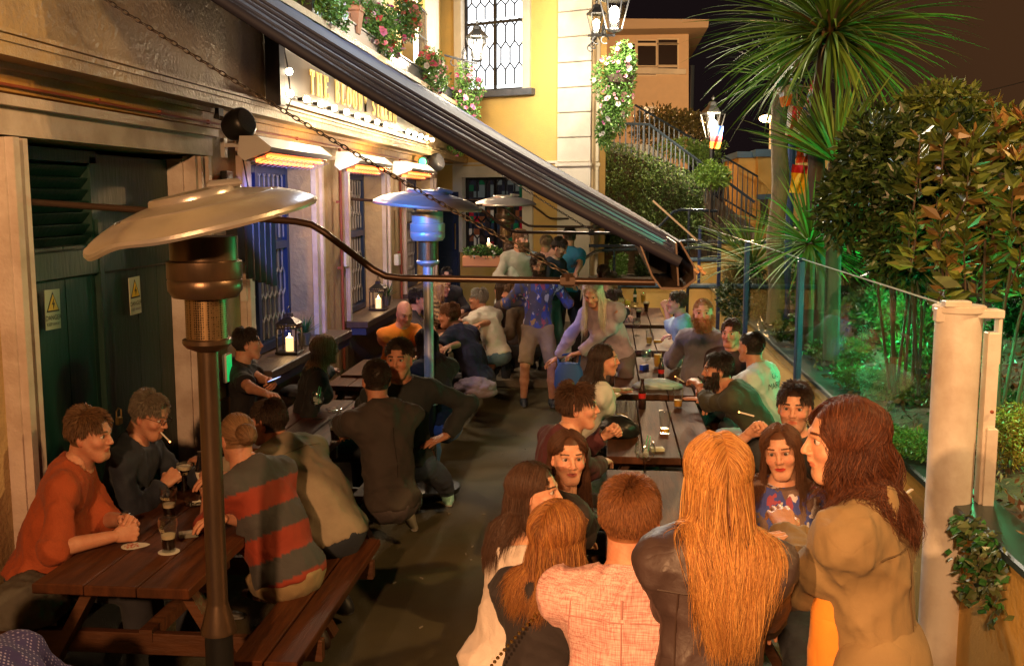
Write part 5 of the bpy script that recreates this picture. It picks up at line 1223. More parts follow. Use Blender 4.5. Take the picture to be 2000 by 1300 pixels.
# ---------------------------------------------------------------- heads (made once, then turned and scaled)
SKIN = (.55, .27, .17)
def uvball(c, r, n=14):
    V = []; F = []
    for i in range(n//2+1):
        for j in range(n): t, a = math.pi*i/(n//2), 2*math.pi*j/n; V.append((c[0]+r*math.sin(t)*math.cos(a), c[1]+r*math.cos(t), c[2]+r*math.sin(t)*math.sin(a)))
    for i in range(n//2):
        for j in range(n): F.append((i*n+j, i*n+(j+1) % n, (i+1)*n+(j+1) % n, (i+1)*n+j))
    return np.array(V), np.array(F)
def head_template(fem, h):
    S = Sdf(); w = .94 if fem else 1.0
    S.ell((0, -.014, .035), (.074*w, .094, .084)).ell((0, .028, -.012), (.063*w, .062, .078), .03).ell((0, .036, -.056), ((.040 if fem else .045)*w, .044, .046), .03)
    cx_ = .011 if fem else .019; S.cone((-cx_, .066, -.094), (cx_, .066, -.094), .020 if not fem else .016, .020 if not fem else .016, .03)
    for sx in (-1, 1):
        S.cone((sx*(.044 if fem else .049)*w, .0, -.030), (sx*(.016 if fem else .024)*w, .060, -.088), .015 if fem else .018, .014 if fem else .017, .03)      # jaw
        S.ell((sx*.040*w, .062, -.022), (.022, .020, .018), .02)                       # cheek
        S.cone((sx*.019, .0835, .0215), (sx*.042, .078, .0195), .0042, .0036, .006)
        S.cone((sx*.014, .084, .030), (sx*.042*w, .072, .032), .009, .008, .014)       # brow ridge
    for sx in (-1, 1): S.ell((sx*.031*w, .100, .012), (.0165, .018, .0088), .007, sub=True)
    S.cone((0, .086, .020), (0, .106, -.016), .0075, .0100, .010).ell((0, .107, -.021), (.0105, .0105, .0085), .006)
    for sx in (-1, 1): S.ell((sx*.0125, .097, -.024), (.0075, .009, .0065), .006); S.ell((sx*.006, .104, -.031), (.0035, .005, .003), .003, sub=True)
    S.cone((0, .088, -.034), (0, .092, -.044), .010, .009, .012)
    S.cone((-.018, .083, -.0515), (.018, .083, -.0515), .0046, .0046, .006).ell((0, .0885, -.0510), (.013, .006, .0042), .006)
    S.cone((-.015, .083, -.0590), (.015, .083, -.0590), .0048, .0048, .006).ell((0, .0880, -.0600), (.013, .006, .0048), .006)
    S.ell((0, .095, -.0555), (.021, .008, .0010), .003, sub=True)
    for sx in (-1, 1):
        M = rotm('Z', sx*.35)
        S.ell((sx*.076*w, -.010, -.002), (.0085, .019, .032), .008, fr=M); S.ell((sx*.0845*w, -.004, .002), (.006, .011, .019), .005, fr=M, sub=True); S.ell((sx*.074*w, -.004, -.028), (.007, .009, .010), .006)
    nr = .050 if fem else .060
    S.cone((0, -.030, -.055), (0, -.045, -.175), nr*.95, nr, .03, fr=(np.eye(3), np.array([1, .95, 1])))
    V, F = nets(S.ev, np.array([-.105, -.125, -.18]), np.array([.105, .135, .135]), h)
    C = np.tile(np.array([1., 1, 1]), (len(V), 1)); x, y, z = V.T; ax = np.abs(x)
    K = {}
    lip = (((ax/.0235)**2+((z+.0555)/.0088)**2) < 1) & (y > .078); brow = (np.abs(z-(.034+.05*(ax-.03)*(ax < .035)-.12*np.maximum(ax-.036, 0))) < (.0036 if fem else .0050)) & (ax > .014) & (ax < .050) & (y > .05)
    K['lip'] = lip; K['brow'] = brow; K['lid'] = (((ax-.031*w)/.0185)**2+((z-.012)/.0115)**2 < 1) & (y > .06)
    K['beard'] = ((z < -.030) & (y > .0+.0*z) & (z > -.125) & ~lip & ((z < -.068) | (ax > .024) | (z > -.047)) & ~((z > -.045) & (ax < .03) & (z > -.037))) | ((ax > .052*w) & (z < .0) & (z > -.10) & (y > -.0) & (y < .05))
    K['scalp'] = ((z > .045) & (y < .070-(z-.045)*.35)) | ((y < -.015) & (z > -.045)) | ((z > .072))| ((y < .025) & (z > .03))
    K['scalp'] &= ~((ax > .068*w) & (z < .03) & (y > -.028))
    K['ear'] = (ax > .074*w) & (z < .04) & (z > -.045)
    return V, F, K, w
HT = {}
def get_head(fem, h):
    k = (fem, h)
    if k not in HT: HT[k] = head_template(fem, h)
    return HT[k]
def make_head(fem, h, skin, hairc, lips=None, beard=0, brow=None, bald=False, eyes=True):
    V, F, K, w = get_head(fem, h); C = np.tile(np.array(skin), (len(V), 1)); hc = np.array(hairc)
    x, y, z = V.T
    blush = np.exp(-(((np.abs(x)-.045)/.02)**2+((z+.02)/.02)**2))*(y > .03)+.7*np.exp(-((x/.012)**2+((z+.018)/.012)**2))*(y > .09)+.7*K['ear']
    C = C*(1+.10*np.sin(V[:, 0]*210+V[:, 2]*170)[:, None]*np.sin(V[:, 2]*260)[:, None]*.5)*(1-blush[:, None]*np.array([.0, .18, .16])); C[K['lid']] *= np.array([.82, .74, .74])
    if beard: C[K['beard']] = C[K['beard']]*(1-beard)+hc*beard
    if lips is not None: C[K['lip']] = lips
    else: C[K['lip']] = np.array(skin)*np.array([.85, .55, .55])
    C[K['brow']] = (hc if brow is None else brow)*.8
    if not bald: C[K['scalp']] = hc
    V = V.copy(); F = F.copy()
    Vs = [V]; Fs = [F]; Cs = [C]; n = len(V)
    if eyes:
        for sx in (-1, 1):
            c = (sx*.031*w, .0735, .012); bv, bf = uvball(c, .0135); col = np.tile([.62, .58, .54], (len(bv), 1)); d = np.hypot(bv[:, 0]-c[0], bv[:, 2]-c[2]); fr_ = bv[:, 1] > c[1]
            col[(d < .0078) & fr_] = (.06, .035, .02); col[(d < .0030) & fr_] = (.005, .005, .005); Vs.append(bv); Fs.append(bf+n); Cs.append(col); n += len(bv)
    return np.concatenate(Vs), np.concatenate(Fs), np.concatenate(Cs)

# ---------------------------------------------------------------- hands
HC = {}
def make_hand(pose, h=.0035):
    "wrist at origin, fingers along +Y, palm faces -Z, thumb on +X side"
    if (pose, h) in HC: return HC[(pose, h)]
    curl = {'relax': (.35, .45, .3), 'flat': (.06, .08, .05), 'fist': (1.25, 1.45, .8), 'grip': (.85, .95, .5), 'point': (.5, .6, .4)}[pose]
    S = Sdf(); S.cone((0, -.06, 0), (0, .01, 0), .027, .024, .02, fr=(np.eye(3), np.array([1, 1, 1.25])))
    kn = [(.031, .088, .002), (.010, .093, .004), (-.011, .090, .003), (-.030, .080, -.001)]; ln = [(.042, .026, .020), (.046, .030, .021), (.042, .028, .020), (.033, .020, .018)]
    for i, k in enumerate(kn): S.cone((k[0]*.55, .015, 0), (k[0], k[1]-.006, k[2]), .0155, .0115, .014)
    for i, (k, L3) in enumerate(zip(kn, ln)):
        p = np.array(k); a = 0; f = 1
        if pose == 'point' and i < 2: f = .35
        sp = (-k[0])*-1.6*(.9 if pose == 'flat' else .3)
        for j, l in enumerate(L3):
            a += curl[j]*f*(1+.08*i); d = np.array([sp*(1 if j < 3 else 1), math.cos(a), -math.sin(a)]); d = nrm(d); q = p+d*l; r0 = [.0098, .0088, .0080][j]-(.001 if i == 3 else 0); S.cone(p, q, r0, r0-.0009, .004); p = q
    t0 = np.array([.020, .018, -.004]); t1 = np.array([.043, .046, -.014])
    if pose in ('fist', 'grip'): t2, t3 = np.array([.040, .072, -.030]), np.array([.022, .086, -.042])
    elif pose == 'flat': t2, t3 = np.array([.064, .068, -.010]), np.array([.078, .086, -.010])
    else: t2, t3 = np.array([.052, .075, -.022]), np.array([.048, .098, -.030])
    S.cone(t0, t1, .016, .0125, .012).cone(t1, t2, .0115, .010, .006).cone(t2, t3, .0098, .008, .004)
    lo, hi = S.bounds(.01); V, F = nets(S.ev, lo, hi, h); HC[(pose, h)] = (V, F); return V, F

def ik(a, b, l1, l2, hint):
    a = np.array(a, float); b = np.array(b, float); d = b-a; L_ = np.linalg.norm(d); mx_ = (l1+l2)*.995
    if L_ > mx_: b = a+d/L_*mx_; d = b-a; L_ = mx_
    if L_ < abs(l1-l2)+.02: b = a+d/(L_+1e-9)*(abs(l1-l2)+.02); d = b-a; L_ = np.linalg.norm(d)
    n_ = d/L_; x = (l1*l1-l2*l2+L_*L_)/(2*L_); y = math.sqrt(max(l1*l1-x*x, 0)); h = np.array(hint, float); h = nrm(h-n_*(h@n_)); return a+n_*x+h*y, b

# ---------------------------------------------------------------- materials of people
m_skin = mat('skin', rough=.50, attr=True, c2=(.86, .74, .70), scale=22, sss=.14, spec=.40, bump=.12, bscale=160)
m_hair = mat('hair', rough=.55, attr=True, spec=.35)
def fabric(name, rough=.85, wr=.22, bump=.12, bscale=260, pattern=None, sheen=.03, c2=(.82, .82, .82), scale=7, **k):
    m = mat(name, rough=rough, attr=True, c2=c2, scale=scale, bump=bump, bscale=bscale, pattern=pattern, sheen=sheen, **k); t = m.node_tree; L = t.links.new
    b = t.nodes['Principled BSDF']; bn0 = [x for x in t.nodes if x.type == 'BUMP'][0]; tc = nd(t, 'ShaderNodeTexCoord'); n = nd(t, 'ShaderNodeTexNoise'); n.inputs['Scale'].default_value = 6; n.inputs['Detail'].default_value = 2; n.inputs['Distortion'].default_value = .5; L(tc.outputs['Object'], n.inputs['Vector'])
    s1 = nd(t, 'ShaderNodeMath', operation='SUBTRACT'); s1.inputs[1].default_value = .5; L(n.outputs['Fac'], s1.inputs[0]); s2 = nd(t, 'ShaderNodeMath', operation='ABSOLUTE'); L(s1.outputs[0], s2.inputs[0]); s3 = nd(t, 'ShaderNodeMath', operation='POWER'); s3.inputs[1].default_value = .6; L(s2.outputs[0], s3.inputs[0])
    b2 = nd(t, 'ShaderNodeBump'); b2.inputs['Strength'].default_value = wr; b2.inputs['Distance'].default_value = .03; L(s3.outputs[0], b2.inputs['Height']); L(bn0.outputs[0], b2.inputs['Normal']); L(b2.outputs[0], b.inputs['Normal'])
    return m
m_cloth = fabric('cloth'); m_knit = fabric('knit', bump=.35, bscale=150); m_leather = fabric('leather_cloth', rough=.52, bump=.12, bscale=60, sheen=0)
def pat_weave(t, col, src, mix, L):
    "slub linen: fine crossing threads"
    out = col
    for rot, sc in ((0, (420, 420, 26)), (1, (26, 26, 420))):
        mp = nd(t, 'ShaderNodeMapping'); mp.inputs['Scale'].default_value = sc; a_ = nd(t, 'ShaderNodeAttribute'); a_.attribute_name = 'lc'; L(a_.outputs['Vector'], mp.inputs['Vector'])
        n = nd(t, 'ShaderNodeTexNoise'); n.inputs['Scale'].default_value = .8; n.inputs['Detail'].default_value = 2; L(mp.outputs[0], n.inputs['Vector'])
        mr_ = nd(t, 'ShaderNodeMapRange'); mr_.inputs['From Min'].default_value = .42; mr_.inputs['From Max'].default_value = .66; L(n.outputs['Fac'], mr_.inputs['Value'])
        f = nd(t, 'ShaderNodeMath', operation='MULTIPLY'); f.inputs[1].default_value = .62; L(mr_.outputs[0], f.inputs[0])
        out = mix(f.outputs[0], out, mix(1.0, out, (.50, .22, .22), 'MULTIPLY'))
    return out
m_linen = fabric('linen', pattern=pat_weave, bump=.1)
def pat_dots(t, col, src, mix, L):
    a_ = nd(t, 'ShaderNodeAttribute'); a_.attribute_name = 'lc'; mp = nd(t, 'ShaderNodeMapping'); mp.inputs['Rotation'].default_value = (0, .785, 0); L(a_.outputs['Vector'], mp.inputs['Vector'])
    v = nd(t, 'ShaderNodeTexVoronoi'); v.inputs['Scale'].default_value = 75; v.inputs['Randomness'].default_value = 0; L(mp.outputs[0], v.inputs['Vector'])
    mr_ = nd(t, 'ShaderNodeMapRange'); mr_.inputs['From Min'].default_value = .34; mr_.inputs['From Max'].default_value = .24; L(v.outputs['Distance'], mr_.inputs['Value']); return mix(mr_.outputs[0], col, (.35, .32, .55))
m_dots = fabric('dotted_cloth', pattern=pat_dots)
def pat_blotch(t, col, src, mix, L):
    a_ = nd(t, 'ShaderNodeAttribute'); a_.attribute_name = 'lc'; out = col
    for k, (c, lo_) in enumerate((((.05, .07, .30), .50), ((.55, .50, .55), .60), ((.30, .06, .10), .63), ((.35, .20, .08), .66))):
        mp = nd(t, 'ShaderNodeMapping'); mp.inputs['Scale'].default_value = (14, 14, 6); mp.inputs['Location'].default_value = (k*7.3, k*3.1, k); L(a_.outputs['Vector'], mp.inputs['Vector'])
        n = nd(t, 'ShaderNodeTexNoise'); n.inputs['Scale'].default_value = 1; n.inputs['Detail'].default_value = 3; L(mp.outputs[0], n.inputs['Vector'])
        g_ = nd(t, 'ShaderNodeMath', operation='GREATER_THAN'); g_.inputs[1].default_value = lo_; L(n.outputs['Fac'], g_.inputs[0]); out = mix(g_.outputs[0], out, c)
    return out
m_blotch = fabric('patterned_knit', pattern=pat_blotch, bump=.3, bscale=150)

def folds(P, amp, sc, seed):
    rg = np.random.default_rng(seed); d = np.zeros(len(P))
    for k in range(7):
        w_ = rg.normal(0, 1, 3)*np.array([1, 1, .55]); w_ *= sc*rg.uniform(.6, 1.8)/np.linalg.norm(w_); ph = rg.uniform(0, 6.28)
        wob = .5*np.sin(P@(rg.normal(0, 1, 3)*sc*.5)+k); s_ = np.sin(P@w_+ph+wob); d += (1-np.abs(s_))**2*rg.uniform(.4, 1)
    return -amp*(d/2.2-.35)

# ---------------------------------------------------------------- hair grown as many fine locks
def grow_hair(style, M, c, fem, hs, near, col, seed, coll=None, L_=None, wave=None, n=None, part=0, w_=None, back=None, side=None, tuck=False, vol=1.0):
    "style: crop / short / long / tied ; M, c: head frame; coll(P)->(distance, normal) pushes locks out of the body"
    rg = np.random.default_rng(seed); K = 1 if not fem else .95
    N = n or {'crop': 1500, 'short': 1700, 'long': 1500, 'tied': 1500}[style]; N = int(N*(5.6 if near > 1 else 2.0 if near else 1))
    segs = {'crop': 3, 'short': 5, 'long': 15, 'tied': 9}[style]
    R0 = np.array([.0755*K, .0955, .0855]); C0 = np.array([0, -.014, .035])
    P = []
    while sum(len(q) for q in P) < N:
        d = rg.normal(0, 1, (N*2, 3)); d /= np.linalg.norm(d, axis=1)[:, None]; q = C0+d*R0; x, y, z = q.T
        line = .052 if style != 'long' else .050
        dn = rg.uniform(0, 1, len(q)) < np.where(z > .08, 1.0, .75); ok = ((z > line) & (y < .074-(z-line)*.55)) | ((y < .018) & (z > .030)) | ((y < -.020) & (z > (-.030 if style in ('crop', 'short') else -.045)))
        if back is not None: ok &= (z < back) | (y < -.03)
        P.append(q[ok & dn])
    P = np.concatenate(P)[:N]; nr = (P-C0)/R0**2; nr /= np.linalg.norm(nr, axis=1)[:, None]
    x, y, z = P.T
    if style in ('crop', 'short'):
        comb = np.stack([.25*np.sign(x)*(.3+np.abs(x)*8)+.35*part, .55*(z-.03)/.08*np.where(y > -.02, 1, -.4), -.9+1.0*np.clip((z-.05)/.06, 0, 1)], 1)
        ln = (L_ or (.011 if style == 'crop' else .029))*rg.uniform(.7, 1.3, N)*np.where(z < .02, .5 if style == 'short' else .6, 1.0); st_ = .38 if style == 'short' else .7
    elif style == 'long':
        comb = np.stack([.9*np.sign(x-part*.02)*np.clip((z-.03)/.06, 0.25, 1)+.0, -.25-.35*(y > .02), -np.ones(N)], 1); ln = (L_ or .38)*rg.uniform(.75, 1.08, N); st_ = .06
        if side is not None: comb[:, 0] = side*.8
    else:
        tgt = np.array([0, -.115, .0]); comb = nrm(tgt)-0*P; comb = (tgt-P); comb /= np.linalg.norm(comb, axis=1)[:, None]; ln = np.linalg.norm(tgt-P, axis=1)*1.15; st_ = .05
    g = M.T@np.array([0, 0, -1.0])       # gravity in the head frame (rows of M are world axes of the head)
    pts = [P.copy()]; p = P.copy(); dirn = nrm(np.array([0, 0, 1]))*0+nr*st_+comb*.6; dirn /= np.linalg.norm(dirn, axis=1)[:, None]+1e-9
    nc = max(12, N//(22 if near else 14)); ci = rg.integers(0, nc, N); ph = rg.uniform(0, 6.28, nc)[ci]; guide = rg.choice(N, nc); stp = ln/segs
    wa, wf = wave or (.0, 20); jit = rg.normal(0, .0016, (N, 3))
    for s in range(segs):
        u = (s+1)/segs
        if style == 'long': dirn = dirn*.72+g*(.10+.35*u)+.0*nr
        elif style == 'short': dirn = dirn*.8+comb*.25+g*.10
        elif style == 'crop': dirn = dirn+comb*.12
        else: t_ = tgt-p; dirn = dirn*.5+.6*t_/(np.linalg.norm(t_, axis=1)[:, None]+1e-4)
        if style == 'long' and wa: dirn = dirn+wa*np.stack([np.sin(ph+wf*u+x*20), np.cos(ph*1.3+wf*u), 0*ph], 1)*(.2+u)
        dirn /= np.linalg.norm(dirn, axis=1)[:, None]+1e-9; p = p+dirn*stp[:, None]
        # keep outside the skull
        E = (R0+.004+.006*(style == 'long')); q = (p-C0)/E; l = np.linalg.norm(q, axis=1); ins = l < 1; p[ins] = C0+q[ins]/l[ins][:, None]*E
        if style == 'long': out_ = (l > 1.10) & (p[:, 2] > -.02); p[out_] = C0+q[out_]/l[out_][:, None]*E*1.10; dd_ = p-pts[-1]; dirn = .5*dirn+.5*dd_/(np.linalg.norm(dd_, axis=1)[:, None]+1e-9)
        if style == 'long':
            if tuck: f2 = (p[:, 1] > -.005) & (p[:, 2] < .035); p[f2, 1] += (-.005-p[f2, 1])*.7; p[f2, 0] = np.sign(p[f2, 0])*np.maximum(np.abs(p[f2, 0]), .078)
            if vol < 1: f3 = p[:, 2] < .0; p[f3, 0] *= 1-.06*(1-vol)*2
            f_ = (p[:, 1] > .040) & (np.abs(p[:, 0]) < .060) & (p[:, 2] < .055)     # off the face
            p[f_, 0] = np.where(p[f_, 0] > 0, .064, -.064)+jit[f_, 0]
            q = (p-np.array([0, .01, -.03]))/np.array([.070*K, .075, .10]); l = np.linalg.norm(q, axis=1); ins = l < 1; p[ins] = np.array([0, .01, -.03])+q[ins]/l[ins][:, None]*np.array([.070*K, .075, .10])
            if coll is not None:
                Wp = (p*hs)@M.T+c; dd = coll(Wp); e = .008; ins = dd < .012
                if ins.any():
                    Wi = Wp[ins]; G = np.stack([coll(Wi+np.eye(3)[a]*e)-dd[ins] for a in range(3)], 1); G /= np.linalg.norm(G, axis=1)[:, None]+1e-9
                    Wi = Wi+G*(.012-dd[ins])[:, None]; p[ins] = ((Wi-c)@M)/hs
            cl = p[guide][ci]; p = p+(cl-p)*(.03+.07*u)*(np.linalg.norm(cl-p, axis=1)[:, None] < .07)
        pts.append(p+jit*(1 if style != 'long' else u*2))
    T = np.stack(pts, 1)*hs; T = T@M.T+c       # N, segs+1, 3
    dv = np.gradient(T, axis=1); dv /= np.linalg.norm(dv, axis=2)[:, :, None]+1e-9; rnd = rg.normal(0, 1, (N, 1, 3)); s1 = np.cross(dv, rnd); s1 /= np.linalg.norm(s1, axis=2)[:, :, None]+1e-9; s2 = np.cross(dv, s1)
    wd_ = (w_ or {2: .0009, 1: .0018, 0: .0032}[near]); prof = np.sin(np.linspace(.5, 3.0, segs+1))[None, :, None] if style != 'tied' else np.ones((1, segs+1, 1)); wd_ = wd_*rg.uniform(.6, 1.3, (N, 1, 1))*(1.25 if style in ('short',) else 1)
    V = np.stack([T+(s1*math.cos(a)+s2*math.sin(a))*wd_*prof for a in (0, 2.094, 4.189)], 2)   # N,segs+1,3,3
    base = np.arange(N)[:, None, None]*(segs+1)*3+np.arange(segs)[None, :, None]*3; k = np.arange(3)[None, None, :]; k2 = (k+1) % 3
    F = np.stack([base+k, base+k2, base+3+k2, base+3+k], -1).reshape(-1, 4)
    br = (rg.uniform(.8, 1.22, nc)[ci]*rg.uniform(.8, 1.2, N))[:, None]; cc = np.asarray(col)[None]*br if np.ndim(col) == 1 else np.asarray(col)[rg.integers(0, len(col), nc)[ci]]*br
    Cc = np.repeat(cc, (segs+1)*3, 0)
    return V.reshape(-1, 3), F, Cc

PEOPLE = []
def person(label, hip, face, hd=None, head=None, lean=8, side=0, hyaw=0, hpit=0, hroll=0, s=1.0, fem=False, near=0, skin=SKIN, hair=('short', (.03, .018, .01)), beard=0, lips=None,
           hl=None, hr=None, pl='relax', pr='relax', fl=None, fr=None, top=(.1, .1, .1), tm=None, sleeve='long', legs=(.03, .035, .05), lm=None, shorts=False, shoes=(.03, .03, .03), sandal=False, sit=True, fat=1.0,
           stripes=None, collar=None, hood=False, open_=None, extra=None, neckc=None, hk=None, bald=False, tuck=True, elb=(0, 0), shk=1.0, skirt=0, shoulder_bare=False, twist=0, legs_on=True, group=None, kneew=.16, hem=-.02, cuff=None):
    """hip: pelvis centre; face: heading in degrees (0 = +Y, clockwise to +X = 90); joints are solved for the given hands and feet"""
    if hd is not None: hyaw = hd-face
    s_ = thing('person', label, 'person', (0, 0, 0) if len(hip) == 4 else (hip[0], hip[1], 0), group)
    fa = R(-face)
    if len(hip) == 4:      # ('px', x, y, height of the hips): stand the person where the photograph shows the head
        h0 = np.array([0, 0, hip[3]]); Rq = rotm('Z', fa); sq = lambda t: Rq@rotm('X', -R(lean)*t)@rotm('Y', R(side)*t)
        w0_ = h0+sq(.6)@np.array([0, -.005, .19])*s; c0_ = w0_+sq(1.0)@rotm('Z', -R(twist))@np.array([0, .012, .17])*s; n0_ = c0_+sq(1.25)@rotm('Z', -R(twist))@np.array([0, -.015, .165])*s; hc_ = n0_+sq(.7)@np.array([0, .045, .145])*s
        tg_ = at(hip[1], hip[2], Z=hc_[2]); hip = (tg_[0]-hc_[0], tg_[1]-hc_[1], hip[3]); s_.location = (hip[0], hip[1], 0); ORG[s_.name] = np.array([hip[0], hip[1], 0.])
    hip = np.array(hip, float); Rz = rotm('Z', fa)
    h = {0: .017, 1: .012, 2: .009}[near]; hh = {0: .0058, 1: .0042, 2: .0034}[near]
    def spine(t):      # bend grows upward
        return Rz@rotm('X', -R(lean)*t)@rotm('Y', R(side)*t)
    M1 = spine(.6); M2 = spine(1.0)@rotm('Z', -R(twist)); M3 = spine(1.25)@rotm('Z', -R(twist))
    W = 1.0 if not fem else .87
    waist = hip+M1@np.array([0, -.005, .19])*s; chest = waist+M2@np.array([0, .012, .17])*s; neck = chest+M3@np.array([0, -.015, .165])*s
    shw = .178*W*s*shk
    shl = chest+M3@np.array([-shw, -.005, .088*s]); shr = chest+M3@np.array([shw, -.005, .088*s])
    hd_c = neck+spine(.7)@np.array([0, .045, .145])*s
    Mh = Rz@rotm('Z', -R(hyaw))@rotm('X', -R(hpit))@rotm('Y', R(hroll))
    if head is not None: hd_c = np.array(head, float)+Mh@np.array([0, 0, -.115])*s
    hs = s*(1.0 if not fem else .95)
    # arms
    UA, FA = .285*s*(W*.5+.5), .25*s*(W*.5+.5)
    dl = hl if hl is not None else waist+Rz@np.array([-.16, .28, .0]); dr = hr if hr is not None else waist+Rz@np.array([.16, .28, .0])
    ell, wl = ik(shl, dl, UA, FA, Rz@np.array([-.7-elb[0], -.35, -.8])); elr, wr = ik(shr, dr, UA, FA, Rz@np.array([.7+elb[1], -.35, -.8]))
    # legs
    hjl = hip+Rz@np.array([-.085*s, .0, -.02]); hjr = hip+Rz@np.array([.085*s, .0, -.02]); TH, SH = .43*s, .42*s
    if fl is None: fl = hip*[1, 1, 0]+Rz@np.array([-kneew, .44 if sit else .04, 0])*s+np.array([0, 0, .0])
    if fr is None: fr = hip*[1, 1, 0]+Rz@np.array([kneew, .40 if sit else -.02, 0])*s
    anl = np.array([fl[0], fl[1], fl[2]+.075]); anr = np.array([fr[0], fr[1], fr[2]+.075])
    kl, anl = ik(hjl, anl, TH, SH, Rz@np.array([-.25, 1, .45])); kr, anr = ik(hjr, anr, TH, SH, Rz@np.array([.25, 1, .45]))
    I3 = np.eye(3); fl_ = 1.42
    def torso(S, g, kk=.05):
        S.cone(hip+np.array([0, 0, .0]), waist, .150*W*s*fat+g+(.012 if fem else 0), .132*W*s*fat*(.93 if fem else 1)+g, kk, fr=(Rz.T, np.array([1, fl_, 1])))
        S.cone(waist, chest, .135*W*s*fat*(.92 if fem else 1)+g, .155*W*s+g, kk, fr=(M2.T, np.array([1, fl_, 1])))
        S.cone(chest+M3@np.array([-.085, -.005, .055])*s, chest+M3@np.array([.085, -.005, .055])*s, .098*s*W+g, .098*s*W+g, kk, fr=(M3.T, np.array([1, 1.12, 1])))
        S.cone(shl, shr, .050*s+g*.6, .050*s+g*.6, kk)
        S.cone(neck+M3@np.array([-.07, -.012, -.035])*s, neck+M3@np.array([.07, -.012, -.035])*s, .040*s+g*.5, .040*s+g*.5, .05)
        S.cone(chest+M3@np.array([0, -.01, .1])*s, neck, .06*s+g*.6, .052*s+g*.3, .05)
        if fem:
            for sx in (-1, 1): S.ell(chest+M3@np.array([sx*.072, .082, -.005])*s, np.array([.060, .052, .058])*s+g, .035, fr=M3.T)
        S.ell(hip+Rz@np.array([0, -.055, -.02])*s, np.array([.150*W, .105, .11])*s*fat+g, kk, fr=Rz.T)
        if fat > 1.1: S.ell(waist+M1@np.array([0, .05, -.02])*s, np.array([.13, .12, .13])*s*fat+g, .06, fr=M1.T)
    # ---- body: one skin mesh (head with neck, arms with hands, bare legs)
    parts = []
    HV, HF, HCc = make_head(fem, hh, skin, hair[1] if np.ndim(hair[1]) == 1 else hair[1][0], lips, beard, None, bald or hair[0] == 'bald')
    HV = (HV*hs)@Mh.T+hd_c; parts.append((HV, HF, HCc))
    S = Sdf(); torso(S, -.012); S.cone(neck-M3@np.array([0, 0, .02]), hd_c+Mh@np.array([0, -.035, -.09])*hs, .052*s*(1 if not fem else .86), .052*hs*(1 if not fem else .86), .04)
    ar = .046*s*(W*.6+.4)*(.5+.5*fat)
    for sh, el, wr_ in ((shl, ell, wl), (shr, elr, wr)):
        S.cone(sh, el, ar*1.05, ar*.82, .02); S.cone(el, wr_, ar*.86, .0265*s*W, .02)
    if shorts or skirt:
        for hj, k_, an in ((hjl, kl, anl), (hjr, kr, anr)): S.cone(hj, k_, .078*s*W, .056*s, .03); S.cone(k_, k_+(an-k_)*.45, .054*s, .054*s, .02); S.cone(k_+(an-k_)*.45, an, .052*s, .036*s, .02)
    lo, hi = S.bounds(); V, F = nets(S.ev, lo, hi, h*.9); parts.append((V, F, np.tile(skin, (len(V), 1))))
    for (el, wr_, pose, sg) in ((ell, wl, pl, -1), (elr, wr, pr, 1)):
        V, F = make_hand(pose, .0034 if near else .0048); yy = nrm(wr_-el); up = np.array([0, 0, 1.0]); 
        if pose in ('grip', 'fist'): up = nrm(Rz@np.array([sg*1.0, 0, .35]))
        if extra and 'handup' in extra: up = nrm(Rz@np.array(extra['handup']))
        if pose == 'flat' or (pose == 'relax'): yy = nrm(yy*np.array([1, 1, .25])) if wr_[2] < 1.0 else yy
        xx = nrm(np.cross(yy, up)); zz = np.cross(xx, yy); xx = xx*(-sg); 
        Mx = np.stack([xx, yy, zz], 1); k_ = s*(1.02 if not fem else .92); F2 = F if np.linalg.det(Mx) > 0 else F[:, ::-1]
        parts.append(((V*k_)@Mx.T+wr_, F2, np.tile(skin, (len(V), 1))))
    Vb, Fb, Cb, n = [], [], [], 0
    for V, F, C in parts: Vb.append(V); Fb.append(F+n); Cb.append(C); n += len(V)
    mesh_np('body', np.concatenate(Vb), np.concatenate(Fb), m_skin, s_, True, {'col': np.concatenate(Cb)})
    # ---- top garment
    if top is not None:
        T_ = Sdf(); S = Sdf(); g = .010 if sleeve != 'none' else .004
        torso(T_, g); S.cone(shl, shr, .045*s+g, .045*s+g, .03)
        for q_ in (shl, shr): T_.cone(neck+M3@np.array([0, -.02, -.03])*s, q_, .045*s, .040*s+g, .05)
        if sleeve != 'none':
            for sh, el, wr_ in ((shl, ell, wl), (shr, elr, wr)):
                if sleeve == 'short': d = nrm(el-sh); cut_ = sh+(el-sh)*.62; S.cone(sh, el, ar*1.22+g, ar*1.32+g, .035, cut=[(cut_, d)])
                else:
                    f_ = {'long': .93, 'rolled': .35, 'elbow': .1}[sleeve]; d = nrm(wr_-el); cut_ = el+(wr_-el)*f_
                    S.cone(sh, el, ar*1.02+g, ar*1.0+g, .04); S.cone(el, wr_, ar*1.05+g, (.034 if sleeve == 'long' else .042)*s+g, .03, cut=[(cut_, d)])
        if hood: T_.cone(neck+M3@np.array([-.06, -.05, -.015])*s, neck+M3@np.array([.06, -.05, -.015])*s, .042*s, .042*s, .03).cone(neck+M3@np.array([0, -.085, -.06])*s, neck+M3@np.array([0, -.09, -.12])*s, .055*s, .03*s, .04)
        if skirt: T_.cone(hip, (hip+(kl+kr)/2)/2+np.array([0, 0, -.05]), .17*s, .2*s, .04)
        sd = len(PEOPLE)*3+1; am = .020 if sleeve != 'none' else .006
        nk = neck+M3@np.array([0, .012, .012])*s; nax = nrm(M3@np.array([0, .35, 1.0])); hemp = hip+M1@np.array([0, 0, hem])*s; hax = nrm(M1@np.array([0, 0, -1.0]))
        bare = shl+M3@np.array([0, 0, .0]) if shoulder_bare else None
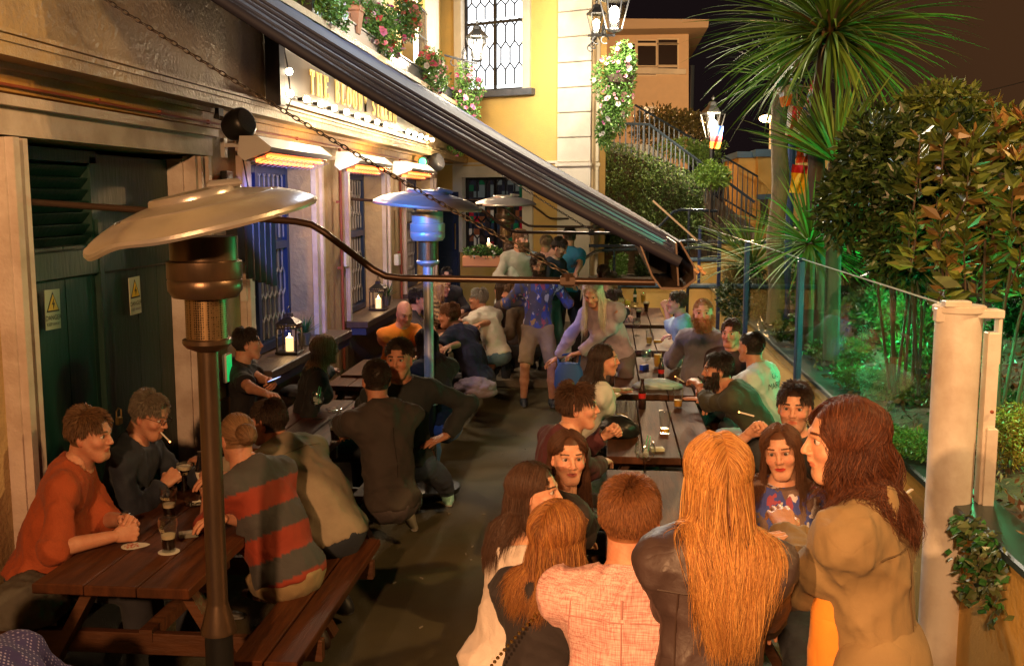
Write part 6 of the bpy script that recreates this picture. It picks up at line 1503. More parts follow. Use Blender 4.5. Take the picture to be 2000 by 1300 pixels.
        def f(P):
            fo = folds(P, am*s, 13, sd)+folds(P, am*.45, 34, sd+1); d = T_.ev(P)+fo
            q = (P-nk); a = q@nax; r = np.linalg.norm(q-a[:, None]*nax, axis=1); d = np.maximum(d, np.minimum(a-.004*0, .083*s-r))
            if not skirt: d = np.maximum(d, (P-hemp)@hax)
            e_ = S.ev(P)+fo; d = np.minimum(d, e_)-(np.maximum(.04-np.abs(d-e_), 0)**2)/(.16)
            if shoulder_bare: tp = chest+M3@np.array([-.02, 0, .055])*s; d = np.maximum(d, (P-tp)@nrm(M3@np.array([-.5, .1, 1.0])))
            return d
        lo, hi = S.bounds(); l2, h2 = T_.bounds(); V, F = nets(f, np.minimum(lo, l2), np.maximum(hi, h2), h)
        lc = (V-chest)@M2; base = np.array(top, float); C = np.tile(base, (len(V), 1))
        if stripes is not None:
            dall = lc[:, 2].copy(); C = np.array([stripes(a, b, c_) for a, b, c_ in lc])
        o = mesh_np('top_garment', V, F, tm or m_cloth, s_, True, {'col': C, 'lc': lc})
        TG = (V, F)
        # neckband / collar
        cc = collar if collar is not None else tuple(np.array(top)*.85)
        if not shoulder_bare:
            w = MB(); rr = .070*s*(1 if not fem else .93); cx = neck+M3@np.array([0, .012, -.004])*s; pts = []
            ez = nrm(M3@np.array([0, .30, 1.0])); ex = nrm(M3@np.array([1, 0, 0])); ey = np.cross(ez, ex)
            for k in range(17): a = 2*math.pi*k/16; pts.append(cx+ex*rr*math.cos(a)+ey*rr*1.0*math.sin(a)-ez*.012*(math.sin(a) > .5))
            w.tube(pts, (.009 if not collar else .015)*s, 6, cap=False); w.c = cc; w.C = [cc]*len(w.V); w.build('collar', tm or m_cloth, s_, smooth=True)
        if open_ is not None:      # open front of a jacket over another colour: a shirt front panel
            w = MB(); w.c = open_
            for k in range(8):
                u0, u1 = k/8, (k+1)/8
                def q(u, sx): wdt = .022+.03*(1-u); pc = neck*(1-u)+waist*u; return pc+M2@np.array([sx*wdt, .115*s*W*(.45+.7*min(u*2.5, 1))+.012, -.01])
                w.quad(q(u0, -1), q(u0, 1), q(u1, 1), q(u1, -1))
            w.build('shirt_front', m_cloth, s_, smooth=True)
    # ---- trousers and shoes
    if legs is not None and legs_on:
        S = Sdf(); S.cone(hip+np.array([0, 0, .04]), hip, .142*W*s*fat, .152*W*s*fat, .04, fr=(Rz.T, np.array([1, fl_, 1]))); S.ell(hip+Rz@np.array([0, -.055, -.02])*s, np.array([.150*W, .108, .11])*s*fat+.004, .05, fr=Rz.T)
        for hj, k_, an in ((hjl, kl, anl), (hjr, kr, anr)):
            S.cone(hj, k_, .092*s*W, (.070 if not shorts else .082)*s*W, .05, cut=[(hj+(k_-hj)*.96, nrm(k_-hj))] if shorts else None)
            if not shorts: S.cone(k_, an, .068*s*W, .050*s, .03, cut=[(k_+(an-k_)*1.0, nrm(an-k_))])
        sd = len(PEOPLE)*5+2; hq_ = hip+M1@np.array([0, 0, hem+.02])*s; ha_ = nrm(M1@np.array([0, 0, 1.0])); f = lambda P: S.ev(P)+folds(P, .016, 15, sd)+np.clip(((P-hq_)@ha_)/.04, 0, 1)*.035
        lo, hi = S.bounds(); V, F = nets(f, lo, hi, h*1.1); mesh_np('shorts' if shorts else 'trousers', V, F, lm or m_cloth, s_, True, {'col': np.tile(legs, (len(V), 1)), 'lc': V})
    if legs_on:
        for an, k_ in ((anl, kl), (anr, kr)):
            fw = nrm((Rz@np.array([0, 1, 0])) if abs(an[2]-.075) < .12 or not sit else np.cross(nrm(an-k_), Rz@np.array([1, 0, 0]))); fw = nrm(fw*np.array([1, 1, .3])); sd_ = nrm(np.cross(fw, [0, 0, 1])); up = np.cross(sd_, fw)
            S = Sdf(); S.cone(an+fw*-.025-up*.035, an+fw*.06-up*.042, .038*s, .036*s, .03, fr=(I3, np.array([1, 1, 1]))); S.cone(an+fw*.06-up*.042, an+fw*.155-up*.05, .038*s, .026*s, .03); S.cone(an, an-up*.03, .042*s, .04*s, .03)
            lo, hi = S.bounds(); so = an-up*.062; V, F = nets(lambda P: np.maximum(S.ev(P), (P-so)@(-up)), lo, hi, .010 if near else .014)
            C = np.tile(shoes, (len(V), 1)); C[((V-so)@up) < .016] = np.array(shoes)*.5 if sandal else np.clip(np.array(shoes)*3+.12, 0, .6)
            if sandal: C[(((V-an)@fw) > .02)&(((V-an)@fw) < .07)|(((V-an)@fw) > .12)] = skin
            mesh_np('shoe', V, F, m_leather, s_, True, {'col': C, 'lc': V})
    # ---- hair
    if hair[0] not in ('bald', 'none'):
        def coll(P):
            S = Sdf(); torso(S, .016); S.cone(neck, hd_c+Mh@np.array([0, -.035, -.09])*hs, .058*s, .058*hs, .03); return S.ev(P)
        kw = dict(hk or {}); V, F, C = grow_hair(hair[0], Mh, hd_c, fem, hs, near, hair[1], len(PEOPLE)+5, coll, **kw); mesh_np('hair', V, F, m_hair, s_, True, {'col': C})
    if beard > .8:
        hv, hf, K, w0 = get_head(fem, hh); rg = np.random.default_rng(3); cand = np.where(K['beard'])[0]; N = {0: 500, 1: 900, 2: 1500}[near]; idx = rg.choice(cand, N); P0 = hv[idx]; d = nrm(np.array([0, .4, -1]))+np.stack([P0[:, 0]*8, 0*P0[:, 0], 0*P0[:, 0]], 1)+rg.normal(0, .25, (N, 3)); bl = (beard-.8)*.12+.014
        T = np.stack([P0, P0+d*bl*.5+np.array([0, .003, 0]), P0+d*bl], 1)*hs; T = T@Mh.T+hd_c; a = rg.normal(0, 1, (N, 3)); a /= np.linalg.norm(a, axis=1)[:, None]; wv = .0022 if not near else .0015
        V = np.stack([T[:, 0]-a*wv, T[:, 0]+a*wv, T[:, 1]+a*wv, T[:, 2], T[:, 1]-a*wv], 1).reshape(-1, 3); i = np.arange(N)*5; F = np.stack([i, i+1, i+2, i+4], 1); F3 = np.stack([i+4, i+2, i+3], 1)
        hc = np.array(hair[1] if np.ndim(hair[1]) == 1 else hair[1][0]); C = np.repeat(hc*rg.uniform(.6, 1.5, N)[:, None], 5, 0); mesh_np('beard', V, [F, F3], m_hair, s_, True, {'col': C})
    J = dict(hip=hip, waist=waist, chest=chest, neck=neck, head=hd_c, Mh=Mh, M3=M3, M2=M2, Rz=Rz, wl=wl, wr=wr, ell=ell, elr=elr, shl=shl, shr=shr, hs=hs, root=s_, kl=kl, kr=kr)
    PEOPLE.append(J); return J
# ================================================================ THE GUESTS
SK2 = (.50, .25, .16); SK3 = (.60, .33, .22); DK = (.020, .012, .008); BR = (.055, .026, .012); MB_ = (.10, .05, .022); GREY = (.26, .24, .22); AUB = [(.20, .055, .018), (.14, .04, .014), (.26, .08, .02)]
def hat(px, py, **k): return tuple(at(px, py, **k))
SEAT = .56
GL_ = 'seated guests at the tables along the pub wall'; GR_ = 'seated guests at the tables by the glass screen'; GS_ = 'guests standing in the far doorway'; GF_ = 'large group in the lower right'
# --- left tables
RB = [(.33, .045, .02), (.075, .07, .072)]
P1 = person('man in rust orange sweater seated with hands clasped on the nearest table', ('px', 176, 850, SEAT), 72, hd=92, hpit=6, lean=18, near=1, hair=('short', (.13, .065, .03)), top=(.36, .065, .015), tm=m_knit, hl=hat(246, 1015, Z=.83), hr=hat(226, 1046, Z=.80), pl='fist', pr='fist', legs=(.03, .03, .04), fat=1.18, s=1.03, sleeve='elbow', elb=(.2, .2), hk=dict(L_=.034), group=GL_)
P2 = person('man in dark shirt with glasses and a cigarette in his mouth', ('px', 292, 812, SEAT), 85, hd=98, hpit=20, lean=16, near=1, hair=('short', (.14, .11, .08)), top=(.015, .02, .035), hl=hat(398, 925, Z=.86), hr=hat(322, 945, Z=.85), pl='relax', pr='fist', skin=SK2, collar=(.02, .025, .04), group=GL_)
def stripes(x, y, z): k = int(math.floor((z+.06-.22*x*0)/.115)); return RB[k % 2] if z < .10 else RB[1]
P3 = person('man with hair bun in red and grey striped rugby shirt and khaki shorts', ('px', 463, 855, SEAT), -68, hd=-40, hpit=10, lean=24, near=1, hair=('tied', (.22, .12, .06)), top=(.1, .1, .1), stripes=stripes, sleeve='elbow', hl=hat(405, 965, Z=.85), hr=hat(440, 1010, Z=.83), legs=(.36, .25, .13), shorts=True, sandal=True, collar=(.07, .07, .075), fat=1.15, shoes=(.04, .02, .015), fl=hat(520, 1180, Z=.03), fr=hat(625, 1268, Z=.03), hem=-.06, group=GL_)
P4 = person('man in pale olive shirt leaning far over the nearest table', ('px', 524, 825, SEAT), -62, hd=-75, hpit=8, lean=42, near=1, hair=('short', (.035, .02, .012)), top=(.34, .27, .19), sleeve='elbow', hl=hat(400, 900, Z=.85), hr=hat(440, 930, Z=.85), legs=(.02, .025, .04), fat=1.15, beard=.25, collar=(.36, .29, .2), s=1.05, shoes=(.02, .02, .025), fl=hat(672, 1200, Z=.05), fr=hat(700, 1120, Z=.05), hem=-.08, hk=dict(L_=.024), group=GL_)
P5 = person('man in black T-shirt looking away while holding a phone under the lantern window', ('px', 484, 672, SEAT), 80, hd=72, lean=3, near=1, hair=('short', (.025, .015, .01)), top=(.012, .010, .012), sleeve='short', hl=hat(560, 762, Z=.98), hr=hat(556, 790, Z=.93), pl='grip', pr='relax', group=GL_)
P6 = person('blond woman in black long sleeves reaching towards the next table', ('px', 636, 683, SEAT), 66, hd=55, lean=14, fem=True, near=1, hair=('long', [(.42, .28, .15), (.30, .19, .10), (.5, .38, .24)]), hk=dict(L_=.20, n=1100), top=(.010, .010, .011), hl=hat(702, 712, Z=.84), hr=hat(610, 778, Z=.84), group=GL_)
P7 = person('man in charcoal hooded top seen from behind on the second table bench', ('px', 735, 742, SEAT), -38, hd=-22, lean=12, near=1, hair=('crop', (.03, .02, .014)), top=(.055, .042, .036), hood=True, hl=hat(650, 822, Z=.84), hr=hat(690, 850, Z=.80), legs=(.09, .07, .07), s=1.05, shoes=(.25, .22, .18), hem=-.06, fl=hat(822, 1015, Z=.0), fr=hat(775, 1030, Z=.0), group=GL_)
P8 = person('man in dark sweater facing the viewer with a watch hand on his knee', ('px', 780, 702, SEAT+.02), 168, hd=184, hpit=2, lean=4, near=1, hair=('crop', (.04, .03, .022)), top=(.022, .026, .028), hl=hat(872, 850, Y=6.7), hr=hat(700, 800, Z=.80), pl='flat', legs=(.03, .045, .09), s=1.06, shoes=(.3, .6, .5), side=4, elb=(.6, 0), fl=hat(880, 985, Z=0), fr=hat(815, 990, Z=0), kneew=.2, hk=dict(L_=.022), group=GL_)
P9 = person('bald man in bright orange T-shirt holding his hand to his mouth', ('px', 790, 612, SEAT), 140, hd=150, hpit=22, lean=14, near=0, hair=('bald', (.25, .14, .08)), bald=True, top=(.95, .25, .01), sleeve='short', hr=hat(781, 632, Y=10.15), hl=hat(850, 720, Z=.83), pr='fist', skin=(.62, .30, .19), beard=.2, fat=1.1, group=GL_)
P10 = person('dark haired guest in black behind the pole of the blue lit heater', ('px', 832, 668, SEAT), -42, hd=-50, lean=20, fem=True, near=1, hair=('long', [(.02, .02, .035), (.03, .02, .02)]), hk=dict(L_=.26, n=1100), top=(.018, .016, .02), hl=hat(770, 735, Z=.84), hr=hat(790, 742, Z=.84), legs=(.05, .10, .25), group=GL_)
P11 = person('auburn haired man in navy polo shirt leaning on the table in profile', ('px', 877, 617, SEAT), -62, hd=-93, hpit=6, lean=30, near=1, hair=('short', (.16, .065, .025)), top=(.010, .011, .035), sleeve='short', hl=hat(812, 700, Z=.83), hr=hat(820, 712, Z=.83), hk=dict(L_=.03), fat=1.05, s=1.03, collar=(.02, .025, .09), legs=(.03, .03, .04), hem=-.08, group=GL_)
P12 = person('grey haired man in off-white T-shirt seen in profile from behind', ('px', 934, 584, SEAT), -55, hd=-90, lean=24, near=1, hair=('short', GREY), top=(.74, .68, .62), sleeve='short', hl=hat(868, 655, Z=.84), hr=hat(880, 665, Z=.84), hk=dict(L_=.036), legs=(.10, .18, .26), group=GL_)
person('dark haired man in black beside the bald man, in profile', ('px', 818, 585, SEAT), 80, hd=84, lean=14, near=0, hair=('short', DK), top=(.03, .015, .015), hl=hat(868, 655, Z=.9), hr=hat(860, 665, Z=.86), group=GL_)
person('blond woman in brown striped top behind the heater pole', ('px', 862, 563, SEAT), 95, hd=92, lean=12, fem=True, near=0, hair=('long', [(.45, .30, .14), (.35, .2, .1)]), hk=dict(L_=.26, n=800), stripes=lambda x, y, z: (.38, .24, .14) if int(math.floor(z/.022)) % 2 else (.07, .04, .03), hl=hat(905, 630, Z=.84), hr=hat(895, 625, Z=.86), group=GL_)
person('dark haired man in black at the far end near the blue door', ('px', 872, 540, SEAT+.02), 150, hd=170, lean=6, near=0, hair=('short', DK), top=(.02, .015, .02), skin=SK2, group=GL_)
person('long dark haired woman hidden behind the off-white T-shirt', ('px', 980, 566, SEAT), -60, hd=-62, lean=14, fem=True, near=0, hair=('long', [DK, BR]), hk=dict(L_=.38, n=1000), top=(.05, .03, .03), group=GL_)
person('guest in brown jacket leaning behind the far heater pole', ('px', 998, 575, SEAT), -70, hd=-85, lean=22, near=0, hair=('short', (.09, .045, .02)), top=(.10, .065, .04), group=GL_)
# --- standing by the door
ST = .12
person('man in pale grey zip jacket standing in profile by the door', ('px', 1002, 490, .93+.07), 70, hd=66, sit=False, lean=3, near=0, hair=('crop', (.10, .06, .035)), top=(.42, .42, .40), legs=(.04, .04, .05), hl=hat(1035, 545, Y=12.9), group=GS_)
person('ginger bearded man in light grey sweater standing by the door', ('px', 1018, 468, .95+.18), 160, hd=128, sit=False, lean=2, near=0, hair=('short', (.20, .09, .035)), beard=1.0, top=(.45, .42, .38), tm=m_knit, legs=(.04, .04, .06), s=1.03, group=GS_)
P20 = person('bearded man in dark cap and patterned blue sweater holding a straw glass', ('px', 1052, 520, .92), 172, hd=168, hpit=6, sit=False, lean=3, near=1, hair=('short', (.05, .025, .014)), beard=.95, top=(.09, .08, .13), tm=m_blotch, legs=(.24, .17, .12), shorts=True, hr=hat(1032, 588, Y=11.5), hl=hat(1092, 560, Y=11.7), pr='grip', skin=SK3, hk=dict(L_=.04), shoes=(.02, .03, .05), group=None)
person('dark haired man in black shirt bending his head down', ('px', 1092, 484, .93+.12), 115, hd=105, hpit=28, sit=False, lean=10, near=0, hair=('short', (.03, .018, .012)), beard=.5, top=(.012, .014, .022), legs=(.05, .10, .12), group=GS_)
person('broad man in bright blue T-shirt with his back turned', ('px', 1112, 462, .98+.14), 25, hd=-10, sit=False, lean=4, near=0, hair=('crop', (.07, .045, .03)), top=(.03, .20, .42), sleeve='short', legs=(.02, .02, .03), hr=hat(1122, 545, Y=13.0), s=1.06, fat=1.08, group=GS_)
person('guest in pale pink shirt behind the man in black', ('px', 1068, 476, .93+.13), 40, hd=30, sit=False, lean=3, near=0, hair=('crop', (.3, .2, .12)), top=(.72, .38, .32), sleeve='short', group=GS_)
person('guest in light blue shirt behind the patterned sweater', ('px', 1066, 500, .90+.0), 150, hd=-60, sit=False, lean=14, near=0, hair=('crop', (.35, .33, .32)), top=(.36, .42, .50), group=GS_)
P25 = person('blond woman in lilac jumper stooping between the tables with a blue bag', ('px', 1158, 572, .93), 205, hd=196, hpit=34, sit=False, lean=30, side=8, fem=True, near=1, hair=('long', [(.62, .55, .45), (.5, .44, .36), (.7, .64, .56)]), hk=dict(L_=.42, n=1500), top=(.36, .30, .38), hr=hat(1074, 722, Y=9.3), hl=hat(1112, 712, Y=9.1), elb=(.3, .9), legs=(.12, .09, .10), skin=SK3, shoulder_bare=False, s=1.02)
person('dark haired guest farther back on the far table, left one', ('px', 1178, 535, SEAT+.1), 170, hd=-20, lean=4, near=0, hair=('short', BR), top=(.03, .03, .035), group=GR_)
person('dark haired guest at the far table in front of the planting', ('px', 1193, 548, SEAT+.05), 120, hd=60, lean=8, near=0, hair=('short', (.07, .035, .02)), top=(.03, .02, .02), group=GR_)
# --- right tables
P27 = person('man in dark suit drinking from a glass in profile', ('px', 1203, 588, SEAT), 86, hd=88, hpit=-4, lean=10, near=0, hair=('short', (.05, .025, .018)), beard=.3, top=(.015, .018, .035), open_=(.5, .55, .55), hr=hat(1236, 598, Y=11.8), hl=hat(1236, 690, Z=.8), pr='grip', group=GR_)
P28 = person('man in light blue shirt with a hand raised to his face', ('px', 1322, 592, SEAT), -82, hd=-92, lean=8, near=0, hair=('short', (.05, .03, .02)), top=(.35, .47, .55), sleeve='rolled', hl=hat(1300, 602, Y=11.3), hr=hat(1318, 655, Z=.84), pl='fist', group=GR_)
P29 = person('stocky ginger bearded man in grey sweater facing the viewer', ('px', 1373, 613, SEAT+.06), 215, hd=186, hpit=-3, lean=2, near=1, hair=('crop', (.32, .16, .07)), bald=True, beard=1.05, brow=None, top=(.19, .17, .21), hr=hat(1322, 705, Z=.83), hl=hat(1395, 745, Y=9.3), fat=1.25, s=1.08, open_=(.16, .15, .2), skin=(.62, .33, .24), group=GR_) if False else person('stocky ginger bearded man in grey sweater facing the viewer', ('px', 1373, 613, SEAT+.06), 215, hd=186, hpit=-3, lean=2, near=1, hair=('crop', (.32, .16, .07)), hk=dict(L_=.006), beard=1.05, top=(.19, .17, .21), hr=hat(1322, 705, Z=.83), hl=hat(1395, 745, Y=9.3), fat=1.25, s=1.08, skin=(.62, .33, .24), group=GR_)
person('dark haired youth half hidden beside the bearded man', ('px', 1428, 652, SEAT), 215, hd=205, lean=2, near=0, hair=('short', (.05, .02, .012)), top=(.05, .02, .02), s=.96, skin=(.6, .26, .18), group=GR_)
P31 = person('man in white T-shirt lettered on the back with cropped dark hair', ('px', 1467, 678, SEAT+.02), -62, hd=-38, lean=12, near=1, hair=('crop', (.02, .015, .012)), hk=dict(back=.1), top=(.62, .66, .64), sleeve='short', hl=hat(1390, 760, Z=.83), hr=hat(1400, 790, Z=.83), legs=(.45, .45, .45), skin=SK2, group=GR_)
P32 = person('dark bearded man in olive shirt leaning in profile with a cigarette', ('px', 1402, 723, SEAT), -70, hd=-93, hpit=4, lean=34, near=1, hair=('short', (.018, .012, .010)), beard=.95, top=(.050, .048, .030), sleeve='rolled', hl=hat(1362, 748, Z=.98), hr=hat(1385, 782, Z=.83), pl='relax', pr='flat', hk=dict(L_=.03), skin=SK2, collar=(.05, .048, .03), group=GR_)
P34 = person('long dark haired woman in white top gesturing over the middle table', ('px', 1180, 703, SEAT), 75, hd=92, lean=10, fem=True, near=1, hair=('long', [(.022, .014, .012), (.04, .022, .016)]), hk=dict(L_=.42, n=1500, wave=(.15, 9), tuck=True), top=(.60, .60, .56), sleeve='short', hl=hat(1225, 765, Z=.86), hr=hat(1212, 775, Z=.84), pl='flat', pr='flat', group=GR_)
P35 = person('smiling brown haired man in maroon sweater resting his chin on his hand', ('px', 1130, 795, SEAT+.02), 68, hd=92, lean=16, near=1, hair=('short', (.055, .026, .014)), hk=dict(L_=.045), top=(.085, .018, .025), hl=hat(1182, 850, Y=5.75), hr=hat(1175, 905, Z=.84), pl='fist', skin=SK3, collar=(.5, .48, .46), group=GF_)
P36 = person('brown haired woman in black turning her face to the viewer', ('px', 1110, 893, SEAT+.02), 60, hd=166, lean=5, fem=True, near=2, hair=('long', [(.075, .030, .014), (.055, .022, .012)]), hk=dict(L_=.40, tuck=True), top=(.022, .014, .014), skin=SK3, hl=hat(1190, 985, Z=.84), hr=hat(1170, 1010, Z=.84), lips=(.42, .12, .10), group=GF_)
P37 = person('dark haired woman in white off the shoulder top in profile', ('px', 1044, 960, SEAT), 62, hd=99, hpit=0, lean=10, fem=True, near=2, hair=('long', [(.075, .035, .02), (.055, .026, .016)]), hk=dict(L_=.36, tuck=True, n=1100), top=(.72, .60, .54), tm=m_knit, shoulder_bare=True, skin=(.62, .34, .22), hl=hat(1120, 1060, Z=.84), hr=hat(1090, 1110, Z=.8), elb=(0, -.1), group=GF_)
P38 = person('auburn haired woman in black jacket seen from behind with a chain strap', ('px', 1092, 1044, SEAT+.04), 42, hd=34, lean=8, fem=True, near=2, hair=('long', [(.26, .10, .025), (.18, .06, .018), (.36, .16, .04)]), hk=dict(L_=.29, wave=(.16, 6), n=1900), top=(.022, .015, .016), hl=hat(1130, 1130, Z=.82), hr=hat(1190, 1180, Z=.8), group=GF_)
P39 = person('man with short auburn hair in pink linen shirt, his back to the viewer', ('px', 1232, 1012, SEAT+.14), 8, hd=14, lean=6, near=2, hair=('short', [(.22, .085, .03), (.16, .06, .025), (.26, .11, .04)]), hk=dict(L_=.026, n=2600), top=(.80, .52, .48), tm=m_linen, hl=hat(1150, 1130, Y=3.9), hr=hat(1330, 1130, Y=3.9), elb=(-.3, -.3), sleeve='rolled', collar=(.66, .38, .32), s=1.05, hem=-.05, skin=(.6, .28, .17), group=GF_)
P40 = person('tall woman with long golden hair in brown leather jacket from behind', ('px', 1400, 928, .97), -4, hd=-10, sit=False, lean=5, shk=.86, side=3, fem=True, near=2, hair=('long', [(.42, .19, .045), (.30, .12, .03), (.52, .27, .08)]), hk=dict(L_=.46, n=2000, wave=(.10, 5), w_=.0011, vol=.5), top=(.055, .032, .030), tm=m_leather, s=1.0, hl=hat(1385, 1290, Y=3.4), hr=hat(1500, 1290, Y=3.4), elb=(-.55, -.5), group=GF_)
P41 = person('dark haired man with moustache looking out from behind the group', ('px', 1552, 797, SEAT+.06), 205, hd=196, lean=0, near=1, hair=('short', (.03, .016, .010)), beard=.35, top=(.03, .035, .04), hr=hat(1462, 848, Y=5.1), hl=hat(1560, 960, Z=.85), pr='fist', skin=SK3, hk=dict(L_=.034), extra=dict(handup=(.2, -.6, 1)), sleeve='rolled', group=GF_)
P42 = person('young woman with red lips and brown hair looking at the viewer', ('px', 1526, 882, SEAT+.06), 200, hd=196, hpit=2, hroll=8, lean=-2, fem=True, near=2, hair=('long', [(.10, .042, .02), (.075, .03, .016)]), hk=dict(L_=.38, part=-.5), top=(.16, .10, .085), tm=m_blotch, lips=(.45, .05, .04), skin=SK3, hl=hat(1560, 1040, Z=.9), hr=hat(1480, 1040, Z=.9), group=GF_)
P43 = person('woman with wavy auburn hair in khaki military coat beside the white post', ('px', 1648, 862, .98), -58, hd=-92, hpit=4, sit=False, lean=8, fem=True, near=2, hair=('long', [(.085, .026, .012), (.06, .018, .009), (.13, .042, .016)]), hk=dict(L_=.38, n=1900, wave=(.75, 13), w_=.0011, vol=.6), top=(.27, .18, .08), s=1.06, hl=hat(1536, 1035, Y=3.1), hr=hat(1575, 1060, Y=3.05), pl='relax', shk=.92, elb=(-.1, .3), legs=(.27, .18, .08), hem=-.30, collar=(.25, .165, .075), skin=(.66, .36, .22), group=GF_)
P45 = person('guest in dotted purple shirt bending at the lower left corner', (-1.64, 2.72, .53), -72, hd=-72, lean=52, near=1, hair=('short', BR), top=(.045, .035, .16), tm=m_dots, s=1.1, fat=1.15, legs=(.03, .03, .05), hk=dict(L_=.03))

# ---------------------------------------------------------------- what the guests hold and wear
def cig(p, d, label, L_=.075):
    p = np.array(p, float); d = nrm(d); s_ = thing('cigarette', label, 'cigarette', tuple(p)); w = MB(); w.tube([p, p+d*L_], .0042, 8); w.build('paper', m_paper, s_)
    w = MB(); w.tube([p+d*L_, p+d*(L_+.006)], .0042, 8); w.build('ember', mat('ember', (.8, .2, .05), .6, emis=(1, .35, .08), es=8), s_)
J = P2; q = J['head']+J['Mh']@np.array([.008, .092, -.055])*J['hs']; cig(q, J['Mh']@np.array([.25, 1, -.25]), 'lit cigarette in the mouth of the man with glasses')
w = MB(); M = J['Mh']
for sx in (-1, 1):
    w.tube([J['head']+M@np.array([sx*.032+.019*math.cos(a), .104, .010+.013*math.sin(a)]) for a in [k*.63 for k in range(11)]], .0016, 5); w.tube([J['head']+M@np.array([sx*.051, .102, .012]), J['head']+M@np.array([sx*.078, .0, .012])], .0016, 5)
w.tube([J['head']+M@np.array([-.012, .106, .012]), J['head']+M@np.array([.012, .106, .012])], .0016, 5)
tag(w.build('eyeglasses', m_steelb, smooth=True), 'thin wire glasses worn by the man with the cigarette', 'glasses')
cig(P32['wl']+nrm(P32['Rz']@np.array([0, 1, 0]))*.10, P32['Rz']@np.array([-.2, .8, .5]), 'cigarette held by the leaning olive shirted man')
cig(P41['wr']+np.array([.02, -.03, .10]), (-.9, -.1, .25), 'cigarette in the raised hand in front of the moustached man')
J = P5; c = J['wl']+nrm(J['wl']-J['ell'])*.10+np.array([.01, -.02, .02]); w = MB(); w.box(c, (.07, .14, .009), M=Matrix.Rotation(R(-20), 3, 'Y'), b=.003); w.m = 1; w.box(c+np.array([.0, 0, .0055]), (.062, .125, .001), M=Matrix.Rotation(R(-20), 3, 'Y'))
tag(w.build('phone', [m_blk, mat('phone_screen', (.1, .2, .6), .2, emis=(.35, .5, 1), es=2.2)]), 'phone with lit blue screen held by the man in black', 'phone')
# glasses in hands
pint(tuple(P20['wr']+np.array([.03, -.05, -.04])), .55, 'clear glass with yellow straw held by the man in patterned sweater', m_lager, 0, word=False, straight=True)
c = P27['head']+P27['Mh']@np.array([0, .16, -.04]); w = MB(); s_ = thing('pint_glass', 'tilted glass at the lips of the man in the dark suit', 'pint glass', tuple(c)); Mq = Matrix.Rotation(R(-72), 3, 'Y'); w.lathe([(.030, .075), (.033, .0), (.041, -.075), (.039, -.075), (.031, .0), (.0001, .07)], c, 20, M=Mq); w.build('glass', m_drink, s_, smooth=True); w = MB(); w.lathe([(.0001, .068), (.0285, .066), (.031, .01), (.0001, .0)], c, 20, M=Mq); w.build('drink', m_lager, s_, smooth=True)
# bag of the walking woman
c = (P25['wr']+P25['wl'])/2+np.array([0, 0, -.22]); s_ = thing('shoulder_bag', 'bright blue cloth bag hanging from the stooping blond woman', 'bag', tuple(c))
w = MB(); w.lathe([(.0001, -.17), (.10, -.16), (.135, -.05), (.125, .08), (.09, .15), (.0001, .155)], c, 18, M=Matrix.Diagonal((1, .5, 1)), wob=lambda q: q*(1+.06*math.sin(9*math.atan2(q.y, q.x))*1)); w.build('bag_body', mat('blue_bag', (.02, .07, .28), .7), s_, smooth=True)
w = MB(); w.tube([c+np.array([-.09, 0, .13]), P25['wr']+np.array([0, 0, .02]), P25['wl'], c+np.array([.09, 0, .13])], .012, 6); w.build('strap', mat('blue_bag', (.02, .07, .28), .7), s_, smooth=True)
# watches and bracelets
def band(J, side, m, label, name='watch'):
    wv, ev = J['w'+side], J['el'+side]; d = nrm(wv-ev); c = wv-d*.012; u = nrm(np.cross(d, [0, 0, 1])); v = np.cross(u, d); w = MB(); w.tube([c+(u*math.cos(a)+v*math.sin(a))*.032 for a in [k*math.pi/8 for k in range(17)]], .005, 6, cap=False); w.lathe([(.0001, 0), (.017, .0), (.017, .007), (.0001, .008)], c+np.array([0, 0, .033]), 14); tag(w.build(name, m, smooth=True), label, name)
band(P8, 'l', mat('watch_steel', (.6, .6, .62), .25, metal=1), 'steel watch on the wrist resting on the knee')
band(P1, 'l', mat('watch_steel', (.6, .6, .62), .25, metal=1), 'wrist watch of the man in the orange sweater')
# chain strap of the black jacket woman
J = P38; w = MB(); a = J['shr']+J['M3']@np.array([-.06, -.06, .05]); b = J['hip']+J['Rz']@np.array([-.14, -.16, .06]); n = 34
for k in range(n):
    t_ = (k+.5)/n; c = a*(1-t_)+b*t_+J['Rz']@np.array([0, -.075*math.sin(math.pi*t_)-.02, 0]); w.ball(c, .0065, 6)
tag(w.build('chain_strap', m_brass, smooth=True), 'thin gold chain strap across the black jacket back', 'strap')
# shoulder tabs of the khaki coat, loops and seams
def on_back(J, pts, r, m, name, sub=None, off=.0):
    w = MB(); w.tube([J['chest']+J['M3']@np.array(p) for p in pts], r, 5); return w.build(name, m, J['root'], smooth=True)
J = P43; w = MB(); c = J['shr']+J['M3']@np.array([.035, -.02, .045]); M = Matrix(J['M3'].tolist())
for k in (0, 1): w.box(c+J['M3']@np.array([.01+.012*k, -.045+.028*k, .005-.008*k]), (.085, .012, .006), M=M, b=.002)
w.build('shoulder_tab', mat('pale_tab', (.65, .55, .42), .5), J['root'])
J = P43; S = Sdf(); S.cone(J['waist']+J['M2']@np.array([-.02, .09, .12]), J['hip']+J['Rz']@np.array([-.03, .10, -.25]), .085, .10, .03, fr=(J['M2'].T, np.array([1, 1.2, 1]))); lo, hi = S.bounds(); V, F = nets(lambda P: S.ev(P)+folds(P, .010, 20, 5), lo, hi, .010); mesh_np('orange_top', V, F, m_cloth, J['root'], True, {'col': np.tile((.80, .28, .03), (len(V), 1)), 'lc': V})
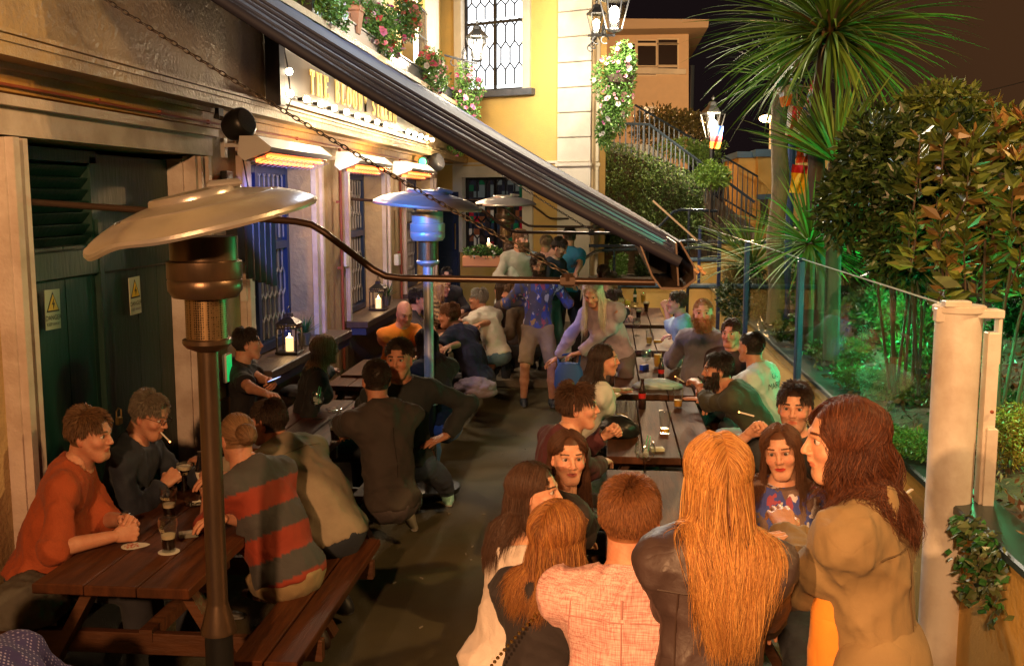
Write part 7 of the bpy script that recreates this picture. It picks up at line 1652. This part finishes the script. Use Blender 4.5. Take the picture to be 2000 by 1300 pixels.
# coat skirt of the standing woman
S = Sdf(); S.cone(J['hip']+np.array([0, -.02, .08]), J['hip']+J['Rz']@np.array([0, -.03, -.50]), .165, .215, .05, fr=(J['Rz'].T, np.array([1, 1.3, 1]))); lo, hi = S.bounds(); V, F = nets(lambda P: np.maximum(S.ev(P)+folds(P, .018, 12, 9), (P-(J['hip']-np.array([0, 0, .45])))@np.array([0, 0, -1.])), lo, hi, .012); mesh_np('coat_skirt', V, F, m_cloth, J['root'], True, {'col': np.tile((.27, .18, .08), (len(V), 1)), 'lc': V})
# lettering on the white T-shirt: laid on the cloth
from mathutils.bvhtree import BVHTree
def decal(J, lines, size, m, centre, axis_x, nrm_, dist=.4, name='lettering'):
    o = [c for c in J['root'].children if c.name.startswith('top_garment')][0]; org = ORG[o.name]; me = o.data
    bv = BVHTree.FromPolygons([Vector(np.array(v.co)+org) for v in me.vertices], [tuple(p.vertices) for p in me.polygons]); w = MB()
    ax = Vector(axis_x).normalized(); n_ = Vector(nrm_).normalized(); up = n_.cross(ax)*1.0
    for txt, dy in lines:
        V, F = text_geo(txt, size); Q = []
        for v in V:
            p = Vector(centre)+ax*v[0]+up*(v[1]+dy)+n_*dist; h_, nn_, i_, d_ = bv.ray_cast(p, -n_); Q.append((h_+n_*.004) if h_ else (Vector(centre)+ax*v[0]+up*(v[1]+dy)))
        w.add(Q, F)
    w.build(name, m, J['root'])
J = P31; decal(J, [('CAL', .045), ('MARINES', -.025)], .062, m_ink, J['chest']+J['M3']@np.array([0, -.05, .03]), J['M3']@np.array([1, 0, 0]), J['M3']@np.array([0, -1, .0]))
J = P9; decal(J, [('Beach', .0), ('surf', -.06)], .075, mat('dark_print', (.12, .03, .01), .7), J['chest']+J['M3']@np.array([0, .05, -.02]), J['M3']@np.array([-1, 0, 0]), J['M3']@np.array([0, 1, 0]))
# earring, hair tie
J = P3; c = J['head']+J['Mh']@np.array([0, -.125, -.005])
V, F, C = grow_hair('tied', J['Mh'], c, False, .62, 1, (.17, .09, .045), 77, n=500); mesh_np('hair_bun', V, F, m_hair, J['root'], True, {'col': C}); w = MB(); w.ball(c, .030, 10, (1, 1, .9)); w.c = (.10, .05, .025); w.C = [w.c]*len(w.V); w.build('bun_core', m_hair, J['root'], smooth=True)

# ---------------------------------------------------------------- seams laid on the cloth
def seam(J, pts, r, m, name='seam', child='top_garment', out=(0, -1, 0), dist=.35):
    o = [c for c in J['root'].children if c.name.startswith(child)][0]; org = ORG[o.name]; me = o.data
    bv = BVHTree.FromPolygons([Vector(np.array(v.co)+org) for v in me.vertices], [tuple(p.vertices) for p in me.polygons]); M3 = J['M3']; n_ = Vector(M3@np.array(out, float)).normalized(); Q = []
    for a, b in zip(pts, pts[1:]):
        for k in range(10):
            q = np.array(a)*(1-k/10)+np.array(b)*k/10; p = Vector(J['chest']+M3@q)+n_*dist; h_, nn_, i_, d_ = bv.ray_cast(p, -n_)
            if h_: Q.append(h_+nn_*r*.3)
    if len(Q) > 3: w = MB(); w.tube(Q, r, 5); w.build(name, m, J['root'], smooth=True)
m_seamp = mat('pink_seam', (.42, .20, .18), .9); m_seamk = mat('khaki_seam', (.10, .06, .025), .9); m_seamb = mat('brown_seam', (.04, .02, .015), .6)
seam(P39, [(-.17, 0, .055), (.17, 0, .055)], .0022, m_seamp); seam(P39, [(0, 0, .055), (0, 0, -.30)], .0022, m_seamp); seam(P39, [(0, 0, .12), (0, 0, .06)], .004, m_seamp, 'hanging_loop')
seam(P39, [(-.155, 0, .10), (-.165, 0, -.03)], .002, m_seamp); seam(P39, [(.155, 0, .10), (.165, 0, -.03)], .002, m_seamp)
seam(P43, [(-.14, 0, .04), (.14, 0, .04)], .003, m_seamk); seam(P43, [(0, 0, .04), (0, 0, -.45)], .003, m_seamk); seam(P43, [(.13, 0, .10), (.15, 0, -.06)], .003, m_seamk); seam(P43, [(-.16, 0, -.22), (.16, 0, -.22)], .010, m_seamk, 'belt')
seam(P40, [(-.15, 0, .03), (.15, 0, .03)], .003, m_seamb); seam(P40, [(.10, 0, .03), (.09, 0, -.35)], .003, m_seamb); seam(P40, [(-.10, 0, .03), (-.09, 0, -.35)], .003, m_seamb)
seam(P7, [(0, 0, .03), (0, 0, -.3)], .0025, mat('dark_seam', (.02, .015, .012), .9)); seam(P4, [(-.16, 0, .05), (.16, 0, .05)], .0025, mat('olive_seam', (.2, .16, .11), .9))
# ================================================================ LIGHT
wd = bpy.data.worlds.new('World'); SC.world = wd; wd.use_nodes = True
t = wd.node_tree; bg = t.nodes['Background']; L = t.links.new
tc = nd(t, 'ShaderNodeTexCoord'); dt = nd(t, 'ShaderNodeVectorMath', operation='DOT_PRODUCT')
gd = Vector(_F + _R*(2150-1000)/FPX - _U*(-60-650)/FPX).normalized(); dt.inputs[1].default_value = gd; L(tc.outputs['Generated'], dt.inputs[0])
mr = nd(t, 'ShaderNodeMapRange', interpolation_type='SMOOTHERSTEP'); mr.inputs['From Min'].default_value = .965; mr.inputs['From Max'].default_value = 1; L(dt.outputs['Value'], mr.inputs['Value'])
sk_ = nd(t, 'ShaderNodeTexSky'); sk_.sky_type = 'NISHITA'; sk_.sun_disc = False; sk_.sun_elevation = R(-6); sk_.sun_rotation = R(200)
mx = nd(t, 'ShaderNodeMix', data_type='RGBA'); L(mr.outputs[0], mx.inputs[0]); mx.inputs[6].default_value = (.0080, .0048, .0052, 1); mx.inputs[7].default_value = (.055, .024, .010, 1)
L(mx.outputs[2], bg.inputs['Color']); bg.inputs['Strength'].default_value = 1.0
# sodium flood lamp on the station wall behind the viewer
lamp('flood_lamp', 'SPOT', (-2.0, -2.6, 3.5), 2000, (1.0, .50, .20), .06, (1.5, 4.2, .9), 44, .5)
lamp('warm_fill_wide', 'SPOT', (-.6, -3.2, 3.9), 1900, (1.0, .50, .21), .12, (-1.2, 5.5, 1.9), 100, .6)  # added wide warm fill that brightens the patio and pub front
lamp('street_lamp_light', 'POINT', (4.2, 3.6, 5.2), 900, (1.0, .58, .22), .12)
for y, z in ((9.3, 3.3), (10.6, 3.25), (12.2, 3.25), (14.0, 3.25), (15.2, 3.25)): lamp('sign_bulb_light', 'POINT', (-2.36, y, z), 26, (1.0, .76, .46), .04)
# lanterns on the corner and above the flowers
q = at(932, 95, Y=16.6); lamp('wall_lantern_light', 'POINT', q, 420, (1.0, .87, .66), .1)
q = at(1200, 30, Y=15.9); lamp('corner_lantern_light', 'POINT', q, 400, (1.0, .87, .68), .1)
lamp('upper_wall_light', 'POINT', (-1.5, 9.5, 5.3), 260, (.72, .84, 1.0), .12)
lamp('garden_lantern_light', 'POINT', at(1392, 235, Y=19.5), 320, (1.0, .8, .5), .1)
lamp('sodium_light', 'POINT', at(1470, 200, Y=27), 2200, (1.0, .55, .22), .1)
lamp('house_lamp_light', 'POINT', (1.5, 28, 6), 900, (1.0, .6, .3), .2)
# coloured party spots, with added fill lamps among them
lamp('blue_spot', 'SPOT', (-2.05, 6.1, 2.5), 420, (.14, .26, 1.0), .03, (-2.9, 9.8, 1.8), 34, .5)
lamp('blue_spot', 'SPOT', (-2.3, 5.7, 2.75), 520, (.03, .25, 1.0), .03, (-1.40, 7.8, 2.08), 20, .6)
lamp('blue_spot', 'SPOT', (-2.3, 5.7, 2.75), 75, (.45, .6, 1.0), .03, (-1.45, 7.3, 1.15), 22, .6)
lamp('patio_fill', 'POINT', (-2.25, 9.25, 2.72), 45, (1.0, .74, .48), .08)  # added fill under the awning for the orange T-shirt table
lamp('violet_spot', 'SPOT', (-2.4, 9.3, 2.85), 80, (.58, .46, 1.0), .03, (.4, 9.8, .9), 66, .5)
lamp('green_spot', 'POINT', (2.75, 9.4, 1.45), 85, (.06, 1.0, .34), .06)
lamp('green_spot', 'POINT', (2.0, 8.2, 1.30), 34, (.06, 1.0, .34), .06)
lamp('green_spot', 'POINT', (2.2, 6.3, 1.45), 16, (.06, 1.0, .34), .06)
lamp('green_spot', 'SPOT', (2.6, 5.2, 1.9), 60, (.06, 1.0, .34), .04, (2.2, 6.0, .9), 80, .6)
lamp('wall_wash', 'SPOT', (.6, .6, 4.4), 520, (1.0, .66, .30), .08, (-2.9, 5.6, 3.7), 44, .7)
lamp('green_table_spot', 'SPOT', (2.1, 7.5, 2.5), 250, (.08, 1.0, .28), .03, (.6, 6.3, .9), 74, .6)
lamp('green_door_spot', 'SPOT', (1.4, 5.0, 2.5), 420, (.05, 1.0, .35), .03, (-3.1, 5.35, 1.5), 24, .6)
lamp('patio_fill', 'POINT', (-2.3, 11.8, 2.75), 70, (1.0, .72, .45), .1)  # added fill under the awning, brightens the off-white T-shirt
lamp('patio_fill', 'POINT', (-2.2, 15.2, 2.75), 60, (1.0, .72, .45), .08)  # added fill under the far awning
lamp('garden_fill', 'SPOT', (-.4, 15.2, 6.4), 2600, (1.0, .84, .60), .15, (2.4, 8.5, 2.3), 62, .6)  # added spot that lights the garden in place of the corner lantern
lamp('patio_fill', 'POINT', (1.2, 14.8, 3.3), 130, (1.0, .75, .5), .1)  # added fill outside the awning, above the far tables
SC.view_settings.view_transform = 'Standard'; SC.view_settings.look = 'None'; SC.view_settings.exposure = 0; SC.view_settings.gamma = 1
SC.cycles.use_denoising = True; SC.cycles.max_bounces = 8; SC.cycles.transparent_max_bounces = 12; SC.cycles.sample_clamp_indirect = 4; SC.cycles.caustics_reflective = False; SC.cycles.caustics_refractive = False
